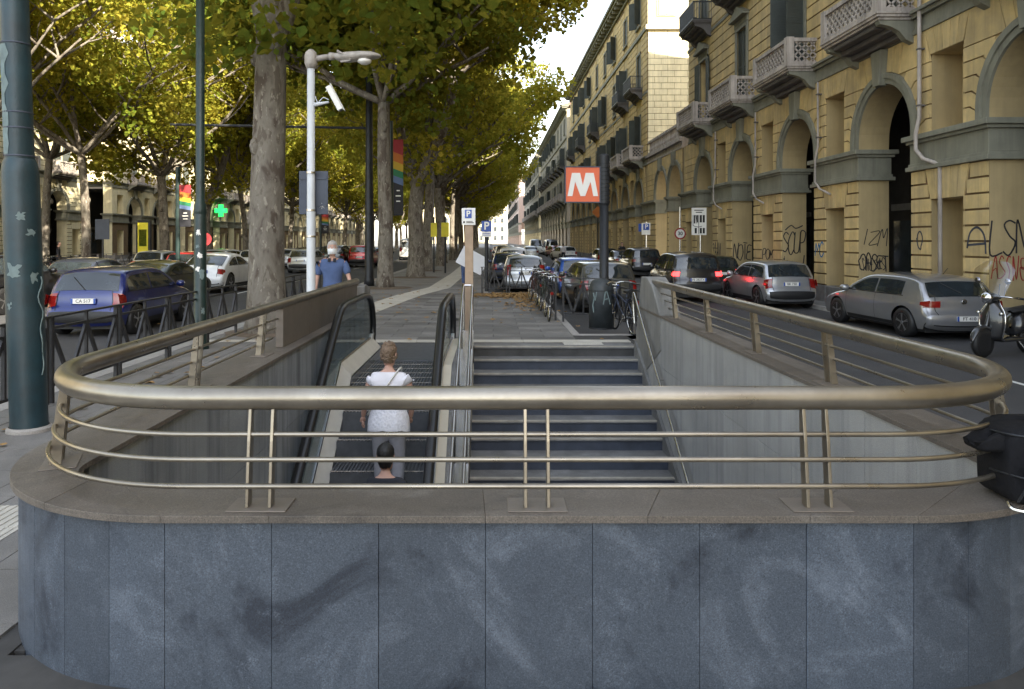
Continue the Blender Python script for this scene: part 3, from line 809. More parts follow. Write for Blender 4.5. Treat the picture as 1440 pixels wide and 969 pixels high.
def balcony(fm, side, parent, u, z, hw, proj, kind):
    key = (side, hw, proj, kind); o = fm(u, 0, z)
    if key not in BALPROTO:
        lm = (lambda a, n, z: (-n, a, z)) if side > 0 else (lambda a, n, z: (n, a, z))
        q = FB(lm); q.b(-hw, hw, -.10, 0, -.1, proj); q.b(-hw + .05, hw - .05, -.17, -.101, -.1, proj - .06); q.b(-hw - .03, hw + .03, -.03, .03, -.05, proj + .03)
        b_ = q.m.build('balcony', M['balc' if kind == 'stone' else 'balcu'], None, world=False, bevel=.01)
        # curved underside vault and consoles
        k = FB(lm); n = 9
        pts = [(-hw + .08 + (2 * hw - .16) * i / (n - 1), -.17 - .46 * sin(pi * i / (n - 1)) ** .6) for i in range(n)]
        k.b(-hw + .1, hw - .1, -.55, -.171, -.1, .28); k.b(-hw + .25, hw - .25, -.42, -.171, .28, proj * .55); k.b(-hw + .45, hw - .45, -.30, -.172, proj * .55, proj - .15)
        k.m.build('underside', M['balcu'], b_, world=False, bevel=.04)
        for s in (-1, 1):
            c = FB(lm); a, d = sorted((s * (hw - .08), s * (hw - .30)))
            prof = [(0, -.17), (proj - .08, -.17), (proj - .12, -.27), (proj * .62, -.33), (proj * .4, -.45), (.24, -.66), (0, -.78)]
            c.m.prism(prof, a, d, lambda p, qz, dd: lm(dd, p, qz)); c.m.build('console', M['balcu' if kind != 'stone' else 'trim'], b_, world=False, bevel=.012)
        r_ = FB(lm); Hb = .92
        if kind == 'stone':
            for (a, d, n0, n1) in ((-hw, hw, proj - .15, proj), (-hw, -hw + .15, 0, proj), (hw - .15, hw, 0, proj)):
                r_.b(a, d, Hb - .12, Hb + (.001 if n0 else 0), n0, n1); r_.b(a, d, .031, .14 + (.001 if n0 else 0), n0, n1)
            for s in (-1, 1):
                a, d = sorted((s * (hw + .01), s * (hw - .24))); r_.b(a, d, .03, Hb + .03, proj - .23, proj + .012)
            # lattice: crossing diagonal bars
            def lat(a0, a1, fn):
                st = .24; m = int((a1 - a0 + .66) / st)
                for i in range(m):
                    for s in (-1, 1):
                        x0 = a0 - .66 + i * st; x1 = x0 + .66
                        z0, z1 = (.14, .80) if s > 0 else (.80, .14)
                        # clip
                        def cl(x): return (x - x0) / (x1 - x0)
                        xa, xb = max(x0, a0), min(x1, a1)
                        if xb - xa < .05: continue
                        za, zb = z0 + (z1 - z0) * cl(xa), z0 + (z1 - z0) * cl(xb)
                        r_.m.bar(fn(xa, za), fn(xb, zb), .05, .05)
            lat(-hw + .22, hw - .22, lambda x, z_: lm(x, proj - .08, z_))
            for s in (-1, 1): lat(.0, proj - .2, lambda x, z_: lm(s * (hw - .075), x, z_))
            r_.m.build('balustrade', M['balc'], b_, world=False)
        else:
            for (a, d, n0, n1) in ((-hw, hw, proj - .05, proj), (-hw, -hw + .05, 0, proj), (hw - .05, hw, 0, proj)):
                r_.b(a, d, Hb - .05, Hb + (.001 if n0 else 0), n0, n1); r_.b(a, d, .05, .09 + (.001 if n0 else 0), n0, n1)
            m = int(2 * hw / .11)
            for i in range(m + 1): x = -hw + .02 + i * (2 * hw - .04) / m; r_.b(x - .012, x + .012, .06, Hb - .02, proj - .037, proj - .013)
            for s in (-1, 1):
                for i in range(8): x = i * proj / 8 + .05; a = s * (hw - .025); r_.b(a - .012, a + .012, .06, Hb - .02, x - .012, x + .012)
            for i in range(m // 2):
                x = -hw + .12 + i * (2 * hw - .2) / (m // 2)
                r_.m.tube([lm(x + .08 * cos(t), proj - .025, .46 + .12 * sin(t)) for t in [j * pi / 3 for j in range(6)]], .009, 4, closed=True)
            r_.m.build('balustrade', M['iron'], b_, world=False)
        b_.location = Vector(o) - origin(parent); b_.parent = parent; BALPROTO[key] = b_; return b_
    c = copy_tree(BALPROTO[key], parent); c.location = Vector(o) - origin(parent); return c

AR, ZS, RO = 1.40, 4.72, 1.70      # arch half opening, springing height, moulding radius
def arcade(root, fm, Y0, Y1, cs, col, dz=0, blocks=2, depth=.88, ar=AR, niche=True, cnt=None, ztop=7.05, gz=PZ, trim='trim', backdark=True):
    """arched ground floor between Y0 and Y1 with arch centres cs"""
    edges = [Y0]
    for c in cs: edges += [c - ar, c + ar]
    edges.append(Y1)
    piers = [(edges[i], edges[i + 1]) for i in range(0, len(edges), 2)]
    core = FB(fm); pl = FB(fm); imp = FB(fm); gshade = FB(fm); ringm = FB(fm); blk = FB(fm)
    cnt = cnt if cnt is not None else [0]
    def block(u0, u1, z0, z1, near=True):
        if u1 - u0 < .08: return
        if blocks == 2 and cnt[0] < 290:
            fpiece('stone_block', fm, u0 + .004, u1 - .004, z0 + .024, z1 - .024, .004, .045, M[col], root); cnt[0] += 1
        else: blk.b(u0 + .004, u1 - .004, z0 + .024, z1 - .024, .004, .045)
    def poly(pp):
        if blocks == 2 and cnt[0] < 290:
            q = FB(fm); q.p(pp, .004, .045); q.m.build('stone_block', M[col], root); cnt[0] += 1
        else: blk.p(pp, .004, .045)
    for (a, b) in piers:
        pl = FB(fm); imp = FB(fm)
        wdt = b - a; c = (a + b) / 2; nh = .64 if (niche and wdt > 2.3) else 0
        if nh:
            for (u0, u1) in ((a, c - nh), (c + nh, b)): core.b(u0, u1, gz - .05, ztop, -depth, 0)
            core.b(c - nh, c + nh, gz - .05, ztop, -depth, -.74)
            core.b(c - nh, c + nh, 2.85, 4.5, -.739, 0); core.b(c - nh, c + nh, 6.39, ztop, -.739, 0)
            core.b(c - nh, c + nh, gz, .38, -.738, -.30)
        else: core.b(a, b, gz - .05, ztop, -depth, 0)
        pl.b(a - .05, b + .05, gz - .04, .40, -depth - .04, .07) if not nh else (pl.b(a - .05, c - nh + .02, gz - .04, .40, -depth - .04, .07), pl.b(c + nh - .02, b + .05, gz - .04, .40, -depth - .04, .07), pl.b(c - nh + .02, c + nh - .02, gz - .03, .37, -.5, .05))
        for (z0, z1, k) in ((3.60, 3.70, .13), (3.70, 3.78, .08), (3.78, 4.28, .05), (4.28, 4.36, .12), (4.36, 4.48, .20)):
            imp.b(a - k, b + k, z0, z1 + .0005 * (k * 100), -depth - k, k)
        pl.m.build('plinth', M['plinth'], root, bevel=.01 if blocks == 2 else 0); imp.m.build('impost_band', M[trim], root, bevel=.012 if blocks == 2 else 0)
        # front block courses
        gshade.b(a, b, .4, 3.6, 0, .004) if not nh else (gshade.b(a, c - nh, .4, 3.6, 0, .004), gshade.b(c + nh, b, .4, 3.6, 0, .004), gshade.b(c - nh, c + nh, 2.85, 3.6, 0, .004))
        ch = .345; nc = 9
        if blocks:
            for i in range(nc):
                z0 = .42 + i * .353; z1 = z0 + .353
                if nh:
                    if z1 < 2.95: block(a, c - nh, z0, z1); block(c + nh, b, z0, z1)
                    else:
                        block(a, c - nh - .12 * (i - 6), z0, z1); block(c + nh + .12 * (i - 6), b, z0, z1)
                else: block(a, b, z0, z1)
            if nh:
                for j in range(5):
                    f0, f1 = j / 5, (j + 1) / 5
                    x0b, x1b = c - nh + 2 * nh * f0, c - nh + 2 * nh * f1; x0t, x1t = c - nh - .2 + (2 * nh + .4) * f0, c - nh - .2 + (2 * nh + .4) * f1
                    poly([(x0b + .008, 2.86), (x1b - .008, 2.86), (x1t - .008, 3.59), (x0t + .008, 3.59)])
    # spandrels and arches
    allc = list(cs)
    for i, c in enumerate(allc):
        n = 20
        arcp = [(c + ar * cos(pi - pi * k / n), ZS + ar * sin(pi - pi * k / n)) for k in range(n + 1)]
        core.p([(c - ar, ztop), (c - ar, ZS)] + arcp[1:n // 2 + 1] + [(c, ztop)], -depth, 0)
        core.p([(c, ztop)] + arcp[n // 2:-1] + [(c + ar, ZS), (c + ar, ztop)], -depth, 0)
        ringm = FB(fm)
        for (ri, ro, n1) in ((ar - .0, ar + .15, .07), (ar + .15, RO - AR + ar, .12)):
            pts_i = [(c - ri, 4.49)] + [(c + ri * cos(pi - pi * k / n), ZS + ri * sin(pi - pi * k / n)) for k in range(n + 1)] + [(c + ri, 4.49)]
            pts_o = [(c - ro, 4.49)] + [(c + ro * cos(pi - pi * k / n), ZS + ro * sin(pi - pi * k / n)) for k in range(n + 1)] + [(c + ro, 4.49)]
            for k in range(len(pts_i) - 1): ringm.p([pts_i[k], pts_i[k + 1], pts_o[k + 1], pts_o[k]], 0.001, n1)
        ringm.m.build('arch_moulding', M[trim], root)
        ks = FB(fm); ks.p([(c - .17, ZS + ar - .05), (c + .17, ZS + ar - .05), (c + .27, ztop - .02), (c - .27, ztop - .02)], 0, .24); ks.m.build('keystone', M[trim], root, bevel=.02)
        if not blocks: continue
        ro = RO - AR + ar + .012
        e0 = edges[2 * i + 0] if i == 0 else (allc[i - 1] + c) / 2
        e1 = edges[-1] if i == len(allc) - 1 else (allc[i + 1] + c) / 2
        for sgn, e in ((-1, e0), (1, e1)):
            wd_ = abs(e - c); nh = .64 if niche and wd_ > 2.5 else 0
            edge = wd_ - nh
            for k in range(5):
                z0 = 4.5 + k * .345; z1 = z0 + .345
                xi = lambda z: (ro if z <= ZS else (math.sqrt(max(0, ro * ro - (z - ZS) ** 2))))
                if z0 >= ZS + ro - .05: continue
                if z1 > 6.42 and nh: ed = edge - .13 * (k - 4)
                else: ed = edge
                a0, a1 = xi(z0 + .016), xi(z1 - .016)
                if ed - a0 < .05: continue
                # the course bends down towards the arch like a voussoir
                mid0 = min(ed - .02, a0 + .28); mid1 = min(ed - .02, a1 + .34)
                dd = .0 if z1 <= ZS + .1 else .16
                dd0 = .0 if z0 <= ZS + .1 else .16
                pp = [(c + sgn * xi(z0 + .016 - dd0), z0 + .016 - dd0), (c + sgn * mid0, z0 + .016), (c + sgn * ed, z0 + .016), (c + sgn * ed, z1 - .016), (c + sgn * mid1, z1 - .016), (c + sgn * xi(z1 - .016 - dd), z1 - .016 - dd)]
                poly(pp)
            gshade.b(*sorted((c + sgn * ro, c + sgn * edge)), 4.49, ztop - .01, 0, .004)
            # fan of wedge stones over the arch
            zc_ = lambda x: ZS + math.sqrt(max(0, ro * ro - x * x)) + .006
            zl = 6.235; xc_ = math.sqrt(max(.01, ro * ro - (zl - ZS) ** 2))
            bb = [.20, .20 + (xc_ - .2) * .5, xc_]; tt = [.285, .66, 1.05]
            for j in (0, 1):
                poly([(c + sgn * (bb[j] + .012), zc_(bb[j] + .012)), (c + sgn * (bb[j + 1] - .006), zc_(bb[j + 1] - .006)), (c + sgn * (tt[j + 1] - .008), ztop - .012), (c + sgn * (tt[j] + .012), ztop - .012)])
            e2 = edge - (.22 if nh else 0)
            poly([(c + sgn * (xc_ + .014), zc_(xc_ + .014)), (c + sgn * (xc_ + .2), zl), (c + sgn * edge, zl), (c + sgn * e2, ztop - .012), (c + sgn * (1.062), ztop - .012)])
        if nh and i < len(allc) - 1:
            pc = e1
            for j in range(5):
                f0, f1 = j / 5, (j + 1) / 5
                poly([(pc - .64 + 1.28 * f0 + .008, 6.40), (pc - .64 + 1.28 * f1 - .008, 6.40), (pc - .86 + 1.72 * f1 - .008, ztop - .01), (pc - .86 + 1.72 * f0 + .008, ztop - .01)])
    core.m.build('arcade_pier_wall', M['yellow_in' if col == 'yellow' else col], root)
    tag(gshade.m.build('groove_shade_sheet', M['groove'], root, recalc=False), kind='stuff')  # thin dark sheet behind the blocks, painted-in shade for the grooves
    if blk.m.v: tag(blk.m.build('stone_block', M[col], root), kind='stuff')
    return cnt

def upper(root, fm, side, Y0, Y1, cs, col, floors, ztop, cnt, blocks=2, smat='shutter', trim='trim', balc=((7.62, 'stone'),), rndseed=1, hw=.62, depth=.9, detail=True, body=14, zb=7.05, shut_mix=None, course=.42):
    rr = random.Random(rndseed)
    core = FB(fm); blk = FB(fm); gshade = FB(fm); tr = FB(fm)
    # string courses
    for (z0, z1, k) in ((zb, zb + .12, .08), (zb + .12, zb + .40, .04), (zb + .40, zb + .50, .14), (zb + .50, zb + .58, .22)): tr.b(Y0 - k * .5, Y1 + k * .5, z0, z1 + k * .002, -depth, k)
    z_lo = zb + .58
    ws = [(c, z0, z1, k) for c in cs for (z0, z1, k) in floors]
    cols = [Y0] + [x for c in cs for x in (c - hw, c + hw)] + [Y1]
    for i in range(0, len(cols), 2): core.b(cols[i], cols[i + 1], z_lo, ztop, -.40, 0)
    for c in cs:
        z = z_lo
        for (z0, z1, k) in floors:
            if z0 > z: core.b(c - hw, c + hw, z, z0, -.40, 0)
            z = z1
        core.b(c - hw, c + hw, z, ztop, -.40, 0)
    core.b(Y0, Y1, z_lo, ztop, -body, -.401)
    bands = [16.35]
    if ztop > 17: tr.b(Y0 - .1, Y1 + .1, 16.35, 16.62, .001, .14); tr.b(Y0 - .1, Y1 + .1, 12.0, 12.16, .001, .08)
    if blocks:
        nrow = int((ztop - .9 - z_lo) / course)
        gshade.b(Y0, Y1, z_lo, z_lo, 0, 0)
        for i in range(0, len(cols), 2):
            a, b = cols[i], cols[i + 1]
            a2 = a + (.2 if i else 0); b2 = b - (.2 if i + 2 < len(cols) else 0)
            gshade.b(a2, b2, z_lo, ztop - .8, .0, .004)
            for r_ in range(nrow):
                z0 = z_lo + r_ * course; z1 = z0 + course
                nb = max(1, int(round((b2 - a2) / 4.5)))
                sh = (r_ % 2) * .5
                xs = sorted(set([a2] + [a2 + (b2 - a2) * (j + sh) / nb for j in range(nb + 1) if a2 + .2 < a2 + (b2 - a2) * (j + sh) / nb < b2 - .2] + [b2]))
                for x0, x1 in zip(xs, xs[1:]):
                    if blocks == 2 and cnt[0] < 292: fpiece('stone_block', fm, x0 + .004, x1 - .004, z0 + .026, z1 - .026, .004, .045, M[col], root); cnt[0] += 1
                    else: blk.b(x0 + .004, x1 - .004, z0 + .026, z1 - .026, .004, .045)
    # eaves cornice with modillions
    tr.b(Y0 - .2, Y1 + .2, ztop - .75, ztop - .6, .001, .18); tr.b(Y0 - .4, Y1 + .4, ztop - .30, ztop - .12, .001, .75); tr.b(Y0 - .5, Y1 + .5, ztop - .12, ztop + .05, -.2, .92)
    md = FB(fm); y = Y0
    while y < Y1: md.b(y, y + .22, ztop - .58, ztop - .301, .001, .66); y += .75 if detail else 1.2
    rf = FB(fm); rf.p([(Y0 - .5, ztop + .05), (Y1 + .5, ztop + .05), (Y1 - 2, ztop + 2.6), (Y0 + 2, ztop + 2.6)], -body, -3.2)
    rfm = MB(); vs = [fm(Y0 - .5, .95, ztop + .06), fm(Y1 + .5, .95, ztop + .06), fm(Y1 - 1.5, -body / 2, ztop + 2.9), fm(Y0 + 1.5, -body / 2, ztop + 2.9), fm(Y1 + .5, -body, ztop + .06), fm(Y0 - .5, -body, ztop + .06)]
    rfm.add(vs, [(0, 1, 2, 3), (1, 4, 2), (4, 5, 3, 2), (5, 0, 3), (0, 5, 4, 1)])
    rfo = rfm.build('roof', M['roof'], root)
    for k in range(int((Y1 - Y0) / 14)):
        yy = Y0 + 5 + k * 14; c_ = FB(fm); c_.b(yy, yy + .9, ztop + .8, ztop + 2.9, -2.6, -1.9); c_.b(yy - .06, yy + .96, ztop + 2.9, ztop + 3.05, -2.66, -1.84); c_.m.build('chimney', M['greyb'], rfo)
    core.m.build('wall', M[col], root); tr.m.build('cornice', M[trim], root); md.m.build('modillion', M[trim], root)
    if gshade.m.v and blocks: tag(gshade.m.build('groove_shade_sheet', M['groove'], root, recalc=False), kind='stuff')  # same dark sheet: groove shade put into its colour
    if blk.m.v: tag(blk.m.build('stone_block', M[col], root), kind='stuff')
    for c in cs:
        for fi, (z0, z1, k) in enumerate(floors):
            sh = rr.choice(shut_mix or ['closed', 'closed', 'open', 'flat', 'half'])
            window(fm, side, root, c, z0, z1, hw, -.30, sh, smat, detail, trim, hood=(k == 'hood'))
        for (zb_, kind) in balc:
            kk = kind
            if kind == 'mix': kk = rr.choice(['iron', 'iron', None])
            if kk: balcony(fm, side, root, c, zb_, 1.6 if kk == 'stone' else 1.35, 1.02 if kk == 'stone' else .95, kk)

def arcinside(root, fm, Y0, Y1, gz=PZ, shops=True, seed=3):
    rr = random.Random(seed)
    q = FB(fm); q.b(Y0, Y1, gz, 7.04, -5.2, -5.0); q.b(Y0, Y1, 6.9, 7.05, -5, -.89); q.b(Y1 - .1, Y1 - .02, gz, 6.9, -5, -.89); q.m.build('arcade_back_and_sun_stop', M['dark'], root)  # back wall, ceiling, and an end panel added to keep the sun out
    y = Y0 + 1
    while y < Y1 - 3:
        s = FB(fm); s.b(y, y + 2.2, gz + .5, 2.6, -5.0, -4.95); s.m.build('shop_window', M['wglass'], root)
        s = FB(fm); s.b(y - .1, y + 2.3, 3.0, 3.25, -5, -4.9); s.m.build('shop_lintel', M['plinth'], root); y += 3.3

XR = 10.8
fmR = facade_map(XR, 1)
def zones():
    pass
PER = 5.73
# nearest building on the right
B1 = thing('arcaded_building', (XR, 25, PZ), 'ochre arcaded building with graffiti, nearest on the right of the street', 'building')
cs1 = [20.5 + PER * k for k in (-2, -1, 0, 1, 2, 3)]
cnt = arcade(B1, fmR, cs1[0] - PER / 2, 42.0, cs1, 'yellow', blocks=2)
upper(B1, fmR, 1, cs1[0] - PER / 2, 40.6, cs1, 'yellow', [(7.66, 10.9, 'hood'), (12.62, 15.4, 'plain'), (17.3, 19.3, 'plain')], 21.3, cnt, blocks=2, balc=((7.62, 'stone'), (12.58, 'mix')), rndseed=5, shut_mix=['open', 'closed', 'half', 'flat'])
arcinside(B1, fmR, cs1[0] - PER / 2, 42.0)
q = FB(fmR); q.b(-45, cs1[0] - PER / 2 - .01, PZ, 21.2, -14, 0); q.b(-45, cs1[0] - PER / 2 - .01, 20.6, 21.25, .001, .9); q.m.build('unseen_shade_wing', M['yellow'], B1)  # unseen plain length behind the camera, added to shade the street
# drainpipes
for (u, zt, zbn, low) in ((18.55, 21, 3.95, 1), (30.05, 7.0, 3.6, 0), (35.4, 7.0, 3.6, 0), (24.3, 7.0, 3.6, 0)):
    rp_ = .05 if low else .035
    q = MB(); q.tube([fmR(u, .15, zt), fmR(u, .15, 4.9), fmR(u, .24, 4.5), fmR(u, .24, zbn + .15), fmR(u - .25, .20, zbn - .1), fmR(u - .55, .12, zbn - .22), fmR(u - .7, .06, zbn - .3)] + ([fmR(u - .72, .065, .4)] if low else []), rp_, 8)
    q.build('drainpipe', M['balc'], B1, smooth=True)
    for zz in (5.2, 6.6):
        q = MB(); q.bar(fmR(u, -.02, zz), fmR(u, .2, zz), .12, .04); q.build('pipe_bracket', M['balcu'], B1)
# link arcade with terrace across the side street
LK = thing('arcade_link', (XR, 46, PZ), 'single-storey ochre arcade with paired arches and terrace between the two right-hand buildings', 'arcade')
arcade(LK, fmR, 42.01, 51.2, [43.65, 47.15], 'yellow', blocks=1, ar=1.55, niche=False, depth=1.2)
q = FB(fmR)
for (z0, z1, k) in ((7.05, 7.17, .08), (7.17, 7.45, .04), (7.45, 7.63, .20)): q.b(42.02, 51.2, z0, z1, -5, k)
q.b(42.02, 51.2, 8.45, 8.6, -.25, .03); q.b(42.02, 51.2, 7.63, 7.8, -.25, .03)
for i in range(38): q.m.lathe([(.05, 0), (.09, .2), (.05, .4), (.06, .65)], fmR(42.1 + i * .24, -.11, 7.8), 6)
q.m.build('terrace_balustrade', M['balc'], LK)
q = FB(fmR); q.b(42.02, 51.2, 6.9, 7.04, -10, -1.21); q.m.build('terrace_slab', M['greyb'], LK)
# second building
B2 = thing('arcaded_building', (XR, 60, PZ), 'long ochre palazzo with a sunlit end wall, second on the right', 'building')
cs2 = [54.2 + 5.3 * k for k in range(9)]
cnt2 = [0]
# end wall facing the viewer, in blocks
q = MB(); q.box(XR - .001, XR + 14, 51.26, 51.36, PZ, 21.2); q.build('end_wall', M['groove'], B2)
zz = 7.2; r_ = 0
while zz < 16.3:
    x = XR + .0 - (r_ % 2) * .45
    while x < XR + 5.2:
        a = max(x, XR - .0); b = min(x + .9, XR + 6)
        if b - a > .15: piece('stone_block', a + .012, b - .012, 51.22, 51.262, zz + .016, zz + .404, M['pale'], B2); cnt2[0] += 1
        x += .9
    zz += .42; r_ += 1
q = MB(); q.box(XR - .03, XR + 14, 51.2, 51.262, 16.62, 20.5); q.box(XR - .2, XR + 14, 51.0, 51.25, 16.3, 16.62); q.build('end_wall_upper', M['palew'], B2)
q = MB(); q.box(XR + .6, XR + 1.9, 51.15, 51.198, 17.2, 19.6); q.build('window_surround', M['palew'], B2)
q = MB()
for s in (0, 1):
    q.box(XR + .7 + s * .56, XR + 1.23 + s * .56, 51.10, 51.149, 17.3, 19.5)
    for i in range(22): q.box(XR + .75 + s * .56, XR + 1.18 + s * .56, 51.08, 51.12, 17.4 + i * .093, 17.45 + i * .093)
q.build('shutter', M['shutterp'], B2)
arcade(B2, fmR, 51.36, 101, cs2, 'yellow', blocks=1)
upper(B2, fmR, 1, 51.36, 101, cs2, 'yellow', [(7.66, 10.7, 'plain'), (12.62, 15.2, 'plain'), (17.3, 19.3, 'plain')], 21.3, [999], blocks=1, balc=((7.62, 'stone'), (12.58, 'mix')), rndseed=9, detail=False, shut_mix=['open', 'half', 'closed'])
arcinside(B2, fmR, 51.4, 101)
B3 = thing('arcaded_building', (XR, 110, PZ), 'grey brown palazzo with dark balconies, third on the right', 'building')
cs3 = [109 + 5.3 * k for k in range(10)]
arcade(B3, fmR, 105.5, 161, cs3, 'greyb', blocks=0)
upper(B3, fmR, 1, 105.5, 161, cs3, 'greyb', [(7.66, 10.7, 'plain'), (12.62, 15.2, 'plain'), (17.3, 19.3, 'plain')], 20.8, [999], blocks=0, balc=((7.62, 'stone'), (12.58, 'iron')), rndseed=4, detail=False)
q = MB(); q.box(XR - .05, XR + 13.9, 105.38, 105.49, 7, 20.2); q.build('end_wall', M['palew'], B3)
B4 = thing('arcaded_building', (XR, 170, PZ), 'distant ochre palazzo, fourth along the right side', 'building')
cs4 = [170 + 5.6 * k for k in range(12)]
arcade(B4, fmR, 166, 238, cs4, 'pale', blocks=0)
upper(B4, fmR, 1, 166, 238, cs4, 'greyb', [(7.66, 10.7, 'plain'), (12.62, 15.2, 'plain'), (17.3, 19.3, 'plain')], 20.8, [999], blocks=0, rndseed=6, detail=False)
q = MB(); q.box(XR - .05, XR + 13.9, 165.85, 165.99, 7, 20.2); q.build('end_wall', M['palew'], B4)
fmP = facade_map(9.3, 1)
B5 = thing('arcaded_building', (9.3, 250, PZ), 'far pinkish building closing the right side of the street', 'building')
arcade(B5, fmP, 246, 400, [252 + 6.2 * k for k in range(23)], 'pink', blocks=0)
upper(B5, fmP, 1, 246, 400, [252 + 6.2 * k for k in range(23)], 'pink', [(7.66, 10.7, 'plain'), (12.62, 15.2, 'plain'), (17.3, 19.3, 'plain')], 22, [999], blocks=0, balc=(), rndseed=6, detail=False)
# left row
XL = -37.0
fmL = facade_map(XL, -1)
pos_l = [('pale ochre arcaded building behind the left trees, nearest block', 8, 68), ('pale ochre arcaded building with the green pharmacy cross on the left side', 73, 128), ('pale arcaded building at the far end of the left tree row', 134, 230)]
for i, (lab, a, b) in enumerate(pos_l):
    B = thing('arcaded_building', (XL, a, 0), lab, 'building')
    n = int((b - a) / PER); st = (b - a - n * PER) / 2 + PER / 2
    cs = [a + st + PER * k for k in range(n)]
    blk_ = 1 if i < 1 else 0
    arcade(B, fmL, a, b, cs, 'pale', blocks=blk_, gz=0)
    upper(B, fmL, -1, a, b, cs, 'pale', [(7.66, 10.7, 'hood'), (12.62, 15.2, 'plain'), (17.3, 19.3, 'plain')], 21.3, [999], blocks=blk_, balc=((7.62, 'stone'), (12.58, 'mix')), rndseed=20 + i, detail=False)
    arcinside(B, fmL, a, b, gz=0, seed=8 + i)
CB = thing('distant_building', (-8, 430, 0), 'pale distant building closing the avenue beyond the trees', 'building')
q = MB(); q.box(-40, 9.2, 430, 440, -.3, 22); q.build('wall', M['palew'], CB)
for i in range(12):
    for j in range(4):
        q = MB(); q.box(-38 + i * 4, -36.6 + i * 4, 429.8, 429.99, 2 + j * 5, 4.6 + j * 5); q.build('window', M['wglass'], CB)
#@@REST
# ------------------------------------------------------------------ trees
def leaf_cloud(centers, per, seed, size):
    """many small folded leaves around cluster centres -> mesh arrays"""
    g_ = np.random.default_rng(seed)
    C, W = [], []
    for (c, r_) in centers:
        n = int(per * (r_ / 1.1) ** 2)
        d = g_.normal(size=(n, 3)); d /= np.linalg.norm(d, axis=1)[:, None]
        rad = r_ * g_.uniform(.25, 1.0, n) ** .5
        p = np.array(c) + d * rad[:, None] * np.array([1, 1, .72]); C.append(p)
    P_ = np.concatenate(C); n = len(P_)
    a = g_.normal(size=(n, 3)); a[:, 2] *= .6; a /= np.linalg.norm(a, axis=1)[:, None]
    b = g_.normal(size=(n, 3)); b -= (b * a).sum(1)[:, None] * a; b /= np.linalg.norm(b, axis=1)[:, None]
    nn = np.cross(a, b)
    s_ = (size * g_.uniform(.5, 1.4, n))[:, None]
    # leaf: stem point, two side lobes, tip lobes; folded along the midrib
    shape = [(-.5, 0, 0), (-.1, .55, .14), (.25, .42, .10), (.6, 0, -.05), (.25, -.42, .10), (-.1, -.55, .14)]
    V = np.stack([P_ + a * s_ * x + b * s_ * y_ + nn * s_ * z for x, y_, z in shape], 1).reshape(-1, 3)
    i = np.arange(n)[:, None] * 6
    F = np.concatenate([i + np.array([[0, 3, 2, 1]]), i + np.array([[0, 5, 4, 3]])], 0)
    return V, F
def np_mesh(name, V, F, mat):
    me = bpy.data.meshes.new(name); nf, k = F.shape
    me.vertices.add(len(V)); me.vertices.foreach_set('co', V.astype(np.float32).ravel())
    me.loops.add(nf * k); me.loops.foreach_set('vertex_index', F.astype(np.int32).ravel())
    me.polygons.add(nf); me.polygons.foreach_set('loop_start', np.arange(0, nf * k, k, dtype=np.int32))
    me.update(); me.validate(); me.materials.append(mat); return me
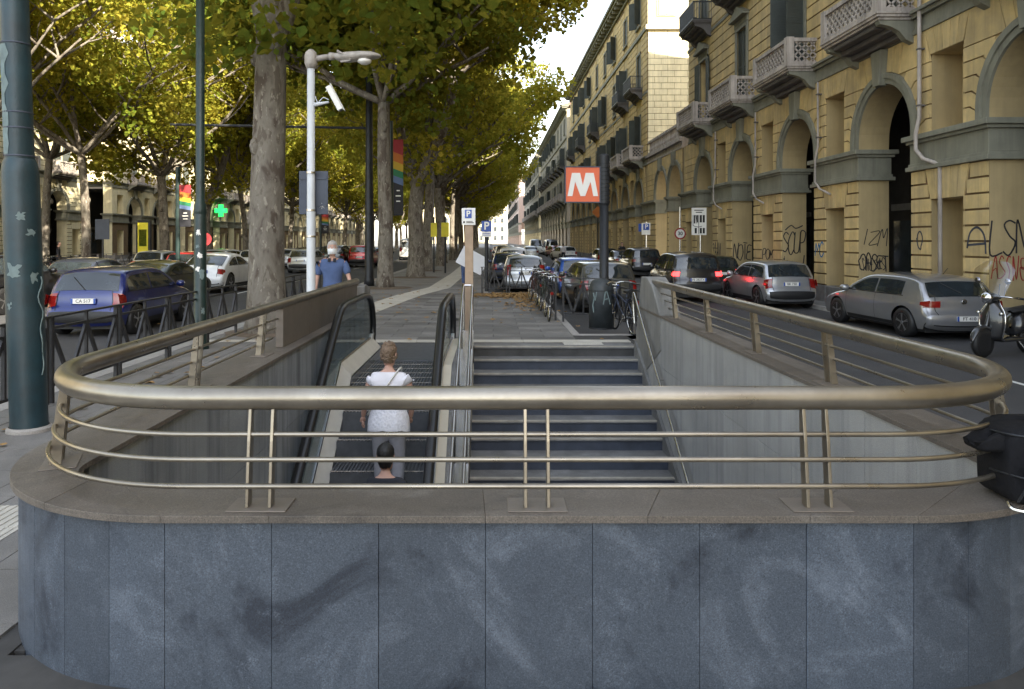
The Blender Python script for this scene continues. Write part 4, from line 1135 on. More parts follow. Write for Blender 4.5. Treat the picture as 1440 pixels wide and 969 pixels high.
def make_tree(name, seed, r0=.36, H=22, fork=6.5, spread=6.2, base=5.0, per=620, nl=9, lean=(0, 0), size=.24, leaf='leaf', sub=4, keep=.30, stems=None, extra=()):
    rr = random.Random(seed); root = thing(name, (0, 0, 0), None, 'tree')
    q = MB(); F0 = Vector((lean[0], lean[1], fork))
    trunk = catmull([(0, 0, -.1), (lean[0] * .1 + rr.uniform(-.05, .05), lean[1] * .2, fork * .35), (lean[0] * .5 + rr.uniform(-.1, .1), lean[1] * .5, fork * .7), F0], 5)
    rad = [r0 * (1.28 - .9 * min(1, i / 3)) if i < 2 else r0 * (1 - .25 * i / len(trunk)) for i in range(len(trunk))]
    rad[0] = r0 * 1.35; rad[1] = r0 * 1.12; rad[2] = r0 * 1.03
    q.tube(trunk, rad, 14)
    # bumps
    for k in range(3):
        z = rr.uniform(1.5, fork * .9); a = rr.uniform(0, 6.28); t = z / fork
        c = Vector((lean[0] * t * t, lean[1] * t, z)) + Vector((cos(a), sin(a), 0)) * r0 * .80
        q.lathe([(.0, -.2), (.09, -.12), (.12, 0), (.09, .12), (0, .2)], tuple(c), 7)
    q.build('trunk', M['bark'], root, world=False, smooth=True)
    cent = []
    def limb(p, d, r_, L, lev):
        pts = [p]; dd = d.copy(); n = 5
        for i in range(n):
            dd = (dd + Vector((rr.uniform(-.25, .25), rr.uniform(-.25, .25), rr.uniform(-.04, .22)))).normalized()
            pts.append(pts[-1] + dd * L / n)
        q = MB(); q.tube(catmull(pts, 2), [r_ * (1 - .65 * i / (2 * n)) for i in range(2 * n + 1)], 8 if lev == 0 else 5)
        lm_.append((q, lev))
        if lev < 2:
            for k in range(sub if lev == 0 else 3):
                j = rr.randint(2, n); a = rr.uniform(0, 6.28)
                nd = (dd * .6 + Vector((cos(a), sin(a), rr.uniform(-.15, .6)))).normalized()
                limb(pts[j], nd, r_ * .5, L * rr.uniform(.5, .7), lev + 1)
        for j in ((3, 5) if lev else (4, 5)):
            if lev: cent.append((tuple(pts[j]), rr.uniform(1.1, 2.0)))
    lm_ = []
    for st_ in (stems or []):
        pts = catmull([Vector(p_[:3]) for p_ in st_], 4); q = MB(); r_a, r_b = st_[0][3], st_[-1][3]
        q.tube(pts, [r_a + (r_b - r_a) * i / (len(pts) - 1) for i in range(len(pts))], 12); lm_.append((q, 0))
        for j in (len(pts) // 2, len(pts) - 3, len(pts) - 1):
            for k in range(2): a = rr.uniform(0, 6.28); limb(pts[j], Vector((cos(a), sin(a), .8)).normalized(), r_b * .8, spread * .8, 0 if k == 0 else 1)
    for k in range(nl if not stems else 0):
        a = 2 * pi * k / nl + rr.uniform(-.3, .3)
        up = .55 if k % 3 else 1.6
        z = fork * (1 if k % 2 else .96)
        p = F0 if k % 2 else F0 * 1.0
        if k % 3 == 2: p = Vector((F0.x, F0.y, F0.z)) 
        d = Vector((cos(a), sin(a), up)).normalized()
        L = spread * (1.05 if k % 3 else 1.5)
        limb(p, d, r0 * .48, L, 0)
    # leader
    if not stems: limb(F0, Vector((.1, 0, 1)), r0 * .62, (H - fork) * .7, 0); limb(F0 + Vector((0, 0, (H - fork) * .35)), Vector((-.3, .3, 1)).normalized(), r0 * .4, (H - fork) * .55, 0)
    for (qq, lev) in lm_:
        if lev < 1: qq.build('limb', M['bark'], root, world=False, smooth=True)
    tw = MB()
    for (qq, lev) in lm_:
        if lev >= 1: tw.add(qq.v, qq.f)
    tag(tw.build('branch', M['bark'], root, world=False, smooth=True, recalc=False), kind='stuff')
    # fill the crown envelope
    m = 0
    while m < 46:
        x, y_, z = rr.uniform(-1, 1), rr.uniform(-1, 1), rr.uniform(-1, 1)
        d2 = x * x + y_ * y_ + z * z
        if d2 > 1 or d2 < .30: continue
        cz = (H + base) / 2; cent.append(((lean[0] + x * spread, lean[1] + y_ * spread, cz + z * (H - base) / 2), rr.uniform(1.1, 2.1))); m += 1
    cent = [(c, r_) for c, r_ in cent if c[2] - r_ * .7 > base - .6 and rr.random() < keep]
    cent += list(extra)
    V, F = leaf_cloud(cent, per, seed, size)
    me = np_mesh('crown', V, F, M[leaf]); o = bpy.data.objects.new('crown', me); COL.objects.link(o); o.parent = root
    return root
TREES = {
 'a': make_tree('plane_tree', 11, r0=.37, H=21, fork=6.5, spread=6.0, base=4.9, per=150, size=.19, lean=(.1, .0), leaf='leafd', keep=.42, extra=[((-.9, -.9, 5.5), .8), ((.3, -1.2, 5.9), .9), ((1.2, -.7, 5.6), .8), ((-1.6, .2, 6.3), 1.1), ((1.9, .3, 6.6), 1.2), ((.2, -.9, 7.2), 1.0), ((2.8, .8, 6.0), 1.1), ((3.4, -1.0, 6.8), 1.3), ((2.2, -2.0, 6.6), 1.2)], stems=[[(.1, 0, 6.1, .33), (-.2, .1, 7.6, .27), (-.4, .2, 10, .2), (-.9, .4, 14, .1)], [(.15, 0, 6.0, .30), (.6, .1, 7.4, .22), (1.0, -.2, 9.5, .17), (2.0, -.4, 13, .08)]]),
 'b': make_tree('plane_tree', 23, r0=.34, H=22, fork=6.2, spread=5.6, base=5.0, per=100, size=.22, lean=(.3, .2)),
 'c': make_tree('plane_tree', 37, r0=.43, H=22, fork=4.8, spread=5.8, base=5.0, per=125, size=.22, lean=(.15, 0), nl=8, keep=.5, stems=[[(.15, 0, 4.6, .36), (.85, -.2, 6.2, .27), (1.45, -.3, 7.6, .24), (1.9, -.3, 9.6, .20), (1.8, -.3, 11.2, .17), (2.6, -.4, 13.6, .1), (3.0, -.3, 17, .06)], [(.1, 0, 4.5, .32), (-.5, .2, 6.2, .24), (-.95, .3, 8.5, .18), (-1.2, .3, 12, .1)], [(1.85, -.3, 9.8, .14), (3.0, -.5, 10.6, .10), (4.6, -.6, 11.2, .06)], [(1.2, -.3, 7.2, .15), (.7, -.5, 9.4, .12), (.3, -.6, 12, .07)], [(1.9, -.3, 9.9, .13), (1.2, -.6, 11.6, .10), (.9, -.6, 14, .06)]]),
 'f': make_tree('plane_tree', 67, r0=.30, H=20, fork=7.2, spread=5.2, base=6.5, per=150, size=.2, lean=(.1, 0), leaf='leafd', keep=.55),
 'e': make_tree('plane_tree', 53, r0=.30, H=21, fork=5.6, spread=5.6, base=3.2, per=105, size=.23, lean=(.2, .1), keep=.36),
 'd': make_tree('plane_tree', 41, r0=.25, H=20, fork=6.6, spread=6.0, base=4.0, per=95, size=.23, lean=(.5, -.3)),
}
def put(kind, x, y, rz, label, group=None, sc=1.0, z=0, used=set()):
    o = TREES[kind] if kind not in used else copy_tree(TREES[kind])
    used.add(kind)
    o.location = (x, y, z); o.rotation_euler = (0, 0, rz); o.scale = (sc, sc, sc); tag(o, label, 'tree', group or 'plane trees lining the avenue')
    return o
put('a', -4.5, 15, .3, 'nearest plane tree with thick mottled trunk behind the white lamp post')
put('f', -4.1, 29, 2.2, 'dark-trunked plane tree directly behind the dark tram pole')
put('c', -3.75, 37.3, 0, 'forked plane tree with the thickest trunk beside the pavement walk')
labs = ['plane tree on the median just behind the forked plane', 'second plane tree behind the forked plane on the median', 'plane tree near the yellow signs on the median', 'slim plane tree beyond the yellow signs']
kk = ['b', 'e', 'e', 'd', 'e', 'c']
y = 45.5
for i in range(4): put(kk[i], -3.9 + (i % 2) * .3, y + i * 8, i * 1.7 + .5, labs[i])
for i in range(14): put(kk[i % 6], -3.8 + (i % 2) * .3, 78 + i * 9.5, i * 2.1, 'distant plane tree in the row along the central median', 'distant median planes')
bl = [(33, 'd', 'plane tree at the left edge behind the big teal pole'), (41, 'd', 'pale slender plane trunk across the road left of the green pole'), (50, 'b', 'plane tree on the far median behind the red banner'), (58, 'c', 'plane tree across the road just left of the nearest thick trunk'), (66, 'd', 'plane tree across the road just right of the nearest thick trunk'), (74, 'b', 'pale forked plane tree across the road behind the blue-shirted man')]
for y_, k, lab in bl: put(k, -22 + rnd.uniform(-.4, .4), y_, y_ * 1.3, lab, sc=1.0)
put('d', -27.5, 46, 2.2, 'branching plane tree beside the left facade right of the teal pole', sc=1.05)
put('c', -22.3, 22.5, 2.2, 'plane tree across the road at the left frame edge')
for i in range(13): put(kk[(i + 1) % 6], -22 + rnd.uniform(-.5, .5), 83 + i * 9.5, i * 1.9, 'distant plane tree in the row across the road', 'distant far-median planes')
# bare earth pits
for i, (x, y_, r_) in enumerate(((-4.5, 15, .8), (-4.1, 29, 1.1), (-3.75, 37.3, 1.2), (-3.9, 45.5, 1.0))):
    q = MB(); n = 18; rr = random.Random(i)
    pts = [(x + r_ * (1 + rr.uniform(-.12, .12)) * cos(2 * pi * k / n), y_ + r_ * (1 + rr.uniform(-.12, .12)) * sin(2 * pi * k / n)) for k in range(n)]
    q.add([(px, py, .004) for px, py in pts] + [(x, y_, .06)], [(k, (k + 1) % n, n) for k in range(n)])
    struct('tree_pit_soil', q, M['earth'], smooth=True)

# ------------------------------------------------------------------ fences
def fence_post_run(root, p0, p1, H=.9, z0=0, mod=1.55):
    p0, p1 = Vector(p0), Vector(p1); L = (p1 - p0).length; n = max(1, round(L / mod)); d = (p1 - p0) / n
    for i in range(n):
        a = p0 + d * i; b = p0 + d * (i + 1); u = d.normalized()
        A, B_ = a + u * .05, b - u * .05
        V = lambda p, z: (p.x, p.y, z0 + z)
        q = MB(); q.bar(V(a, H), V(b, H), .055, .022); q.build('top_rail', M['fence'], root)
        for nm, z in (('mid_rail', H - .13), ('bottom_rail', .20)):
            q = MB(); q.bar(V(A, z), V(B_, z), .03, .03); q.build(nm, M['fence'], root)
        for p in (A, B_): q = MB(); q.bar(V(p, -.02), V(p, H - .011), .045, .045); q.build('post', M['fence'], root)
        mid = (A + B_) / 2
        q = MB(); q.bar(V(mid, .2), V(mid, H - .011), .035, .035); q.build('post', M['fence'], root)
        for (s, e) in ((A, mid), (mid, B_)):
            c = s + (e - s) * .5
            q = MB(); q.bar(V(s, H - .14), V(c, .21), .03, .05); q.build('brace', M['fence'], root)
            q = MB(); q.bar(V(e, H - .14), V(c, .21), .03, .05); q.build('brace', M['fence'], root)
F = thing('pedestrian_fence', (-5.0, 3, 0), 'dark iron crossed-bar fence along the left kerb beside the blue hatchback', 'fence')
fence_post_run(F, (-5.0, 2.2, 0), (-5.0, 14.7, 0), .98)
F = thing('pedestrian_fence', (-5.0, 18, 0), 'short dark iron fence behind the nearest plane trunk', 'fence'); fence_post_run(F, (-5.0, 17.4, 0), (-5.0, 21.9, 0), .95)
F = thing('pedestrian_fence', (0, 26, 0), 'dark iron fence in front of the silver estate car', 'fence'); fence_post_run(F, (-.35, 25.9, 0), (1.55, 25.9, 0), .92, mod=.95)
F = thing('pedestrian_fence', (1.5, 20, 0), 'dark iron fence running past the leaning bicycle', 'fence'); fence_post_run(F, (1.5, 25.6, 0), (1.5, 17.2, 0), .98)
F = thing('pedestrian_fence', (2, 16.9, 0), 'dark iron fence behind the litter bin', 'fence'); fence_post_run(F, (1.6, 16.95, 0), (2.55, 16.5, 0), 1.0, mod=1.1)
F = thing('pedestrian_fence', (2.8, 15, 0), 'dark iron fence between litter bin and parapet end', 'fence'); fence_post_run(F, (2.6, 16.3, 0), (3.0, 13.5, 0), 1.0, mod=1.4)
F = thing('pedestrian_fence', (-24.2, 40, 0), 'far iron fence on the left median by the parked bikes', 'fence')
fence_post_run(F, (-24.2, 34, 0), (-24.2, 54, 0), 1.0, mod=2.0)

# ------------------------------------------------------------------ poles and signs
def stick(cx, cy, r, z, w_, h, mat, parent, seed):
    """thin torn sticker on a round post"""
    rr = random.Random(seed); q = MB(); rows = []
    for j in range(6):
        row = []
        for i in range(6):
            a = w_[0] + (w_[1] - w_[0]) * (i / 5) + (rr.uniform(-.12, .12) if i in (0, 5) else 0)
            row.append((cx + (r + .003) * cos(a), cy + (r + .003) * sin(a), z + h * j / 5 + (rr.uniform(-.02, .02) if j in (0, 5) else 0)))
        rows.append(row)
    q.grid(rows); return q.build('sticker', mat, parent, smooth=True, recalc=False)
T = thing('tram_pole', (-4.49, 7.27, 0), 'thick dark teal tapered pole at the left edge with torn poster remains', 'pole')
def lz(z): return -4.49 - .036 * z
q = MB(); prof = [(.170, 0), (.165, .1), (.163, 2.5), (.150, 2.6), (.132, 2.64)]
def leanlathe(prof, n=28):
    q = MB(); vs = []; fs = []
    for r_, z in prof: vs += [(lz(z) + r_ * cos(2 * pi * k / n), 7.27 + r_ * sin(2 * pi * k / n), z) for k in range(n)]
    m = len(prof)
    fs = [(i * n + k, i * n + (k + 1) % n, (i + 1) * n + (k + 1) % n, (i + 1) * n + k) for i in range(m - 1) for k in range(n)]
    q.add(vs, fs); return q
leanlathe(prof).build('lower_shaft', M['teal'], T, smooth=True)
leanlathe([(.128, 2.6), (.124, 5.8), (.10, 5.9), (.095, 9.2)]).build('upper_shaft', M['teal'], T, smooth=True)
for z in (2.66, 2.93, 3.08, 3.75): leanlathe([(.131, z), (.133, z + .008), (.131, z + .016)]).build('band', M['signback'], T)
leanlathe([(.20, 0), (.20, .03), (.175, .05)]).build('footing', M['kerb'], T)
q = MB(); rows = []; rr = random.Random(3)
for j in range(12):
    z = 2.68 + j * .096; e = -1.75 + rr.uniform(-.2, .25)
    rows.append([(lz(z) + .1315 * cos(a), 7.27 + .1315 * sin(a), z) for a in [-3.0 + (e + 3.0) * i / 6 for i in range(7)]])
q.grid(rows); q.build('torn_poster', M['teal_chip'], T, smooth=True, recalc=False)
for i, (z, a0, a1, h_) in enumerate(((2.05, -1.3, -.9, .06), (1.5, -1.9, -1.2, .12), (1.45, -.7, -.3, .10), (1.9, -.8, -.3, .05), (1.2, -2.0, -1.8, .05))): stick(lz(z), 7.27, .163, z, (a0, a1), h_, M['teal_chip'], T, i)
# climbing twig wires on the right of the pole
q = MB(); q.tube([(lz(z) + .172 + .012 * sin(z * 23), 7.24 + .02 * cos(z * 17), z) for z in [.55 + i * .05 for i in range(20)]], .006, 4); q.build('dangling_cord', M['teal_chip'], T)
G = thing('street_pole', (-4.96, 12.75, 0), 'slender dark green pole standing in the left fence with stickers', 'pole')
q = MB(); q.lathe([(.15, 0), (.14, .05), (.105, .12), (.102, 2.45), (.075, 2.52), (.068, 9)], (-4.96, 12.75, 0), 18); q.build('shaft', M['green_pole'], G, smooth=True)
q = MB(); q.lathe([(.108, 2.3), (.112, 2.34), (.108, 2.38)], (-4.96, 12.75, 0), 18); q.build('collar', M['green_pole'], G)
for i, (z, a0, a1, h_) in enumerate(((1.95, -1.8, -1.2, .07), (1.72, -1.9, -1.4, .05), (1.55, -1.6, -.9, .09), (1.2, -1.3, -.6, .16), (1.33, -2.0, -1.3, .06), (.6, -1.0, -.5, .1))): stick(-4.96, 12.75, .104, z, (a0, a1), h_, M['mpaint'] if i % 2 == 0 else M['teal_chip'], G, i + 9)
# dark tram pole with bracket arm
K = thing('tram_pole', (-4.93, 30.3, 0), 'dark tram pole with side arm in front of the dark plane trunk', 'pole')
q = MB(); q.lathe([(.22, 0), (.20, .3), (.18, .35), (.165, 4), (.155, 4.05), (.13, 8.9), (.0, 9.0)], (-4.93, 30.3, 0), 16); q.build('shaft', M['darkpole'], K, smooth=True)
q = MB(); q.lathe([(.19, 8.4), (.19, 8.55)], (-4.93, 30.3, 0), 16); q.build('collar', M['darkpole'], K)
q = MB(); q.tube([(-4.93, 30.3, 6.4), (-13, 30.3, 6.55)], .05, 8); q.build('side_arm', M['darkpole'], K)
q = MB(); q.tube([(-4.93, 30.3, 7.9), (-9.5, 30.3, 6.5)], .012, 4); q.build('stay_wire', M['darkpole'], K)
# white lamp post with camera and sign back
LP = thing('lamp_post', (-2.96, 12.3, 0), 'white-grey lamp post with horizontal lamp head behind the stairwell', 'lamp post')
x0, y0 = -2.96, 12.3
q = MB(); q.lathe([(.10, 0), (.10, .05), (.072, .08), (.072, 2.35), (.066, 2.37), (.062, 4.72)], (x0, y0, 0), 20); q.build('shaft', M['whitepole'], LP, smooth=True)
for z in (2.33, 2.95, 1.9): q = MB(); q.lathe([(.078, 0), (.078, .03)], (x0, y0, z), 18); q.build('clamp_band', M['steel'], LP)
q = MB(); q.lathe([(.0, 4.66), (.075, 4.68), (.105, 4.76), (.105, 4.88), (.09, 4.94), (.04, 4.99), (0, 5.0)], (x0, y0, 0), 18); q.build('cap', M['lampgrey'], LP, smooth=True)
q = MB(); q.tube([(x0 + .07, y0, 4.84), (x0 + .32, y0, 4.88)], [.052, .045], 12); q.tube([(x0 + .30, y0, 4.88), (x0 + .38, y0, 4.88)], .065, 12); q.build('arm', M['lampgrey'], LP, smooth=True)
q = MB(); secs = [(.36, .05, .05, .03), (.48, .10, .06, .09), (.62, .13, .075, .10), (.80, .15, .085, .08), (.98, .145, .08, .05), (1.10, .10, .05, .03), (1.15, .02, .02, .01)]
rows = []
for (dx, hw_, up_, dn_) in secs: rows.append([(x0 + dx, y0 + hw_ * cos(a), 4.88 + (up_ if sin(a) > 0 else dn_) * sin(a)) for a in [2 * pi * k / 14 for k in range(15)]])
q.grid(rows); hd = q.build('lamp_head', M['lampgrey'], LP, smooth=True, merge=.0005)
q = MB(); q.lathe([(.12, 0), (.11, -.04), (.06, -.07), (0, -.08)], (x0 + .88, y0, 4.82), 14); q.build('lamp_glass', M['mpaint'], hd, smooth=True)
q = MB(); q.tube(catmull([(x0 + .45, y0 - .10, 4.95), (x0 + .6, y0 - .10, 4.86), (x0 + .66, y0 - .08, 4.80), (x0 + .5, y0 - .06, 4.78)], 4), .018, 6); q.build('latch', M['lampgrey'], hd)
SC = thing('security_camera', (x0, y0, 4.1), 'white security camera tilted down on the white lamp post', 'camera')
q = MB(); q.tube([(x0 + .06, y0 - .02, 4.08), (x0 + .30, y0 - .04, 4.12)], [.035, .018], 8); q.build('bracket', M['whitepole'], SC)
cm = Matrix.Translation((x0 + .40, y0 - .06, 4.18)) @ Matrix.Rotation(R(62), 4, 'Y')
q = MB(); q.box(-.22, .22, -.05, .05, -.045, .045, fn=lambda a, b, c: tuple(cm @ Vector((a, b, c)))); q.build('camera_body', M['mpaint'], SC, bevel=.012)
q = MB(); q.box(-.24, .26, -.058, .058, .048, .058, fn=lambda a, b, c: tuple(cm @ Vector((a, b, c)))); q.build('sun_shield', M['mpaint'], SC, bevel=.004)
q = MB(); q.lathe([(.03, .22), (.03, .235)], (0, 0, 0), 12, 'x'); q.v = [tuple(cm @ Vector(v)) for v in q.v]; q.build('lens', M['black'], SC)
q = MB(); q.tube(catmull([(x0 + .07, y0, 4.22), (x0 + .12, y0 - .02, 4.12), (x0 + .2, y0, 4.2), (x0 + .3, y0 - .03, 4.16)], 4), .008, 5); q.build('cable', M['whitepole'], SC)
SB = thing('sign_board', (x0, y0 + .1, 2.3), 'blue-grey back of a rectangular sign on the white lamp post', 'sign')
q = MB(); q.box(x0 - .22, x0 + .26, y0 + .09, y0 + .105, 2.28, 3.0); q.build('plate', M['signback'], SB, bevel=.004)
for z in (2.42, 2.86): q = MB(); q.box(x0 - .2, x0 + .24, y0 + .075, y0 + .09, z, z + .04); q.build('rib', M['signback'], SB)
q = MB()
for k in range(7):
    a = k * pi / 3.5; q.bar((x0 + .17, y0 + .086, 2.42), (x0 + .17 + .05 * cos(a), y0 + .086, 2.42 + .05 * sin(a)), .015, .003)
q.build('white_sticker', M['mpaint'], SB)
# M sign pole and bin
MS = thing('metro_sign', (2.46, 16.2, 0), 'orange square metro sign with white M on a dark ribbed pole', 'sign')
q = MB(); q.lathe([(.11, 0), (.10, .05), (.10, 2.6)], (2.46, 16.2, 0), 20); q.build('pole', M['darkpole'], MS, smooth=True)
q = MB(); pr = [(.10, 2.6)]
for k in range(10): z = 2.66 + k * .085; pr += [(.125, z), (.125, z + .05), (.112, z + .055), (.112, z + .08)]
pr += [(.115, 3.52), (.115, 3.68), (.09, 3.72), (0, 3.73)]
q.lathe(pr, (2.46, 16.2, 0), 20); q.build('ribbed_sleeve', M['darkpole'], MS)
q = MB(); q.box(1.62, 2.36, 16.13, 16.25, 2.68, 3.43); q.build('sign_box', M['signorange'], MS, bevel=.008)
q = MB()
for (a, b, c, d) in ((1.60, 2.375, 2.66, 2.685), (1.60, 2.375, 3.425, 3.45), (1.60, 1.625, 2.685, 3.425), (2.35, 2.375, 2.685, 3.425)): q.box(a, b, 16.115, 16.265, c, d)
q.build('sign_frame', M['signback'], MS)
q = MB(); zc = 3.055
Mp = [(-.32, -.24), (-.22, .24), (-.11, .24), (0, -.09), (.11, .24), (.22, .24), (.32, -.24), (.215, -.24), (.155, .07), (.045, -.24), (-.045, -.24), (-.155, .07), (-.215, -.24)]
Ml = [(-.32, -.24), (-.215, -.24), (-.12, .24), (-.225, .24)]
for poly in ([(-.33, -.25), (-.225, -.25), (-.13, .25), (-.235, .25)], [(.33, -.25), (.235, .25), (.13, .25), (.225, -.25)], [(-.16, .25), (-.1301, .25), (.045, -.25), (-.045, -.25)][:0] or [(-.1295, .25), (-.06, .25), (.05, -.25), (-.05, -.25), (-.1695, .07)], [(.1295, .25), (.1695, .07), (.0505, -.25), (.0, -.10), (.06, .25)][:0] or [(.06, .25), (.1295, .25), (.1695, .07), (.0505, -.25), (.0, -.02)]):
    q.prism([(1.99 + a, zc + b) for a, b in poly], 16.118 - .004 * len(q.v) / 60, 16.1295, lambda a, b, d: (a, d, b))
q.build('letter_m', M['mpaint'], MS)
BN = thing('litter_bin', (2.33, 15.75, 0), 'dark round litter bin with scratched letter A at the foot of the metro sign', 'bin')
q = MB(); q.lathe([(.26, .0), (.262, .78), (.25, .88), (.20, .99), (.12, 1.04), (0, 1.05)], (2.33, 15.72, 0), 28); q.build('body', pmat('bin_paint', (.035, .042, .046), .5, .1, var=.3, scale=5, blot=.35, blotc=(.07, .075, .08), blots=5), BN, smooth=True)
q = MB(); q.lathe([(.27, .0), (.27, .03)], (2.33, 15.72, 0), 28); q.lathe([(.268, .79), (.268, .81)], (2.33, 15.72, 0), 28); q.build('rim_band', M['darkpole'], BN)
rows = [[(2.33 + r_ * cos(a) * .0 + (.245) * cos(-pi / 2 + .42 * sx * cos(t) * 1.0 - .0), 0, 0) for sx in (1,)] for r_, a, t in ()]
q = MB(); ell = [(-.12 + .105 * cos(t), .89 + .045 * sin(t)) for t in [2 * pi * k / 14 for k in range(14)]]
q.add([(2.33 + a, 15.72 - math.sqrt(max(.001, (.252 - (b - .83) * .55) ** 2 - a * a)) - .004, b) for a, b in ell], [tuple(range(14))]); q.build('opening', M['black'], BN, recalc=False)
q = MB()
def bstroke(pts, wd_=.022):
    P3 = [(2.33 + a, 15.72 - math.sqrt(max(.001, .262 ** 2 - a * a)) - .003, b) for a, b in pts]
    for p, r_ in zip(P3, P3[1:]): q.bar(p, r_, wd_, .003, up=(0, 1, 0))
bstroke([(.0, .52), (.02, .62), (.045, .78), (.07, .80), (.105, .70), (.15, .52)]); bstroke([(.01, .62), (.10, .64)]); bstroke([(-.19, .76), (-.17, .66), (-.2, .5), (-.185, .35)], .03); bstroke([(-.13, .78), (-.16, .6)], .02)
q.build('scratched_letters', M['teal_chip'], BN)
# parking post
PP = thing('parking_sign', (-.38, 13.25, 0), 'small white parking sign on a square light brown post above the divider', 'sign')
q = MB(); q.box(-.455, -.31, 13.2, 13.32, 0, 2.33); q.build('post', M['wood'], PP, bevel=.008)
q = MB(); q.box(-.51, -.27, 13.17, 13.195, 2.12, 2.42); q.build('plate', M['mpaint'], PP, bevel=.004)
q = MB(); q.box(-.455, -.335, 13.163, 13.169, 2.24, 2.39); q.build('blue_field', M['signblue'], PP)
text('letter_p', 'P', .14, M['mpaint'], (-.395, 13.160, 2.315), (pi / 2, 0, 0), PP, bold=.004)
q = MB(); q.lathe([(.018, 0), (.018, .004)], (-.47, 13.163, 2.17), 8, 'y'); q.box(-.43, -.30, 13.165, 13.169, 2.155, 2.168); q.box(-.43, -.32, 13.165, 13.169, 2.178, 2.188); q.build('pictogram', M['black'], PP)
PB = thing('parking_sign', (-.15, 27, 0), 'blue parking sign on a dark post in front of the parked cars', 'sign')
q = MB(); q.tube([(-.15, 27.05, 0), (-.15, 27.05, 2.6)], .07, 10); q.build('post', M['darkpole'], PB)
q = MB(); q.box(-.33, .03, 26.94, 26.97, 2.16, 2.55); q.build('plate', M['signblue'], PB); text('letter_p', 'P', .38, M['mpaint'], (-.15, 26.935, 2.36), (pi / 2, 0, 0), PB, bold=.01)
q = MB(); q.box(-.33, .03, 26.945, 26.975, 1.97, 2.155); q.build('lower_plate', M['mpaint'], PB)
for zz in (2.03, 2.09): q = MB(); q.box(-.29, -.01, 26.94, 26.944, zz, zz + .02); q.build('print_line', M['signblue'], PB)
# diagram sign on right pavement
DS = thing('direction_sign', (9.9, 35.5, PZ), 'white street-plan direction sign on a thin post before the arcade', 'sign')
q = MB(); q.tube([(10.0, 35.6, PZ), (10.0, 35.6, 2.3)], .045, 8); q.build('post', M['steel'], DS)
q = MB(); q.box(9.56, 10.26, 35.5, 35.53, 2.1, 3.40); q.build('plate', M['mpaint'], DS)
for i, hw_ in enumerate((.22, .15)):
    q = MB(); q.box(9.9 - hw_, 9.9 + hw_, 35.492, 35.499, 3.26 - i * .1, 3.30 - i * .1); q.build('print_line', M['black'], DS)
for (a, b, c, d) in ((.10, .17, .55, .95), (.22, .30, .60, .95), (.38, .48, .60, .95), (.52, .62, .60, .95), (.14, .24, .08, .34), (.38, .48, .08, .34), (.52, .62, .08, .34)):
    q = MB(); q.box(9.56 + a, 9.56 + b, 35.492, 35.499, 2.1 + c, 2.1 + d); q.build('block_mark', M['black'], DS)
q = MB()
for (p, r_) in (((.06, .95), (.06, .45)), ((.06, .45), (.20, .40)), ((.20, .40), (.33, .38)), ((.33, .95), (.33, .06)), ((.19, .95), (.24, .55)), ((.33, .38), (.48, .42))): q.bar((9.56 + p[0], 35.493, 2.1 + p[1]), (9.56 + r_[0], 35.493, 2.1 + r_[1]), .025, .004, up=(0, 1, 0))
q.build('route_line', M['black'], DS)
SS = thing('speed_sign', (9.9, 39, PZ), 'round red-rimmed speed limit sign below the diagram sign', 'sign')
q = MB(); q.tube([(9.9, 39.05, PZ), (9.9, 39.05, 3.6)], .04, 8); q.build('post', M['steel'], SS)
q = MB(); q.lathe([(.30, 0), (.30, .02)], (9.9, 39, 2.2), 22, 'y'); q.build('rim', M['red'], SS)
q = MB(); q.lathe([(.23, 0), (.23, .02)], (9.9, 38.993, 2.2), 22, 'y'); q.build('face', M['mpaint'], SS); text('numerals', '30', .26, M['black'], (9.9, 38.988, 2.2), (pi / 2, 0, 0), SS, bold=.006)
P2 = thing('parking_sign', (9.8, 47, PZ), 'blue and white parking sign beside the paired arches', 'sign')
q = MB(); q.tube([(9.8, 47.05, PZ), (9.8, 47.05, 3.0)], .04, 8); q.build('post', M['steel'], P2)
q = MB(); q.box(9.5, 10.05, 46.98, 47.0, 2.2, 2.95); q.build('plate', M['mpaint'], P2); q = MB(); q.box(9.6, 9.97, 46.97, 46.979, 2.5, 2.9); q.build('blue_field', M['signblue'], P2); text('letter_p', 'P', .38, M['mpaint'], (9.79, 46.965, 2.7), (pi / 2, 0, 0), P2, bold=.01)
q = MB(); q.box(9.3, 9.49, 46.98, 47.0, 2.4, 2.9); q.build('side_plate', M['signblue'], P2)
YS = thing('warning_sign', (8.9, 62, PZ), 'small orange diamond sign far along the right arcade', 'sign')
q = MB(); q.tube([(8.9, 62.05, PZ), (8.9, 62.05, 4.6)], .05, 8); q.build('post', M['darkpole'], YS)
q = MB(); q.prism([(8.9 - .5, 4.2), (8.9, 4.7), (8.9 + .5, 4.2), (8.9, 3.7)], 62, 61.97, lambda a, b, d: (a, d, b)); q.build('plate', M['bor'], YS)
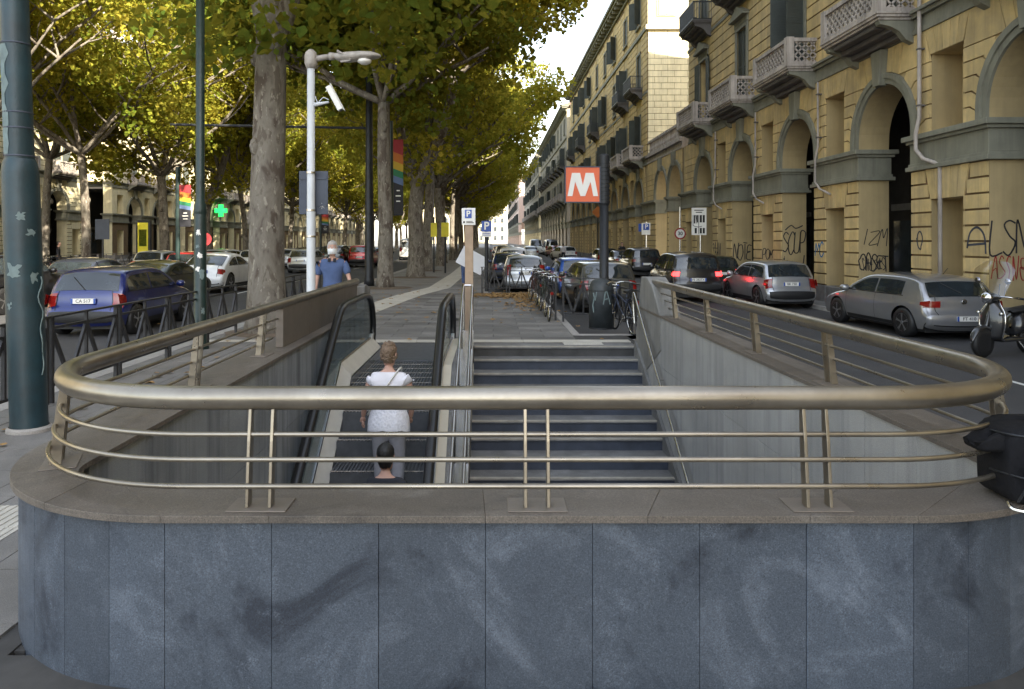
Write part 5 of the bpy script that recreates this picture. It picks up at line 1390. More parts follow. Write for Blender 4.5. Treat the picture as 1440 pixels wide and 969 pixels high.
# banners
def banner(x, y_, z0, z1, wd_, lab, pole=True):
    T = thing('banner', (x, y_, 0), lab, 'banner', 'pole banners along the tramway')
    q = MB(); q.tube([(x - wd_ / 2 - .12, y_ + .1, 0), (x - wd_ / 2 - .12, y_ + .1, z1 + .8)], .10, 10); q.build('pole', M['green_pole'], T)
    H = z1 - z0; segs = [('red', .0, .16), ('bor', .16, .28), ('byel', .28, .38), ('bgre', .38, .47), ('bblu', .47, .56), ('bblk', .56, 1.0)]
    for k, (c, a, b) in enumerate(segs):
        q = MB(); P_ = [(x - wd_ / 2, z1 - a * H), (x + wd_ / 2, z1 - (a + (.0 if a == 0 else .05)) * H), (x + wd_ / 2, z1 - min(1, b + (.05 if b < 1 else 0)) * H), (x - wd_ / 2, z1 - b * H)]
        q.prism(P_, y_, y_ + .02, lambda a, b, d: (a, d, b)); q.build('stripe', M[c], T)
    for i, hw_ in enumerate((.16, .26, .2)):
        q = MB(); q.box(x - hw_ * wd_, x + hw_ * wd_, y_ - .004, y_ - .001, z1 - H * (.68 + .07 * i), z1 - H * (.665 + .07 * i)); q.build('print_line', M['mpaint'], T)
    return T
banner(-13.5, 33, 2.45, 4.3, .5, 'red, rainbow and black banner left of the dark green pole')
banner(-3.9, 31.5, 2.9, 6.1, .42, 'rainbow and black banner between the dark trunk and the forked plane')
banner(-13.3, 60, 2.4, 4.0, .55, 'small red and black banner behind the blue-shirted man')
# yellow lit boards
YB_ = thing('yellow_board', (-2.9, 42, 0), 'bright yellow board hanging among the median trunks, right one of the pair', 'sign')
q = MB(); q.box(-2.78, -2.35, 42, 42.06, 2.05, 2.85); q.build('board', M['yellow_ad'], YB_); q = MB(); q.tube([(-2.56, 42.1, 0), (-2.56, 42.1, 3.2)], .05, 8); q.build('post', M['darkpole'], YB_)
YB2 = thing('yellow_board', (-3.3, 43, 0), 'narrow yellow board among the median trunks, left one of the pair', 'sign')
q = MB(); q.box(-3.45, -3.1, 43, 43.06, 2.05, 2.85); q.build('board', M['yellow_ad'], YB2); q = MB(); q.tube([(-3.28, 43.1, 0), (-3.28, 43.1, 3.2)], .05, 8); q.build('post', M['darkpole'], YB2)
AD = thing('advert_totem', (-20.7, 44.5, 0), 'upright advertising panel with yellow-green poster on the far side of the road', 'advert')
q = MB(); q.box(-21.15, -20.3, 44.5, 44.75, .1, 3.05); q.build('casing', M['darkpole'], AD, bevel=.03)
q = MB(); q.box(-21.03, -20.42, 44.48, 44.499, .75, 2.9); q.build('poster', M['yellow_ad'], AD); q = MB(); q.box(-20.95, -20.5, 44.47, 44.479, 1.5, 2.5); q.build('poster_print', M['leafd'], AD)
BS = thing('direction_sign', (-20.7, 37, 0), 'dark rectangular sign on a post across the road beside the pale trunk', 'sign')
q = MB(); q.box(-19.6, -18.9, 37, 37.03, 1.9, 2.9); q.build('plate', M['signback'], BS); q = MB(); q.tube([(-19.25, 37.06, 0), (-19.25, 37.06, 2.9)], .05, 8); q.build('post', M['darkpole'], BS)
NE = thing('no_entry_sign', (-13.2, 34.5, 0), 'round red sign beneath the red banner', 'sign')
q = MB(); q.tube([(-13.2, 34.55, LZ), (-13.2, 34.55, 2.2)], .04, 8); q.build('post', M['steel'], NE); q = MB(); q.lathe([(.3, 0), (.3, .02)], (-13.2, 34.5, 1.9), 20, 'y'); q.build('disc', M['red'], NE)
PC = thing('pharmacy_cross', (XL + 1.4, 99, 4.6), 'lit green pharmacy cross on the left facade', 'sign')
q = MB(); q.box(XL + .9, XL + 1.5, 99, 99.2, 5.0, 6.6); q.box(XL + .4, XL + .899, 99, 99.2, 5.5, 6.1); q.box(XL + 1.501, XL + 2.0, 99, 99.2, 5.5, 6.1); q.build('cross_face', M['green_em'], PC)
q = MB(); q.tube([(XL, 99.1, 5.8), (XL + .4, 99.1, 5.8)], .05, 6); q.build('arm', M['darkpole'], PC)

# ------------------------------------------------------------------ graffiti (flat spray on the piers)
def graffiti(label, fm, strokes, mat, wd_=.03, n=.048, on='front'):
    q = MB()
    rj = random.Random(len(label))
    for st in strokes:
        st = [(v.x, v.y) for v in catmull([(a + rj.uniform(-.02, .02), b + rj.uniform(-.03, .03), 0) for a, b in st], 4)]
        P3 = [fm(u, n, z) for u, z in st]
        for a, b in zip(P3, P3[1:]):
            if (Vector(a) - Vector(b)).length > .005: q.bar(a, b, wd_, .004, up=(1, 0, 0) if on == 'front' else (0, 1, 0))
    o = q.build('graffiti', mat, None); tag(o, label, 'graffiti'); return o
GR = {'black': pmat('black_spray', (.03, .028, .03), .8, var=.3), 'red': pmat('red_spray', (.34, .035, .03), .8, var=.3), 'blue': pmat('blue_spray', (.03, .16, .34), .8, var=.2), 'grey': pmat('grey_spray', (.05, .055, .07), .8)}
def scrawl(x0, x1, z0, z1, n, seed, loops=2):
    rr = random.Random(seed); out = []
    for k in range(n):
        cx = x0 + (x1 - x0) * (k + .5) / n; w_ = (x1 - x0) / n * .75; h_ = (z1 - z0) / 2; cz = (z0 + z1) / 2
        kind = rr.choice('OSZNAE')
        g_ = {'O': [(cos(t), sin(t)) for t in [i * .6 for i in range(12)]], 'S': [(.8, .8), (0, 1), (-.7, .6), (0, .05), (.7, -.4), (0, -1), (-.8, -.8)],
              'Z': [(-.9, .9), (.8, .9), (-.7, -.8), (.9, -.9)], 'N': [(-.8, -1), (-.7, 1), (.5, -.9), (.8, 1.1)], 'A': [(-.8, -1), (0, 1.1), (.8, -1), (.3, 0), (-.5, -.1)], 'E': [(.8, .9), (-.6, .8), (-.6, 0), (.5, .1), (-.6, 0), (-.7, -.9), (.9, -1)]}[kind]
        out.append([(cx + a * w_ * .55 + rr.uniform(-.02, .02), cz + b * h_ + rr.uniform(-.03, .03)) for a, b in g_])
    return out
def jamb(ux0, ycorner):
    """map: position along the jamb (depth from the facade) and height, on the face looking at the viewer"""
    return lambda u, n, z: (XR + u, ycorner - n, z)
LET = {'L': [[(-.7, 1), (-.8, -1), (.8, -.9)]], 'I': [[(0, 1), (0, -1)]], 'K': [[(-.6, 1), (-.6, -1)], [(.7, 1), (-.5, 0), (.8, -1)]], 'S': [[(.8, .8), (0, 1), (-.7, .6), (0, .05), (.7, -.4), (0, -1), (-.8, -.8)]], 'N': [[(-.8, -1), (-.7, 1), (.5, -.9), (.8, 1.1)]],
       'D': [[(-.6, 1), (-.6, -1), (.3, -.8), (.8, 0), (.3, .8), (-.7, 1)]], 'C': [[(.8, .7), (0, 1), (-.8, .2), (-.6, -.8), (.2, -1), (.8, -.6)]], 'O': [[(cos(t), sin(t)) for t in [i * .6 for i in range(12)]]], 'E': [[(.8, .9), (-.6, .8), (-.6, 0), (.5, .1), (-.6, 0), (-.7, -.9), (.9, -1)]], 'A': [[(-.8, -1), (-.6, .5), (0, 1.1), (.7, .5), (.8, -1)], [(-.7, -.1), (.7, 0)]],
       'R': [[(-.7, -1), (-.7, 1), (.5, .9), (.6, .2), (-.6, 0), (.8, -1)]], 'U': [[(-.8, 1), (-.7, -.7), (0, -1), (.7, -.7), (.8, 1)]], 'P': [[(-.7, -1), (-.7, 1), (.6, .9), (.6, .1), (-.6, 0)]], 'Z': [[(-.9, .9), (.8, .9), (-.7, -.8), (.9, -.9)]], 'M': [[(-.9, -1), (-.6, 1), (0, -.2), (.6, 1), (.9, -1)]], 'T': [[(-.8, 1), (.8, .9)], [(0, .9), (.1, -1)]], '5': [[(.7, 1), (-.6, .9), (-.6, .2), (.5, .2), (.6, -.8), (-.7, -1)]]}
def word(s_, x0, x1, z0, z1, slant=.0, seed=0):
    rr = random.Random(seed); out = []
    for k, ch in enumerate(s_):
        cx = x0 + (x1 - x0) * (k + .5) / len(s_); w_ = (x1 - x0) / len(s_) * .60; h_ = (z1 - z0) / 2 * rr.uniform(.85, 1.1); cz = (z0 + z1) / 2 + rr.uniform(-.05, .05) * (z1 - z0)
        for st in LET[ch]: out.append([(cx + (a + slant * b) * w_, cz + b * h_) for a, b in st])
    return out
# piers: near corner of pier k (jamb facing viewer)
jb = lambda k: 20.5 + PER * k + AR        # far side of arch k = near corner of the next pier
n_ = .006
graffiti('large black crowned SCUP tag on the third pier side', jamb(0, jb(1)), word('SCUP', .02, .84, 1.35, 2.15, .15, 1) + [[(.08, 2.25), (.3, 2.4), (.5, 2.3), (.75, 2.42)], [(.05, 1.2), (.1, .85), (.4, .7), (.7, .85), (.8, 1.3)]], GR['black'], .04, n_, 'jamb')
graffiti('red looping scribble low in the nearest niche', lambda u, n, z: (XR + u, 18.53 - .64 + 1.28 - n, z), scrawl(.02, .74, .9, 1.6, 5, 21), GR['red'], .018, .007, 'jamb')
graffiti('black scribble crossing the OASET tag', jamb(0, jb(0)), scrawl(.05, .8, .98, 1.3, 6, 22), GR['black'], .02, .007, 'jamb')
graffiti('thin black ZM tag high on the second pier side', jamb(0, jb(0)), word('IZM', .06, .84, 1.7, 2.15, .3, 2), GR['black'], .022, n_, 'jamb')
graffiti('black bubbly OASET tag low on the second pier side', jamb(0, jb(0)), word('OASET', .02, .86, .95, 1.45, .1, 3), GR['black'], .034, n_, 'jamb')
graffiti('tall black LSN letters on the nearest pier side', jamb(0, jb(-1)), word('LSN', .02, .85, 1.55, 2.35, .1, 4), GR['black'], .035, n_, 'jamb')
graffiti('red scrawl under the tall black letters on the nearest pier', jamb(0, jb(-1)), scrawl(.03, .8, 1.0, 1.5, 5, 5), GR['red'], .022, n_, 'jamb')
graffiti('red two-line tag inside the nearest pier niche', lambda u, n, z: (XR + u, 18.53 - .64 + 1.28 - n, z), word('ORENE', .05, .72, 1.25, 1.6, .1, 6) + word('NERS', .05, .70, .85, 1.2, .1, 7), GR['red'], .022, .006, 'jamb')
cN = (20.5 - PER / 2); 
graffiti('dark blue oval beside the niche on the nearest pier', fmR, [[(cN + 1.08 + .12 * cos(t), 1.85 + .22 * sin(t)) for t in [i * .5 for i in range(14)]]], GR['grey'], .04)
graffiti('dark blue letter A right of the niche on the nearest pier', fmR, [[(cN - 1.4, 1.55), (cN - 1.35, 1.95), (cN - 1.15, 2.15), (cN - .9, 2.0), (cN - .8, 1.7)], [(cN - 1.42, 1.78), (cN - .8, 1.75)]], GR['grey'], .05)
graffiti('black scrawl on a far pier front beyond the black car', fmR, scrawl(34.9, 36.2, .9, 1.7, 4, 9), GR['black'], .05)
graffiti('black tag on the pier side behind the dark parked car', jamb(0, jb(2)), word('NOTE', .05, .85, 1.0, 1.7, .2, 10), GR['black'], .04, n_, 'jamb')
cA = 20.5 + PER / 2
graffiti('small blue scrawl left of the niche on the second pier', fmR, word('MC', cA + 1.35, cA + .75, 1.35, 1.75, 0, 11), GR['blue'], .05)
graffiti('black scribbled tag in the niche of the third pier', lambda u, n, z: (XR + u, cA + PER + .64 - n, z), word('POMER', .02, .72, 1.1, 1.5, .1, 12), GR['black'], .03, .006, 'jamb')
#@@CARS
# ------------------------------------------------------------------ cars
SPEC = {
 'hatch': dict(L=4.15, W=1.76, top=[(.10, .24), (.02, .34), (.0, .48), (.05, .62), (.13, .74), (.17, .95), (.34, 1.22), (.50, 1.40), (.85, 1.465), (1.6, 1.485), (2.2, 1.43), (2.65, 1.24), (3.05, 1.0), (3.5, .92), (3.95, .78), (4.12, .60), (4.15, .42), (4.08, .22)], belt=.94, wb=(.74, 3.32), side=(.42, 2.95), pil=(1.45,), rw=(.99, 1.36), tl=(.70, .93)),
 'golf': dict(L=4.28, W=1.80, top=[(.12, .22), (.03, .32), (.0, .48), (.03, .60), (.12, .70), (.15, .93), (.32, 1.18), (.50, 1.36), (.95, 1.44), (1.7, 1.455), (2.3, 1.41), (2.8, 1.20), (3.15, 1.0), (3.6, .91), (4.05, .76), (4.24, .58), (4.28, .42), (4.2, .2)], belt=.93, wb=(.82, 3.44), side=(.86, 3.05), pil=(1.82,), rw=(.99, 1.31), tl=(.75, .90)),
 'suv': dict(L=4.3, W=1.82, top=[(.12, .34), (.02, .42), (.0, .56), (.03, .72), (.09, .85), (.12, 1.08), (.22, 1.35), (.36, 1.58), (.7, 1.66), (1.6, 1.69), (2.3, 1.64), (2.75, 1.42), (3.1, 1.14), (3.6, 1.06), (4.05, .95), (4.25, .75), (4.3, .5), (4.2, .3)], belt=1.06, wb=(.80, 3.42), side=(.34, 3.0), pil=(1.0, 1.85), rw=(1.12, 1.52), tl=(.88, 1.06)),
 'estate': dict(L=4.5, W=1.76, top=[(.10, .24), (.02, .34), (.0, .48), (.04, .62), (.10, .74), (.14, .96), (.28, 1.22), (.42, 1.40), (.75, 1.47), (1.9, 1.49), (2.6, 1.43), (3.0, 1.24), (3.4, 1.0), (3.85, .92), (4.3, .78), (4.47, .60), (4.5, .42), (4.4, .22)], belt=.95, wb=(.85, 3.6), side=(.36, 3.3), pil=(.95, 1.95), rw=(1.0, 1.37), tl=(.72, 1.12)),
 'coupe': dict(L=4.2, W=1.76, top=[(.10, .24), (.02, .34), (.0, .48), (.03, .62), (.10, .76), (.22, .95), (.62, 1.14), (1.1, 1.33), (1.6, 1.40), (2.1, 1.37), (2.6, 1.18), (3.05, .98), (3.5, .90), (3.95, .76), (4.16, .58), (4.2, .42), (4.1, .22)], belt=.93, wb=(.76, 3.36), side=(.70, 2.95), pil=(1.55,), rw=(1.0, 1.28), tl=(.70, .86)),
 'sedan': dict(L=4.5, W=1.76, top=[(.10, .24), (.02, .34), (.0, .48), (.04, .70), (.12, .93), (.55, .97), (.85, 1.05), (1.25, 1.34), (1.6, 1.42), (2.1, 1.43), (2.6, 1.37), (3.0, 1.18), (3.4, .97), (3.85, .90), (4.3, .76), (4.47, .58), (4.5, .42), (4.4, .22)], belt=.92, wb=(.85, 3.55), side=(.95, 3.3), pil=(2.1,), rw=(1.06, 1.30), tl=(.70, .88)),
 'van': dict(L=4.9, W=1.95, top=[(.10, .30), (.02, .40), (.0, .6), (.02, .9), (.04, 1.3), (.08, 1.85), (.2, 2.1), (.7, 2.2), (2.5, 2.22), (3.4, 2.15), (3.9, 1.75), (4.35, 1.25), (4.7, 1.1), (4.85, .8), (4.9, .5), (4.8, .3)], belt=1.15, wb=(.95, 3.95), side=(.5, 4.0), pil=(1.8, 2.9), rw=(1.3, 1.85), tl=(.9, 1.3)),
}
CARM = {}
def car(kind, name, label, cat, x, y, z, head, color, plate='', group=None, metal=.35, scale=(1, 1, 1), lit=False, glass=None, rough=.28, badge=False):
    """x, y: middle of the rear bumper on the ground; head: rotation (pi/2 drives away from the viewer)"""
    sp = SPEC[kind]; L, W = sp['L'], sp['W']; T = thing(name, (x, y, z), label, cat, group, rz=head); T.scale = scale
    key = (color, metal, rough)
    if key not in CARM: CARM[key] = paint(color, metal, rough)
    pm = CARM[key]; GL = M['carglass']
    top = [(v.x, v.y) for v in catmull([(a, b, 0) for a, b in sp['top']], 5)]
    n = len(top)
    nor = []
    for i in range(n):
        a, b = top[max(i - 1, 0)], top[min(i + 1, n - 1)]; t = Vector((b[0] - a[0], b[1] - a[1])).normalized(); nor.append((-t.y, t.x))
    roofz = max(b for a, b in top); belt = sp['belt']
    def Wd(x_, z_):
        u = (x_ - L / 2) / (L / 2); pl_ = 1 - .10 * abs(u) ** 5 - .03 * u * u
        if z_ < belt: s_ = 1 - .055 * ((z_ - .58) / .4) ** 2 if z_ > .58 else 1 - .10 * ((.58 - z_) / .4) ** 2
        else: s_ = .9555 - .20 * ((z_ - belt) / (roofz - belt)) ** 1.15
        s_ -= .018 * max(0, 1 - abs(z_ - belt + .02) / .05)
        return W / 2 * pl_ * s_
    D = [.11 if (b < belt + .1) else .075 for a, b in top]
    for _ in range(6): D = [(D[max(i - 1, 0)] + D[i] + D[min(i + 1, n - 1)]) / 3 for i in range(n)]
    def Tp(i, t, off=0.0):
        a, b = top[i]; d = D[i]; k = 1 - (1 - abs(t) ** 3.2) ** (1 / 2.2)
        dz = d * k + .03 * t * t
        nx, nz = nor[i]; xx = a - nx * dz; zz = b - nz * dz
        xe = a - nx * (d + .03); ze = b - nz * (d + .03)
        return (xx + nx * off, t * (Wd(xe, ze) + .0), zz + nz * off)
    ts = [-1, -.985, -.95, -.88, -.75, -.5, -.2, 0, .2, .5, .75, .88, .95, .985, 1]
    q = MB(); q.grid([[Tp(i, t) for t in ts] for i in range(n)])
    edge = [Tp(i, 1) for i in range(n)]
    ex = [(e[0], e[2]) for e in edge]
    # side panel columns between bottom and inset silhouette
    xmin, xmax = min(e[0] for e in ex), max(e[0] for e in ex)
    imin = min(range(n), key=lambda i: ex[i][0]); imax = max(range(n), key=lambda i: ex[i][0])
    up = ex[imin:imax + 1]
    def hi(x_):
        for a, b in zip(up, up[1:]):
            if a[0] <= x_ <= b[0] and b[0] > a[0]: return a[1] + (b[1] - a[1]) * (x_ - a[0]) / (b[0] - a[0])
        return up[0][1] if x_ < up[0][0] + .01 else up[-1][1]
    wr = .335 if kind not in ('suv', 'van') else .36; ar_ = wr + .055
    def lo(x_):
        z_ = .24
        for wx in sp['wb']:
            if abs(x_ - wx) < ar_: z_ = max(z_, wr + math.sqrt(ar_ ** 2 - (x_ - wx) ** 2))
        if x_ < ex[imin][0] + .12: z_ = max(z_, ex[0][1] + .0 + max(0, .10 - (x_ - xmin)))
        return z_
    xs = sorted(set([xmin + (xmax - xmin) * k / 56 for k in range(57)] + [xmin + .008, xmin + .02, xmin + .04, xmax - .01, xmax - .03] + [wx + s_ * (ar_ - e_) for wx in sp['wb'] for s_ in (-1, 1) for e_ in (0, .004, .03)]))
    for sgn in (-1, 1):
        G_ = []
        for x_ in xs:
            h_, l_ = hi(x_), min(lo(x_), hi(x_) - .01)
            zs = [l_ + (h_ - l_) * k / 12 for k in range(13)]
            G_.append([(x_, sgn * Wd(x_, zz), zz) for zz in zs])
        q.grid(G_)
    body = q.build('body', pm, T, world=False, smooth=True, merge=.002)
    def sidepatch(x0, x1, z0f, z1f, name, mat, off=.006, nx_=14, nz=6, par=None):
        for sgn in (-1, 1):
            q = MB(); rows = []
            for k in range(nx_ + 1):
                x_ = x0 + (x1 - x0) * k / nx_; a, b = z0f(x_), z1f(x_)
                if b < a + .01: b = a + .01
                rows.append([(x_, sgn * (Wd(x_, a + (b - a) * j / nz) + off), a + (b - a) * j / nz) for j in range(nz + 1)])
            q.grid(rows); q.build(name, mat, par or T, world=False, smooth=True)
    cuts_ = [sp['side'][0]] + list(sp['pil']) + [sp['side'][1]]
    for a, b in zip(cuts_, cuts_[1:]):
        sidepatch(a + .03, b - .03, lambda x_: belt + .035, lambda x_: min(hi(x_) - .055, roofz - .10), 'side_window', GL)
    sidepatch(sp['side'][0] - .02, sp['side'][1] + .12, lambda x_: belt + .012, lambda x_: belt + .030, 'window_trim', M['black'], .004, 14, 1)
    # door seams
    for xx in [sp['pil'][-1]] + ([sp['pil'][0]] if len(sp['pil']) > 1 else []) + [sp['side'][1] - .05]:
        sidepatch(xx - .004, xx + .004, lambda x_: max(.32, lo(x_) + .02), lambda x_: belt + .01, 'door_seam', M['black'], .0025, 1, 8)
    for xx in (sp['pil'][-1] + .12,) + ((sp['pil'][0] + .16,) if len(sp['pil']) > 1 else ()):
        sidepatch(xx, xx + .17, lambda x_: belt - .13, lambda x_: belt - .105, 'door_handle', pm, .025, 2, 1)
    sidepatch(1.2 if sp['wb'][0] > .8 else sp['wb'][0] + .45, sp['wb'][1] - .45, lambda x_: .245, lambda x_: .33, 'sill_trim', M['black'], .006, 6, 1)
    # windows on the swept top surface
    def toppatch(z0, z1, t0, t1, rear, name, mat, off=.006, nt_=8, par=None):
        mid = max(range(n), key=lambda i: top[i][1]); rng = range(0, mid) if rear else range(mid, n)
        idx = [i for i in rng if z0 - .02 <= top[i][1] <= z1 + .02 and (top[i][1] > .3)]
        if len(idx) < 2: return None
        q = MB(); q.grid([[Tp(i, t0 + (t1 - t0) * k / nt_, off) for k in range(nt_ + 1)] for i in idx])
        return q.build(name, mat, par or T, world=False, smooth=True)
    toppatch(sp['rw'][0], sp['rw'][1], -.86, .86, True, 'rear_window', GL)
    toppatch(belt + .10, roofz - .07, -.88, .88, False, 'windscreen', GL)
    toppatch(.36, .56 if kind != 'suv' else .62, -.90, .90, True, 'bumper_trim', M['black'] if kind in ('suv', 'hatch') else pm, .012)
    toppatch(.22, .36, -.86, .86, True, 'rear_diffuser', M['black'], .01)
    z0, z1 = sp['tl']; lm_ = M['red_em'] if lit else M['redglass']
    for s_ in (-1, 1):
        tl = toppatch(z0, z1, s_ * .60 if kind == 'golf' else s_ * .74, s_ * .985, True, 'tail_lamp', lm_, .012, 5)
        toppatch(.62, .78, s_ * .66, s_ * .95, False, 'headlight', M['chrome'], .010, 4)
        if tl:
            sg = s_; q = MB(); rows = []
            for k in range(5):
                x_ = .06 + .24 * k / 4; a, b = z0 + .03 * k / 4, z1 - .05 * k / 4
                rows.append([(x_ , sg * (Wd(x_, a + (b - a) * j / 3) + .008), a + (b - a) * j / 3) for j in range(4)])
            q.grid(rows); q.build('lamp_side', lm_, tl, world=False, smooth=True)
    toppatch(.50, .66, -.35, .35, False, 'grille', M['black'], .01)
    # tailgate seam + wiper
    zs_ = .60 if kind in ('golf', 'hatch', 'estate', 'coupe') else .66
    for s_ in (-1, 1): toppatch(zs_, sp['rw'][0], s_ * .715, s_ * .735, True, 'tailgate_seam', M['black'], .003, 1)
    iw = min((i for i in range(n // 2)), key=lambda i: abs(top[i][1] - sp['rw'][0] - .03)); a, b = Tp(iw, .0, .02), Tp(min(iw + 5, n - 1), .45, .02)
    q = MB(); q.bar(a, b, .018, .012); q.build('wiper', M['black'], T, world=False)
    # plate
    ip = min((i for i in range(n // 2)), key=lambda i: abs(top[i][1] - (.50 if kind in ('golf', 'van') else .76)))
    px = Tp(ip, 0, 0)[0] - .03; pz = top[ip][1]
    q = MB(); q.box(px - .012, px, -.26, .26, pz - .055, pz + .055); pl = q.build('number_plate', M['mpaint'], T, world=False)
    for s_ in (-1, 1): q = MB(); q.box(px - .014, px - .011, s_ * .238 - .022, s_ * .238 + .022, pz - .054, pz + .054); q.build('plate_band', M['signblue'], pl, world=False)
    if plate: text('plate_text', plate, .10, M['black'], (px - .0145, 0, pz), (pi / 2, 0, -pi / 2), pl, world=False)
    if badge:
        q = MB(); bx = Tp(min(range(n // 2), key=lambda i: abs(top[i][1] - .86)), 0, .015)[0]; q.lathe([(.055, 0), (.055, .01)], (bx - .015, 0, .87), 18, 'x'); q.lathe([(.043, 0), (.043, .004)], (bx - .019, 0, .87), 18, 'x'); q.build('round_emblem', M['chrome'], T, world=False)
        q = MB()
        for p, r_ in (((-.03, .03), (-.008, -.034)), ((-.008, -.034), (0, .0)), ((0, 0), (.008, -.034)), ((.008, -.034), (.03, .03)), ((-.012, .034), (0, .006)), ((0, .006), (.012, .034))): q.bar((bx - .021, -p[0], .87 + p[1]), (bx - .021, -r_[0], .87 + r_[1]), .007, .004, up=(1, 0, 0))
        q.build('emblem_letters', M['black'], T, world=False)
    # mirrors
    for s_ in (-1, 1):
        mx = sp['side'][1] - .12; my = s_ * (Wd(mx, belt + .03) + .11)
        q = MB(); q.lathe([(0, -.10), (.07, -.08), (.085, 0), (.07, .08), (0, .10)], (mx, my, belt + .06), 8, 'y'); q.build('mirror', pm, T, world=False, smooth=True)
    # underbody and wheels
    q = MB(); q.box(.25, L - .3, -W / 2 + .16, W / 2 - .16, .17, .5)
    for wx in sp['wb']: q.box(wx - ar_ + .03, wx + ar_ - .03, -W / 2 + .16, W / 2 - .16, .45, .80)
    q.build('underbody', M['black'], T, world=False)
    for wx in sp['wb']:
        for s_ in (-1, 1):
            yc = s_ * (W / 2 - .12)
            q = MB(); q.lathe([(wr * .62, -.10), (wr * .95, -.105), (wr, -.07), (wr, .07), (wr * .95, .105), (wr * .62, .10)], (wx, yc, wr), 26, 'y'); wl = q.build('wheel', M['black'], T, world=False, smooth=True)
            q = MB(); yo = yc + s_ * .085
            q.lathe([(wr * .66, -.0), (wr * .66, s_ * .015), (wr * .60, s_ * .015), (wr * .59, 0)], (wx, yo, wr), 22, 'y')
            for k in range(5):
                a = 2 * pi * k / 5 + .3
                for dd_ in (-.09, .09): q.bar((wx + .03 * cos(a), yo, wr + .03 * sin(a)), (wx + wr * .62 * cos(a + dd_), yo, wr + wr * .62 * sin(a + dd_)), .02, .035, up=(0, 1, 0))
            q.lathe([(.05, 0), (.045, s_ * .02)], (wx, yo, wr), 12, 'y'); q.build('rim', M['rim'], wl, world=False)
            q = MB(); q.lathe([(wr * .6, 0), (wr * .6, .01)], (wx, yc - .0, wr), 18, 'y'); q.build('brake_disc', M['darkpole'], wl, world=False)
    if kind in ('golf', 'hatch'): q = MB(); q.bar((.75, 0, roofz - .01), (.60, 0, roofz + .13), .01, .01); q.build('aerial', M['black'], T, world=False)
    return T
A90 = pi / 2
# right-hand street, near to far
car('golf', 'parked_car', 'silver-grey hatchback with wide red tail lamps parked behind the scooter', 'car', 9.72, 15.2, RZ, A90 + .03, (.33, .33, .34), 'FT 410', badge=True, metal=.6, scale=(1.08, .97, .93))
car('hatch', 'parked_car', 'light silver hatchback with tall red tail lamps parked by the graffiti pier', 'car', 9.0, 22.2, RZ, A90 + .03, (.42, .43, .45), 'BK 730', metal=.6, scale=(1, .96, .98))
car('suv', 'car', 'black off-roader with lit tail lamps driving in the right street', 'car', 6.85, 24.6, RZ, A90 - .02, (.012, .012, .014), 'FE 282TX', metal=.2, lit=True)
car('hatch', 'parked_car', 'dark green-black car parked ahead of the light silver hatchback', 'car', 9.0, 29, RZ, A90, (.02, .03, .025), metal=.3, lit=True)
car('hatch', 'parked_car', 'dark grey small car with reflective rear window behind the litter bin', 'car', 3.35, 20.9, RZ, A90 + .05, (.07, .068, .06), 'EV 913', metal=.3)
car('hatch', 'parked_car', 'bright blue small car parked beyond the dark grey one', 'car', 3.2, 25.8, RZ, A90 + .03, (.02, .09, .40), metal=.3)
car('estate', 'parked_car', 'silver estate car parked behind the crossed-bar fence', 'car', 1.37, 29.3, RZ, A90, (.44, .46, .49), 'CW 515FK', metal=.5)
car('hatch', 'parked_car', 'dark blue car left of and beyond the silver estate', 'car', .9, 35.6, RZ, A90, (.015, .03, .09))
car('suv', 'parked_car', 'white high-roofed car parked further up the median kerb', 'car', 1.3, 42, RZ, A90, (.6, .6, .6), metal=0)
car('suv', 'parked_car', 'black car parked before the second palazzo on the right', 'car', 8.6, 41, RZ, A90, (.012, .012, .015))
car('sedan', 'parked_car', 'dark saloon parked by the paired arches', 'car', 9.0, 49, RZ, A90, (.03, .03, .04))
car('hatch', 'car', 'black hatchback parked far along the right arcade', 'car', 9.0, 57, RZ, A90, (.015, .015, .02))
car('hatch', 'parked_car', 'small white car angled far along the right kerb', 'car', 8.1, 76, RZ, A90 + .25, (.7, .7, .7), metal=0)
car('sedan', 'parked_car', 'small dark red car far along the right street', 'car', 8.6, 92, RZ, A90 + .2, (.25, .015, .02), metal=.2)
car('van', 'van', 'white van facing the viewer far up the right street', 'van', 6.6, 112, RZ, -A90, (.6, .62, .62), metal=0)
car('van', 'van', 'dark van standing by the right kerb beyond the red car', 'van', 8.3, 101, RZ, A90, (.02, .02, .025), metal=0)
for i, (x, y_, c, k, lab) in enumerate(((1.2, 49, (.3, .3, .32), 'hatch', 'grey car in the median parking row beyond the white one'), (1.2, 56, (.02, .02, .03), 'suv', 'black tall car in the median parking row'), (1.1, 64, (.5, .5, .5), 'hatch', 'pale car far along the median parking row'), (1.0, 72, (.3, .02, .02), 'hatch', 'red car far along the median parking row'), (4.6, 84, (.5, .5, .48), 'sedan', 'pale saloon driving far up the right street'))):
    car(k, 'parked_car', lab, 'car', x, y_, RZ, A90, c)
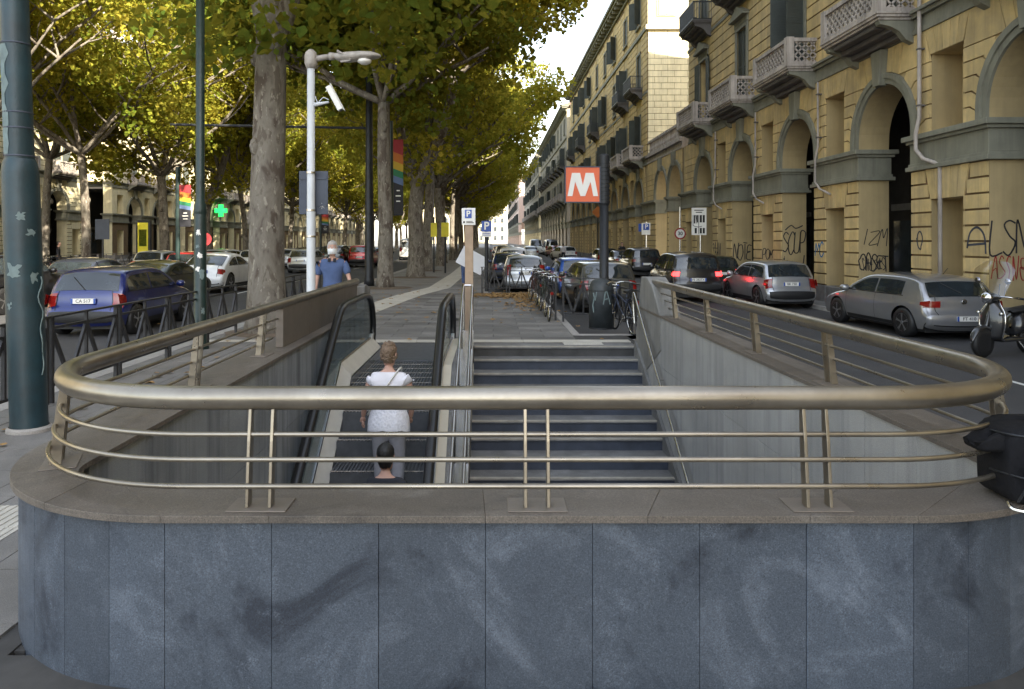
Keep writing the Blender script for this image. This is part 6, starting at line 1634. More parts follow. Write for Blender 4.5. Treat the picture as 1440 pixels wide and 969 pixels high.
# left road
car('hatch', 'car', 'dark blue hatchback with red tail lamps beyond the left fence', 'car', -8.35, 15.2, LZ, A90 + .02, (.005, .014, .12), 'CA 517', metal=.25, scale=(1, .97, .97))
car('coupe', 'car', 'dark olive coupe ahead of the blue hatchback', 'car', -10.35, 21.5, LZ, A90, (.045, .05, .045))
car('sedan', 'car', 'dark saloon with arched side windows left of the blue hatchback', 'car', -13.6, 23, LZ, A90 - .05, (.03, .035, .05))
car('suv', 'car', 'black car with pale number plate at the left frame edge', 'car', -13.9, 19.2, LZ, A90, (.012, .012, .014), 'DR 66')
car('coupe', 'car', 'white crossover with black rear trim right of the green pole', 'car', -10.75, 27.6, LZ, A90 - .02, (.72, .73, .74), metal=0, scale=(1.02, 1.02, 1.10))
car('hatch', 'car', 'red hatchback beyond the dark coupe', 'car', -14.0, 33.5, LZ, A90, (.33, .015, .02), metal=.2)
for i, (x, y_, c, k, lab) in enumerate(((-14.2, 44, (.62, .62, .62), 'hatch', 'white hatchback right of the red banner'), (-16.4, 44, (.4, .41, .42), 'estate', 'grey estate car left of a white hatchback across the road'), (-11.5, 45, (.55, .56, .56), 'hatch', 'pale car directly beyond the white crossover'), (-14.5, 52, (.5, .5, .52), 'sedan', 'silver saloon in the far traffic left of the thick trunk'), (-17.6, 38, (.35, .36, .36), 'hatch', 'grey car at the kerb by the advertising panel'),
        (-11.5, 54, (.02, .025, .03), 'suv', 'black car with headlights just right of the thick trunk'), (-14.5, 57, (.02, .02, .025), 'hatch', 'dark car in the second lane right of the thick trunk'), (-9.2, 60, (.03, .05, .09), 'sedan', 'dark blue saloon left of the blue-shirted man'), (-12.2, 66, (.65, .66, .66), 'sedan', 'white car right of the blue-shirted man'), (-9.6, 54.5, (.4, .015, .015), 'suv', 'red high car left of the dark tram pole'), (-8.2, 74, (.6, .6, .6), 'van', 'white van beyond the red car'), (-15.5, 70, (.2, .2, .22), 'hatch', 'grey distant car in the left traffic'))):
    car(k, 'car', lab, 'car', x, y_, LZ, A90 if k != 'x' else -A90, c)

# ------------------------------------------------------------------ scooters and bicycles
def bicycle(name, label, x, y, z, rz, lean=0.0, frame=(.03, .03, .035), basket=False, group=None):
    T = thing(name, (x, y, z), label, 'bicycle', group, rz=rz); T.rotation_euler = (lean, 0, rz)
    fm_ = CARM.setdefault(('bike', frame), pmat('bike_frame', frame, .4, .3, var=.1))
    for wx in (0, 1.05):
        q = MB(); q.tube([(wx + .335 * cos(a), 0, .345 + .335 * sin(a)) for a in [2 * pi * k / 26 for k in range(26)]], .017, 6, closed=True); wl = q.build('wheel', M['black'], T, world=False, smooth=True)
        q = MB()
        for k in range(14): a = 2 * pi * k / 14; q.bar((wx, .0, .345), (wx + .325 * cos(a), 0, .345 + .325 * sin(a)), .004, .004, up=(0, 1, 0))
        q.lathe([(.02, -.03), (.02, .03)], (wx, 0, .345), 8, 'y'); q.tube([(wx + .318 * cos(a), 0, .345 + .318 * sin(a)) for a in [2 * pi * k / 26 for k in range(26)]], .008, 4, closed=True); q.build('rim', M['steel'], wl, world=False)
        q = MB(); q.tube([(wx + .375 * cos(a), 0, .345 + .375 * sin(a)) for a in [.5 + k * .25 for k in range(10)]], .02, 5); q.build('mudguard', fm_, T, world=False, smooth=True)
    q = MB()
    for p, r_ in (((0, .345), (.42, .30)), ((.42, .30), (.25, .82)), ((0, .345), (.28, .72)), ((.42, .30), (.86, .62)), ((.27, .60), (.84, .78)), ((.86, .60), (.80, .92)), ((.86, .62), (1.05, .345))): q.tube([(p[0], 0, p[1]), (r_[0], 0, r_[1])], .016, 8)
    q.build('frame', fm_, T, world=False, smooth=True)
    q = MB(); q.tube(catmull([(.62, -.27, .98), (.66, -.24, .99), (.80, -.12, 1.0), (.82, 0, .98), (.80, .12, 1.0), (.66, .24, .99), (.62, .27, .98)], 3), .012, 7); q.tube([(.80, 0, .9), (.82, 0, .99)], .014, 7); hb = q.build('handlebar', M['chrome'], T, world=False, smooth=True)
    for s_ in (-1, 1): q = MB(); q.tube([(.50, s_ * .275, .965), (.64, s_ * .27, .985)], .017, 7); q.build('grip', M['black'], hb, world=False)
    q = MB(); q.grid([[(.08 + .06 * 0, -.08, .86), (.08, 0, .88), (.08, .08, .86)], [(.2, -.07, .87), (.2, 0, .89), (.2, .07, .87)], [(.36, -.02, .86), (.36, 0, .875), (.36, .02, .86)]]); q.box(.09, .3, -.06, .06, .82, .858); q.build('saddle', M['black'], T, world=False, bevel=.01)
    q = MB(); q.lathe([(.08, -.008), (.08, .008)], (.42, .04, .30), 16, 'y'); q.bar((.42, .05, .30), (.50, .09, .17), .02, .015); q.bar((.42, -.05, .30), (.34, -.09, .43), .02, .015); q.build('crankset', M['steel'], T, world=False)
    q = MB(); q.bar((-.22, -.05, .72), (.2, -.05, .73), .01, .01); q.bar((-.22, .05, .72), (.2, .05, .73), .01, .01); q.bar((-.2, -.05, .72), (-.02, -.03, .35), .008, .008); q.bar((-.2, .05, .72), (-.02, .03, .35), .008, .008); q.bar((-.22, -.05, .72), (-.22, .05, .72), .01, .01); q.build('rack', M['black'], T, world=False)
    q = MB(); q.lathe([(.035, -.035), (.04, -.01), (.03, .01)], (-.26, 0, .66), 12, 'x'); q.build('rear_reflector', M['redglass'], T, world=False)
    return T
bicycle('bicycle', 'black bicycle with silver handlebar leaning on the fence, red rear light towards the viewer', 1.32, 17.0, 0, A90, lean=.08)
bicycle('bicycle', 'second bicycle chained behind the first along the fence', 1.36, 18.6, 0, A90 + .05, lean=.06, frame=(.05, .06, .05))
bicycle('bicycle', 'bicycle leaning on the fence between litter bin and parapet', 2.78, 14.5, 0, A90 + .2, lean=-.05, frame=(.04, .05, .08))
for i_, (bx, by, lab) in enumerate(((1.30, 20.0, 'third bicycle along the fence by the dark grey car'), (1.34, 21.9, 'farthest bicycle along the fence'))):
    bicycle('bicycle', lab, bx, by, 0 if bx < 1.6 or by < 14.6 else RZ if by > 16.8 else RZ, A90 + .12 * (i_ % 3), lean=.05, frame=((.02, .02, .022), (.06, .02, .02), (.03, .035, .04))[i_ % 3])
def scooter(name, label, x, y, z, rz, color=(.012, .012, .014), screen=True, group=None):
    """local +x is the front"""
    T = thing(name, (x, y, z), label, 'scooter', group, rz=rz); pm = CARM.setdefault((color, 's'), paint(color, .0, .38))
    for wx, nm in ((1.28, 'front_wheel'), (0, 'rear_wheel')):
        q = MB(); q.lathe([(.15, -.05), (.24, -.055), (.265, -.02), (.265, .02), (.24, .055), (.15, .05)], (wx, 0, .265), 24, 'y'); wl = q.build(nm, M['black'], T, world=False, smooth=True)
        q = MB(); q.lathe([(.15, -.03), (.15, .03)], (wx, 0, .265), 18, 'y')
        for k in range(5): a = k * 1.2566; q.bar((wx, .035, .265), (wx + .15 * cos(a), .035, .265 + .15 * sin(a)), .03, .02, up=(0, 1, 0)); q.bar((wx, -.035, .265), (wx + .15 * cos(a), -.035, .265 + .15 * sin(a)), .03, .02, up=(0, 1, 0))
        q.build('rim', M['rim'], wl, world=False)
    def loft(secs, name, mat, nseg=16, par=None):
        """secs: (x, z, half width, half height)"""
        q = MB(); rows = [[(a, w_ * cos(t), b + h_ * sin(t)) for t in [2 * pi * k / nseg for k in range(nseg + 1)]] for a, b, w_, h_ in secs]; q.grid(rows)
        return q.build(name, mat, par or T, world=False, smooth=True, merge=.0005)
    loft([(-.42, .70, .02, .02), (-.34, .68, .12, .09), (-.1, .62, .19, .19), (.15, .60, .20, .22), (.35, .58, .19, .22), (.48, .50, .16, .16), (.5, .5, .02, .02)], 'rear_body', pm)
    loft([(-.40, .84, .03, .01), (-.32, .845, .12, .035), (-.05, .84, .15, .05), (.2, .82, .15, .05), (.42, .80, .12, .05), (.52, .78, .04, .02)], 'seat', M['black'])
    q = MB(); q.box(.40, .98, -.19, .19, .27, .34); q.build('footboard', pm, T, world=False, bevel=.03)
    # leg shield: curved shell
    rows = []
    for k in range(12):
        f = k / 11; z_ = .32 + .68 * f; xx = .96 + .04 * sin(f * pi) + .06 * (1 - f) ** 2; hw_ = .17 + .06 * sin(pi * min(1, f * 1.1)) - .08 * max(0, f - .7) / .3
        rows.append([(xx + .12 * (1 - (t) ** 2), t * hw_, z_) for t in [-1, -.8, -.5, -.2, .0, .2, .5, .8, 1]])
    q = MB(); q.grid(rows); sh = q.build('leg_shield', pm, T, world=False, smooth=True)
    so = sh.modifiers.new('s', 'SOLIDIFY'); so.thickness = .03
    q = MB(); q.tube([r_[0] for r_ in rows] + [r_[-1] for r_ in reversed(rows)], .012, 6); q.build('shield_trim', M['chrome'], T, world=False, smooth=True)
    loft([(1.08, .46, .02, .02), (1.13, .50, .065, .045), (1.28, .54, .075, .04), (1.42, .50, .07, .045), (1.53, .40, .055, .05), (1.58, .30, .02, .03)], 'front_mudguard', pm)
    q = MB(); q.tube([(1.02, 0, .98), (1.16, 0, .60), (1.28, .0, .27)], .035, 8); q.tube([(1.02, 0, .9), (1.0, 0, 1.06)], .05, 8); q.build('steering_column', pm, T, world=False, smooth=True)
    loft([(.90, 1.05, .03, .02), (.95, 1.06, .12, .06), (1.05, 1.06, .13, .085), (1.14, 1.05, .10, .085), (1.17, 1.05, .09, .08)], 'headset', pm)
    q = MB(); q.lathe([(.10, 0), (.097, .02), (.06, .045), (0, .055)], (1.165, 0, 1.05), 18, 'x'); hl = q.build('headlamp', M['chrome'], T, world=False, smooth=True)
    q = MB(); q.tube([(.82, -.35, 1.05), (.92, -.2, 1.07), (1.0, 0, 1.07), (.92, .2, 1.07), (.82, .35, 1.05)], .013, 7); hb = q.build('handlebar', M['chrome'], T, world=False, smooth=True)
    for s_ in (-1, 1):
        q = MB(); q.tube([(.76, s_ * .40, 1.04), (.84, s_ * .31, 1.055)], .02, 8); q.build('grip', M['black'], hb, world=False)
        q = MB(); q.tube([(.95, s_ * .16, 1.08), (1.0, s_ * .24, 1.32)], .007, 5); q.lathe([(0, -.015), (.05, -.012), (.055, .008), (0, .012)], (1.0, s_ * .26, 1.35), 12, 'x'); q.build('mirror', M['chrome'], T, world=False, smooth=True)
        q = MB(); q.lathe([(.03, 0), (.028, .03), (0, .04)], (1.07, s_ * .2, .78), 10, 'x'); q.build('indicator', M['chrome'], T, world=False)
    q = MB(); q.prism([(1.13, .50), (1.11, .62), (1.085, .80), (1.06, .80), (1.06, .50)], -.035, .035, lambda a, b, d: (a, d, b)); q.build('horn_cover', M['chrome'], T, world=False, bevel=.01)
    if screen:
        rows = []
        for k in range(10):
            f = k / 9; z_ = 1.08 + .60 * f; hw_ = .26 + .10 * sin(pi * min(.5, f * .55)) - .14 * max(0, f - .78) / .22
            rows.append([(1.12 - .22 * f + .06 * (1 - t * t), t * hw_, z_ + .03 * (1 - t * t) * f) for t in [-1, -.7, -.4, 0, .4, .7, 1]])
        q = MB(); q.grid(rows); q.build('windscreen', M['plexi'], T, world=False, smooth=True)
        for s_ in (-1, 1): q = MB(); q.tube([(1.0, s_ * .1, 1.08), (1.06, s_ * .16, 1.30)], .008, 5); q.build('screen_stay', M['chrome'], T, world=False)
    q = MB(); q.lathe([(.05, -.02), (.055, .0), (.04, .02)], (-.42, 0, .70), 12, 'x'); q.build('tail_light', M['redglass'], T, world=False)
    q = MB(); q.tube([(.1, -.16, .30), (-.1, -.18, .28), (-.38, -.19, .34)], [.03, .045, .05], 10); q.build('exhaust', M['steel'], T, world=False, smooth=True)
    q = MB(); q.bar((.45, .1, .28), (.38, .28, .02), .02, .02); q.build('side_stand', M['steel'], T, world=False)
    return T
scooter('motor_scooter', 'black motor scooter with clear tall windscreen parked at the right edge', 9.85, 13.7, RZ, pi + .42)
bg_ = 'two-wheelers parked across the left road'
for i in range(9):
    o = bicycle('bicycle', 'bicycle in the row of two-wheelers by the far left fence', -22.9 + rnd.uniform(-.2, .2), 33.5 + i * .95, 0, rnd.uniform(-.3, .2) + pi, lean=rnd.uniform(-.1, .1), group=bg_) if i == 0 else None
    if i == 0: bp = o
    else:
        c = copy_tree(bp); c.location = (-22.6 + rnd.uniform(-.2, .3), 33.5 + i * .95, 0); c.rotation_euler = (rnd.uniform(-.1, .1), 0, pi + rnd.uniform(-.3, .3))

# ------------------------------------------------------------------ people
def skinned(name, chains, mat, parent, sub=2, loc=(0, 0, 0), rz=0, root=0):
    """chains: list of [(x,y,z,r) ...]; equal coordinates are shared joints"""
    vs, rs, es, key = [], [], [], {}
    for ch in chains:
        prev = None
        for p in ch:
            k = tuple(round(c, 3) for c in p[:3])
            if k not in key: key[k] = len(vs); vs.append(p[:3]); rs.append(p[3] if isinstance(p[3], tuple) else (p[3], p[3]))
            if prev is not None and prev != key[k]: es.append((prev, key[k]))
            prev = key[k]
    me = bpy.data.meshes.new(name); me.from_pydata(vs, es, []); o = bpy.data.objects.new(name, me); COL.objects.link(o); o.parent = parent
    sk = o.modifiers.new('skin', 'SKIN'); sk.use_smooth_shade = True
    for i, r_ in enumerate(rs):
        d = me.skin_vertices[0].data[i]; d.radius = r_; d.use_root = (i == root)
    sb = o.modifiers.new('sub', 'SUBSURF'); sb.levels = sub; sb.render_levels = sub
    me.materials.append(mat); return o
def head(parent, c, sc_, skin, hair, face_dir, hairlen=.0, mask=None, curly=0, seed=1):
    """c centre of the head; face_dir angle in the xy plane"""
    fx, fy = cos(face_dir), sin(face_dir); rx, ry = -fy, fx
    def P(f, s_, u): return (c[0] + (fx * f + rx * s_) * sc_, c[1] + (fy * f + ry * s_) * sc_, c[2] + u * sc_)
    q = MB(); rows = []; n = 20
    prof = [(-.125, .045, .035, .03), (-.115, .055, .05, .028), (-.09, .062, .07, .02), (-.05, .068, .085, .012), (0, .073, .095, 0), (.04, .076, .098, -.004), (.08, .070, .088, -.008), (.11, .050, .062, -.01), (.125, .02, .025, -.01)]
    for (u, ws, wf, sh_) in prof:
        row = []
        for k in range(n + 1):
            a = 2 * pi * k / n; f = wf * cos(a) + sh_; s_ = ws * sin(a)
            if abs(a) < .5 or abs(a - 2 * pi) < .5:
                aa = min(a, 2 * pi - a)
                if -.04 <= u <= .02: f += .024 * max(0, 1 - aa / .35) * (1.0 if u < -.02 or u == 0 else .7)
                if u == .04: f += .004
                if u == -.09: f += .004 * (1 - aa)
            if u in (0, .04) and .25 < min(a, 2 * pi - a) < .6: f -= .006
            row.append(P(f, s_, u))
        rows.append(row)
    q.grid(rows); q.v.append(P(-.01, 0, .13)); hd = q.build('head', skin, parent, world=False, smooth=True, merge=.001)
    for s_ in (-1, 1):
        q = MB(); q.tube([P(-.01 + .018 * cos(a), s_ * .078, -.0 + .03 * sin(a)) for a in [2 * pi * k / 8 for k in range(8)]], .008, 5, closed=True); q.build('ear', skin, hd, world=False, smooth=True)
        q = MB(); q.lathe([(0, -.011), (.009, -.006), (.012, 0), (.009, .006), (0, .011)], P(.083, s_ * .032, .012), 8); q.build('eye', M['mpaint'], hd, world=False, smooth=True)
        q = MB(); q.lathe([(0, -.006), (.006, 0), (0, .006)], P(.094, s_ * .032, .012), 8); q.build('iris', M['black'], hd, world=False)
        q = MB(); q.tube([P(.095, s_ * .015, .035), P(.092, s_ * .035, .041), P(.08, s_ * .052, .034)], .004, 4); q.build('eyebrow', hair, hd, world=False)
    q = MB(); q.tube([P(.092, -.022, -.068), P(.100, 0, -.066), P(.092, .022, -.068)], .0055, 6); q.build('mouth', pmat('lips', (.36, .15, .12), .6), hd, world=False)
    # hair shell
    rr = random.Random(seed); q = MB(); rows = []
    for (u, ws, wf, sh_) in [(-.085 - hairlen, .050, .050, -.03), (-.05, .070, .085, -.012), (0, .080, .100, -.010), (.04, .085, .104, -.010), (.08, .081, .098, -.012), (.11, .064, .076, -.012), (.132, .034, .040, -.012), (.142, .006, .008, -.012)]:
        row = []
        for k in range(n + 1):
            a = 2 * pi * k / n; aa = min(a, 2 * pi - a); r_ = 1 + rr.uniform(-.03, .03) * (1 + curly * 2)
            front = aa < 1.15
            if front and u < .06: r_ = .80
            f = wf * cos(a) * r_ + sh_; s_ = ws * sin(a) * r_
            row.append(P(f, s_, u + (rr.uniform(-.006, .006))))
        row[-1] = row[0]; rows.append(row)
    q.grid(rows)
    if curly:
        for k in range(60 if curly >= 1 else 110):
            a = rr.uniform(1.0, 5.28) if rr.random() < .7 else rr.uniform(0, 6.28); u = rr.uniform(-.05, .13) if 1.1 < a < 5.2 else rr.uniform(.08, .14); r_ = math.sqrt(max(.05, 1 - (u / .15) ** 2))
            cc = P(.098 * cos(a) * r_ - .012, .082 * sin(a) * r_, u); q.lathe([(0, -.016), (.015, -.008), (.017, .004), (0, .016)], cc, 6)
    q.build('hair', hair, parent, world=False, smooth=True, merge=.0005)
    if mask:
        rows = []
        for u, f in ((.0, .098), (-.02, .118), (-.045, .124), (-.075, .116), (-.10, .085)):
            rows.append([P(f * cos(a) + .006, .075 * sin(a) * 1.08, u + .012 * (cos(a) - 1)) for a in [-1.25 + k * .25 for k in range(11)]])
        q = MB(); q.grid(rows); mk = q.build('face_mask', mask, parent, world=False, smooth=True)
        for s_ in (-1, 1):
            q = MB(); q.tube([P(.03, s_ * .078, -.02), P(-.01, s_ * .086, .01), P(.03, s_ * .078, -.06)], .003, 4); q.build('ear_loop', mask, mk, world=False)
    return hd
def hand(parent, wr, dir_, palm, side, mat, curl=.5):
    """wr wrist point, dir_ pointing direction, palm normal direction"""
    d = Vector(dir_).normalized(); p = Vector(palm); p = (p - d * p.dot(d)).normalized(); s_ = d.cross(p) * side; w_ = Vector(wr)
    ch = [[(*w_, .024), (*(w_ + d * .045), (.036, .018)), (*(w_ + d * .085), (.038, .015))]]
    o = skinned('hand', ch, mat, parent, 2)
    for k, L in enumerate((.070, .080, .075, .058)):
        b = w_ + d * .080 + s_ * (.028 - k * .019)
        a1, a2 = curl * .6, curl * 1.3
        j1 = b + (d * cos(a1 * .5) + p * sin(a1 * .5)) * L * .45; j2 = j1 + (d * cos(a1 + .2) + p * sin(a1 + .2)) * L * .3; j3 = j2 + (d * cos(a2 + .2) + p * sin(a2 + .2)) * L * .25
        skinned('finger', [[(*b, .0095), (*j1, .009), (*j2, .008), (*j3, .0065)]], mat, o, 1)
    b = w_ + d * .03 + s_ * .030; j1 = b + (d * .6 + s_ * .6 + p * .3).normalized() * .035; j2 = j1 + (d * .9 + s_ * .15 + p * .4).normalized() * .032
    skinned('finger', [[(*b, .012), (*j1, .010), (*j2, .008)]], mat, o, 1)
    return o
def person(label, x, y, z, rz, h=1.70, pose='stand', top=None, legs=None, hair=None, skin=None, mask=None, curly=0, sleeve='short', build=1.0, parts=True, arms=None, seed=1, tilt=0.0, steps=0):
    """faces local +x"""
    T = thing('person', (x, y, z), label, 'person', None, rz=rz); k = h / 1.70; skin = skin or M['skin']; bw = build
    shx = .185 * bw
    st = {'stand': ((.02, 0), (-.02, 0)), 'walk': ((.20, .0), (-.20, .06))}[pose]
    S_ = lambda p: (p[0] * k, p[1] * k, p[2] * k)
    def sc_(ch): return [(p[0] * k, p[1] * k, p[2] * k, (p[3][0] * k, p[3][1] * k) if isinstance(p[3], tuple) else p[3] * k) for p in ch]
    arms = arms or {1: ((.0, shx + .05, 1.12), (.08, shx + .06, .87)), -1: ((.0, -shx - .05, 1.12), (.08, -shx - .06, .87))}
    ank = {1: (st[0][0], .09, .08 + st[0][1]), -1: (st[1][0], -.09, .08 + st[1][1])}
    knee = {s_: (ank[s_][0] * .5 + .05, s_ * .10, .49) for s_ in (1, -1)}
    body = [[(0, 0, .94, (.11, .15 * bw)), (0, 0, 1.10, (.095 * bw, .125 * bw)), (.0, 0, 1.28, (.115 * bw, .155 * bw)), (-.01, 0, 1.41, (.09, .13 * bw)), (0, 0, 1.475, .055), (.015, 0, 1.56, .052)]]
    for s_ in (1, -1):
        body.append([(-.01, 0, 1.41, (.09, .13 * bw)), (-.01, s_ * shx * .85, 1.40, .060), (0, s_ * shx * 1.05, 1.33, .050), (*arms[s_][0], .040), (*arms[s_][1], .026)])
        body.append([(0, 0, .94, (.11, .15 * bw)), (0, s_ * .095, .84, .088), (*knee[s_], .058), (*ank[s_], .038)])
    skinned('body', [sc_(c) for c in body], skin, T)
    e = .016
    tc = [[(0, 0, .90, (.135 * bw, .168 * bw)), (0, 0, 1.0, (.13 * bw, .158 * bw)), (0, 0, 1.12, (.118 * bw, .148 * bw)), (0, 0, 1.28, (.132 * bw, .172 * bw)), (-.01, 0, 1.41, (.104, .145 * bw)), (0, 0, 1.465, .072)]]
    for s_ in (1, -1):
        el, wr = Vector(arms[s_][0]), Vector(arms[s_][1]); sh_ = Vector((0, s_ * shx * 1.05, 1.33))
        cuff = sh_ + (el - sh_) * .75
        ch = [(-.01, 0, 1.41, (.104, .145 * bw)), (-.01, s_ * shx * .85, 1.40, .084), (*sh_, .080)]
        if sleeve == 'short': ch += [(*cuff, .078)]
        elif sleeve == 'long': ch += [(*el, .054), (*(el + (wr - el) * .93), .040)]
        tc.append(ch)
    skinned('top', [sc_(c) for c in tc], top, T)
    lg = [[(0, 0, .97, (.125 * bw, .155 * bw)), (0, 0, .90, (.125 * bw, .165 * bw))]]
    for s_ in (1, -1): lg.append([(0, 0, .90, (.125 * bw, .165 * bw)), (0, s_ * .095, .80, .108), (*knee[s_], .080), (ank[s_][0], ank[s_][1], ank[s_][2] + .05, .066)])
    skinned('trousers', [sc_(c) for c in lg], legs, T)
    for s_ in (1, -1):
        a = ank[s_]; skinned('shoe', [sc_([(a[0] - .06, a[1], a[2] - .04, .038), (a[0] + .04, a[1], a[2] - .04, .042), (a[0] + .15, a[1], a[2] - .055, .028)])], M['black'], T, 1)
        wr = Vector(arms[s_][1]) * k; el = Vector(arms[s_][0]) * k
        hand(T, wr, wr - el, Vector((0, -s_, 0)), s_, skin, .6)
    head(T, (.02 * k, 0, 1.655 * k - .0), 1.0 * k, skin, hair, tilt, mask=mask, curly=curly, seed=seed)
    return T
EZ = lambda y_: hz(y_) 
P1 = person('person in white sleeveless top and grey trousers riding the escalator, seen from behind', -1.10, 8.05, -1.02, A90, h=1.68, top=M['cloth_w'], legs=M['cloth_g'], hair=M['hair_r'], build=1.08, sleeve='none', seed=4, curly=.5,
            arms={1: ((.02, .26, 1.13), (.13, .30, .95)), -1: ((.03, -.26, 1.13), (.16, -.22, .93))})
# white cloth bundle tied round the hips, shoulder strap
q = MB(); rows = []
rr = random.Random(5)
for (z_, a, b) in ((1.12, .135, .17), (1.05, .15, .19), (.95, .17, .215), (.86, .178, .228), (.80, .175, .225)):
    rows.append([((a + .006 * sin(9 * t)) * cos(t), (b + .008 * sin(11 * t + z_ * 20)) * sin(t), z_ - (.05 * cos(t) if z_ < .9 else 0) + .012 * sin(7 * t)) for t in [2 * pi * k / 32 for k in range(33)]])
q.grid(rows)
m_, t_, b_ = nodes('quilted_white_cloth'); vr = N(t_, 'ShaderNodeTexVoronoi'); vr.inputs['Scale'].default_value = 34; t_.links.new(pos(t_), vr.inputs['Vector'])
t_.links.new(ramp(t_, vr.outputs['Distance'], [(.05, (.60, .61, .68)), (.4, (.74, .74, .79))]), b_.inputs['Base Color']); bump(t_, b_, vr.outputs['Distance'], .6, .01); b_.inputs['Roughness'].default_value = .9
q.build('tied_jumper', m_, P1, world=False, smooth=True)
q = MB(); q.tube(catmull([(.09, -.13, 1.44), (-.03, -.13, 1.50), (-.13, -.02, 1.36), (-.15, .12, 1.15), (-.05, .22, 1.0)], 5), .010, 6); q.build('strap', M['escdeck'], P1, world=False, smooth=True)
P2_ = person('black-haired person lower on the escalator, only head and shoulders showing', -.98, 6.95, -1.79, A90, h=1.66, top=M['cloth_n'], legs=M['cloth_n'], hair=M['hair_b'], seed=6)
P3_ = person('older white-haired man in blue polo shirt and white face mask behind the parapet', -2.88, 13.6, 0, -A90 + .1, h=1.75, top=M['cloth_b'], legs=M['cloth_n'], hair=M['hair_w'], mask=M['mask'], curly=1, build=1.18, seed=8, tilt=.05,
             arms={1: ((.02, .29, 1.13), (.16, .34, .98)), -1: ((.0, -.27, 1.12), (.05, -.30, .87))})
# polo collar
q = MB()
for s_ in (-1, 1): q.prism([(.05, 1.525), (.10, 1.505), (.125, 1.46), (.09, 1.47)], s_ * .02, s_ * .075, lambda a, b, d: (a, d, b))
q.build('collar', M['cloth_n'], P3_, world=False)
P4_ = person('person in blue jeans walking away carrying big white boards', -.98, 29.4, 0, A90, h=1.74, pose='walk', top=M['cloth_n'], legs=M['jeans'], hair=M['hair_r'], seed=9, sleeve='long', arms={1: ((-.06, .22, 1.2), (-.12, .12, 1.18)), -1: ((-.06, -.22, 1.2), (-.12, -.15, 1.15))})
q = MB(); th = R(-28)
for sh_ in ((0, 0),):
    vs = []
cb = Vector((-.72, 29.18, 1.06))
rot = lambda a, b: (cb.x + a * cos(th) - b * sin(th), cb.z + a * sin(th) + b * cos(th))
pts = [rot(-.55, -.36), rot(.55, -.36), rot(.55, .36), rot(-.55, .36)]
q.prism(pts, 29.16, 29.18, lambda a, b, d: (a, d, b)); BD = q.build('carried_board', M['board'], None); tag(BD, 'large tilted white board carried behind the brown parking post', 'board')
def passer(label, x, y, rz, c1, c2, h_, hair, seed):
    return person(label, x, y, PZ if x > 9 else (0 if x < -.3 else RZ), rz, h=h_, pose='walk', top=c1, legs=c2, hair=hair, seed=seed, sleeve='long')
passer('distant pedestrian in white top by the right-hand cars', 7.0, 72, A90, M['cloth_w'], M['cloth_n'], 1.7, M['hair_b'], 3)
passer('distant pedestrian in dark clothes under the right arcade edge', 10.2, 58, -A90, M['cloth_n'], M['jeans'], 1.75, M['hair_b'], 5)
passer('dark-clothed pedestrian by the far left fence', -24.9, 43, 0.5, M['cloth_n'], M['cloth_n'], 1.7, M['hair_b'], 7)

# ------------------------------------------------------------------ bag on the parapet
BG = thing('backpack', (2.42, 3.22, ZC), 'black rucksack with zips resting on the right corner of the parapet cap', 'bag')
def cushion(x0, x1, y0, y1, z0, z1, name, par, mat=None, e=.28, seed=1, sag=.02):
    rr = random.Random(seed); q = MB(); rows = []; cx, cy, cz = (x0 + x1) / 2, (y0 + y1) / 2, (z0 + z1) / 2
    f = lambda v, p: math.copysign(abs(v) ** p, v)
    for i in range(13):
        v = -pi / 2 + pi * i / 12
        rows.append([(cx + (x1 - x0) / 2 * f(cos(v), e) * f(cos(u), e) + rr.uniform(-.004, .004), cy + (y1 - y0) / 2 * f(cos(v), e) * f(sin(u), e) + rr.uniform(-.004, .004), cz + (z1 - z0) / 2 * f(sin(v), e) - sag * (cos(u) ** 2) * (1 if v > 0 else 0)) for u in [2 * pi * k / 24 for k in range(25)]])
    q.grid(rows); return q.build(name, mat or M['bag'], par, smooth=True, merge=.0005)
cushion(2.20, 2.72, 3.14, 3.42, ZC, ZC + .345, 'main_bag', BG, seed=2)
cushion(2.25, 2.66, 3.07, 3.17, ZC + .01, ZC + .23, 'front_pocket', BG, seed=3)
cushion(2.09, 2.38, 3.20, 3.34, ZC + .21, ZC + .30, 'strap_flap', BG, seed=4, e=.5, sag=.05)
for xs_ in (2.34, 2.52):
    q = MB(); q.tube(catmull([(xs_, 3.15, ZC + .02), (xs_ - .01, 3.05, ZC + .08), (xs_, 3.045, ZC + .2), (xs_ + .01, 3.10, ZC + .30), (xs_ + .02, 3.2, ZC + .345)], 5), .016, 6, flat=.4); q.build('strap', M['cloth_n'], BG, smooth=True)
for zz in (.12, .29):
    q = MB(); q.tube(catmull([(2.205, 3.30, ZC + zz), (2.203, 3.2, ZC + zz + .01), (2.26, 3.10 if zz < .2 else 3.14, ZC + zz + .01), (2.45, 3.06 if zz < .2 else 3.13, ZC + zz + .005), (2.7, 3.1, ZC + zz)], 5), .005, 5); q.build('seam', M['darkpole'], BG, smooth=True)
q = MB(); q.tube(catmull([(2.30, 3.2, ZC + .30), (2.34, 3.18, ZC + .40), (2.42, 3.2, ZC + .43), (2.5, 3.22, ZC + .32)], 5), .014, 7); q.build('carry_loop', M['bag'], BG, smooth=True)
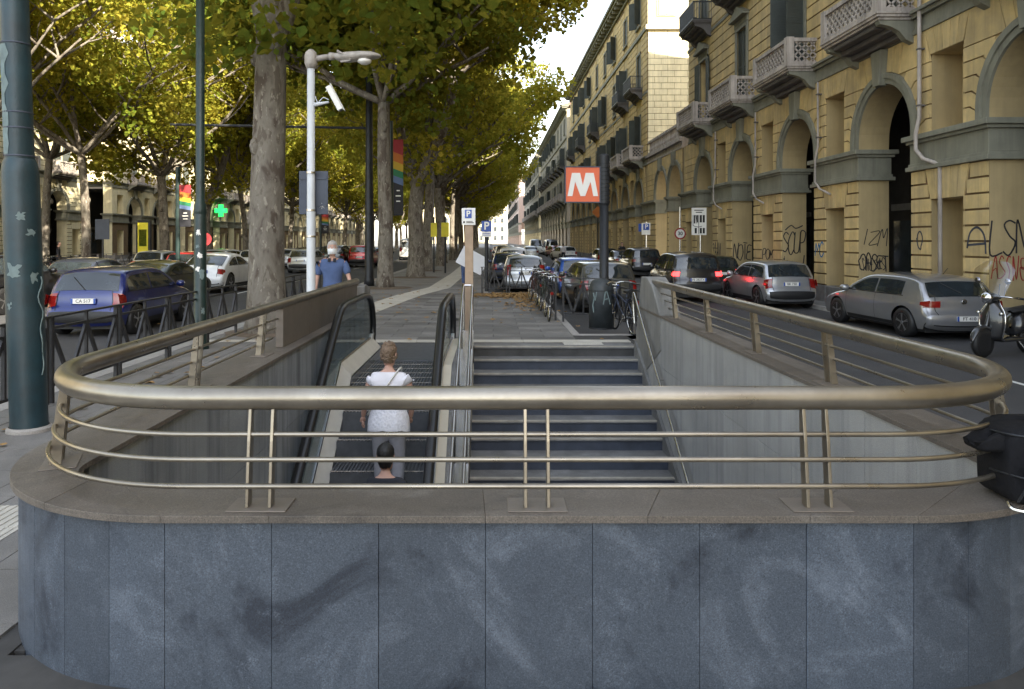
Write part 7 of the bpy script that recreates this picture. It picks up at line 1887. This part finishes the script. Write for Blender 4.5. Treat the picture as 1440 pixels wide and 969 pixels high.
q = MB(); q.tube(catmull([(2.19, 3.10, ZC + .04), (2.21, 3.055, ZC + .14), (2.28, 3.05, ZC + .25), (2.45, 3.05, ZC + .27)], 5), .006, 5); q.build('zip', M['darkpole'], BG)
q = MB(); q.bar((2.235, 3.05, ZC + .14), (2.225, 3.045, ZC + .20), .010, .006); q.tube([(2.24 + .012 * cos(a), 3.045, ZC + .225 + .014 * sin(a)) for a in [2 * pi * k / 8 for k in range(8)]], .003, 4, closed=True); q.build('zip_puller', M['chrome'], BG)
q = MB(); q.bar((2.245, 3.045, ZC + .27), (2.26, 3.05, ZC + .33), .012, .006); q.build('zip_puller', M['steel'], BG)
q = MB(); q.tube(catmull([(2.17, 3.13, ZC + .03), (2.17, 3.10, ZC + .012), (2.22, 3.07, ZC + .008)], 4), .007, 5); q.build('piping', M['steel'], BG)

# ------------------------------------------------------------------ fallen leaves
rr = random.Random(12)
def litter(name, n, cx, cy, sx, sy, z0, flat_=False):
    V, F_ = [], []; g_ = np.random.default_rng(5 + n)
    q = MB()
    for i in range(n):
        x, y_ = cx + rr.gauss(0, sx), cy + rr.gauss(0, sy)
        if XI0 - .5 < x < XI1 + .4 and 2.9 < y_ < YI1 + .1: continue
        a = rr.uniform(0, 6.28); s_ = rr.uniform(.04, .085); z = z0 + rr.uniform(.006, .03)
        p = [(-1, 0, 0), (-.2, .9, .2), (.5, .6, .15), (1, 0, 0), (.5, -.6, .2), (-.2, -.9, .1)]
        q.add([(x + s_ * (u * cos(a) - v * sin(a)), y_ + s_ * (u * sin(a) + v * cos(a)), z + s_ * w_ * rr.uniform(0, 2)) for u, v, w_ in p], [(0, 1, 2, 3), (0, 3, 4, 5)])
    return tag(q.build(name, M['leaflit'], None, recalc=False), kind='stuff')
litter('fallen_leaves', 900, .85, 25.0, .75, .55, 0)
litter('fallen_leaves', 260, 1.1, 22.5, .35, 1.6, 0)
litter('scattered_leaves', 160, -2, 22, 2.5, 6, 0)
litter('scattered_leaves', 90, -3.9, 8, .5, 4, 0)
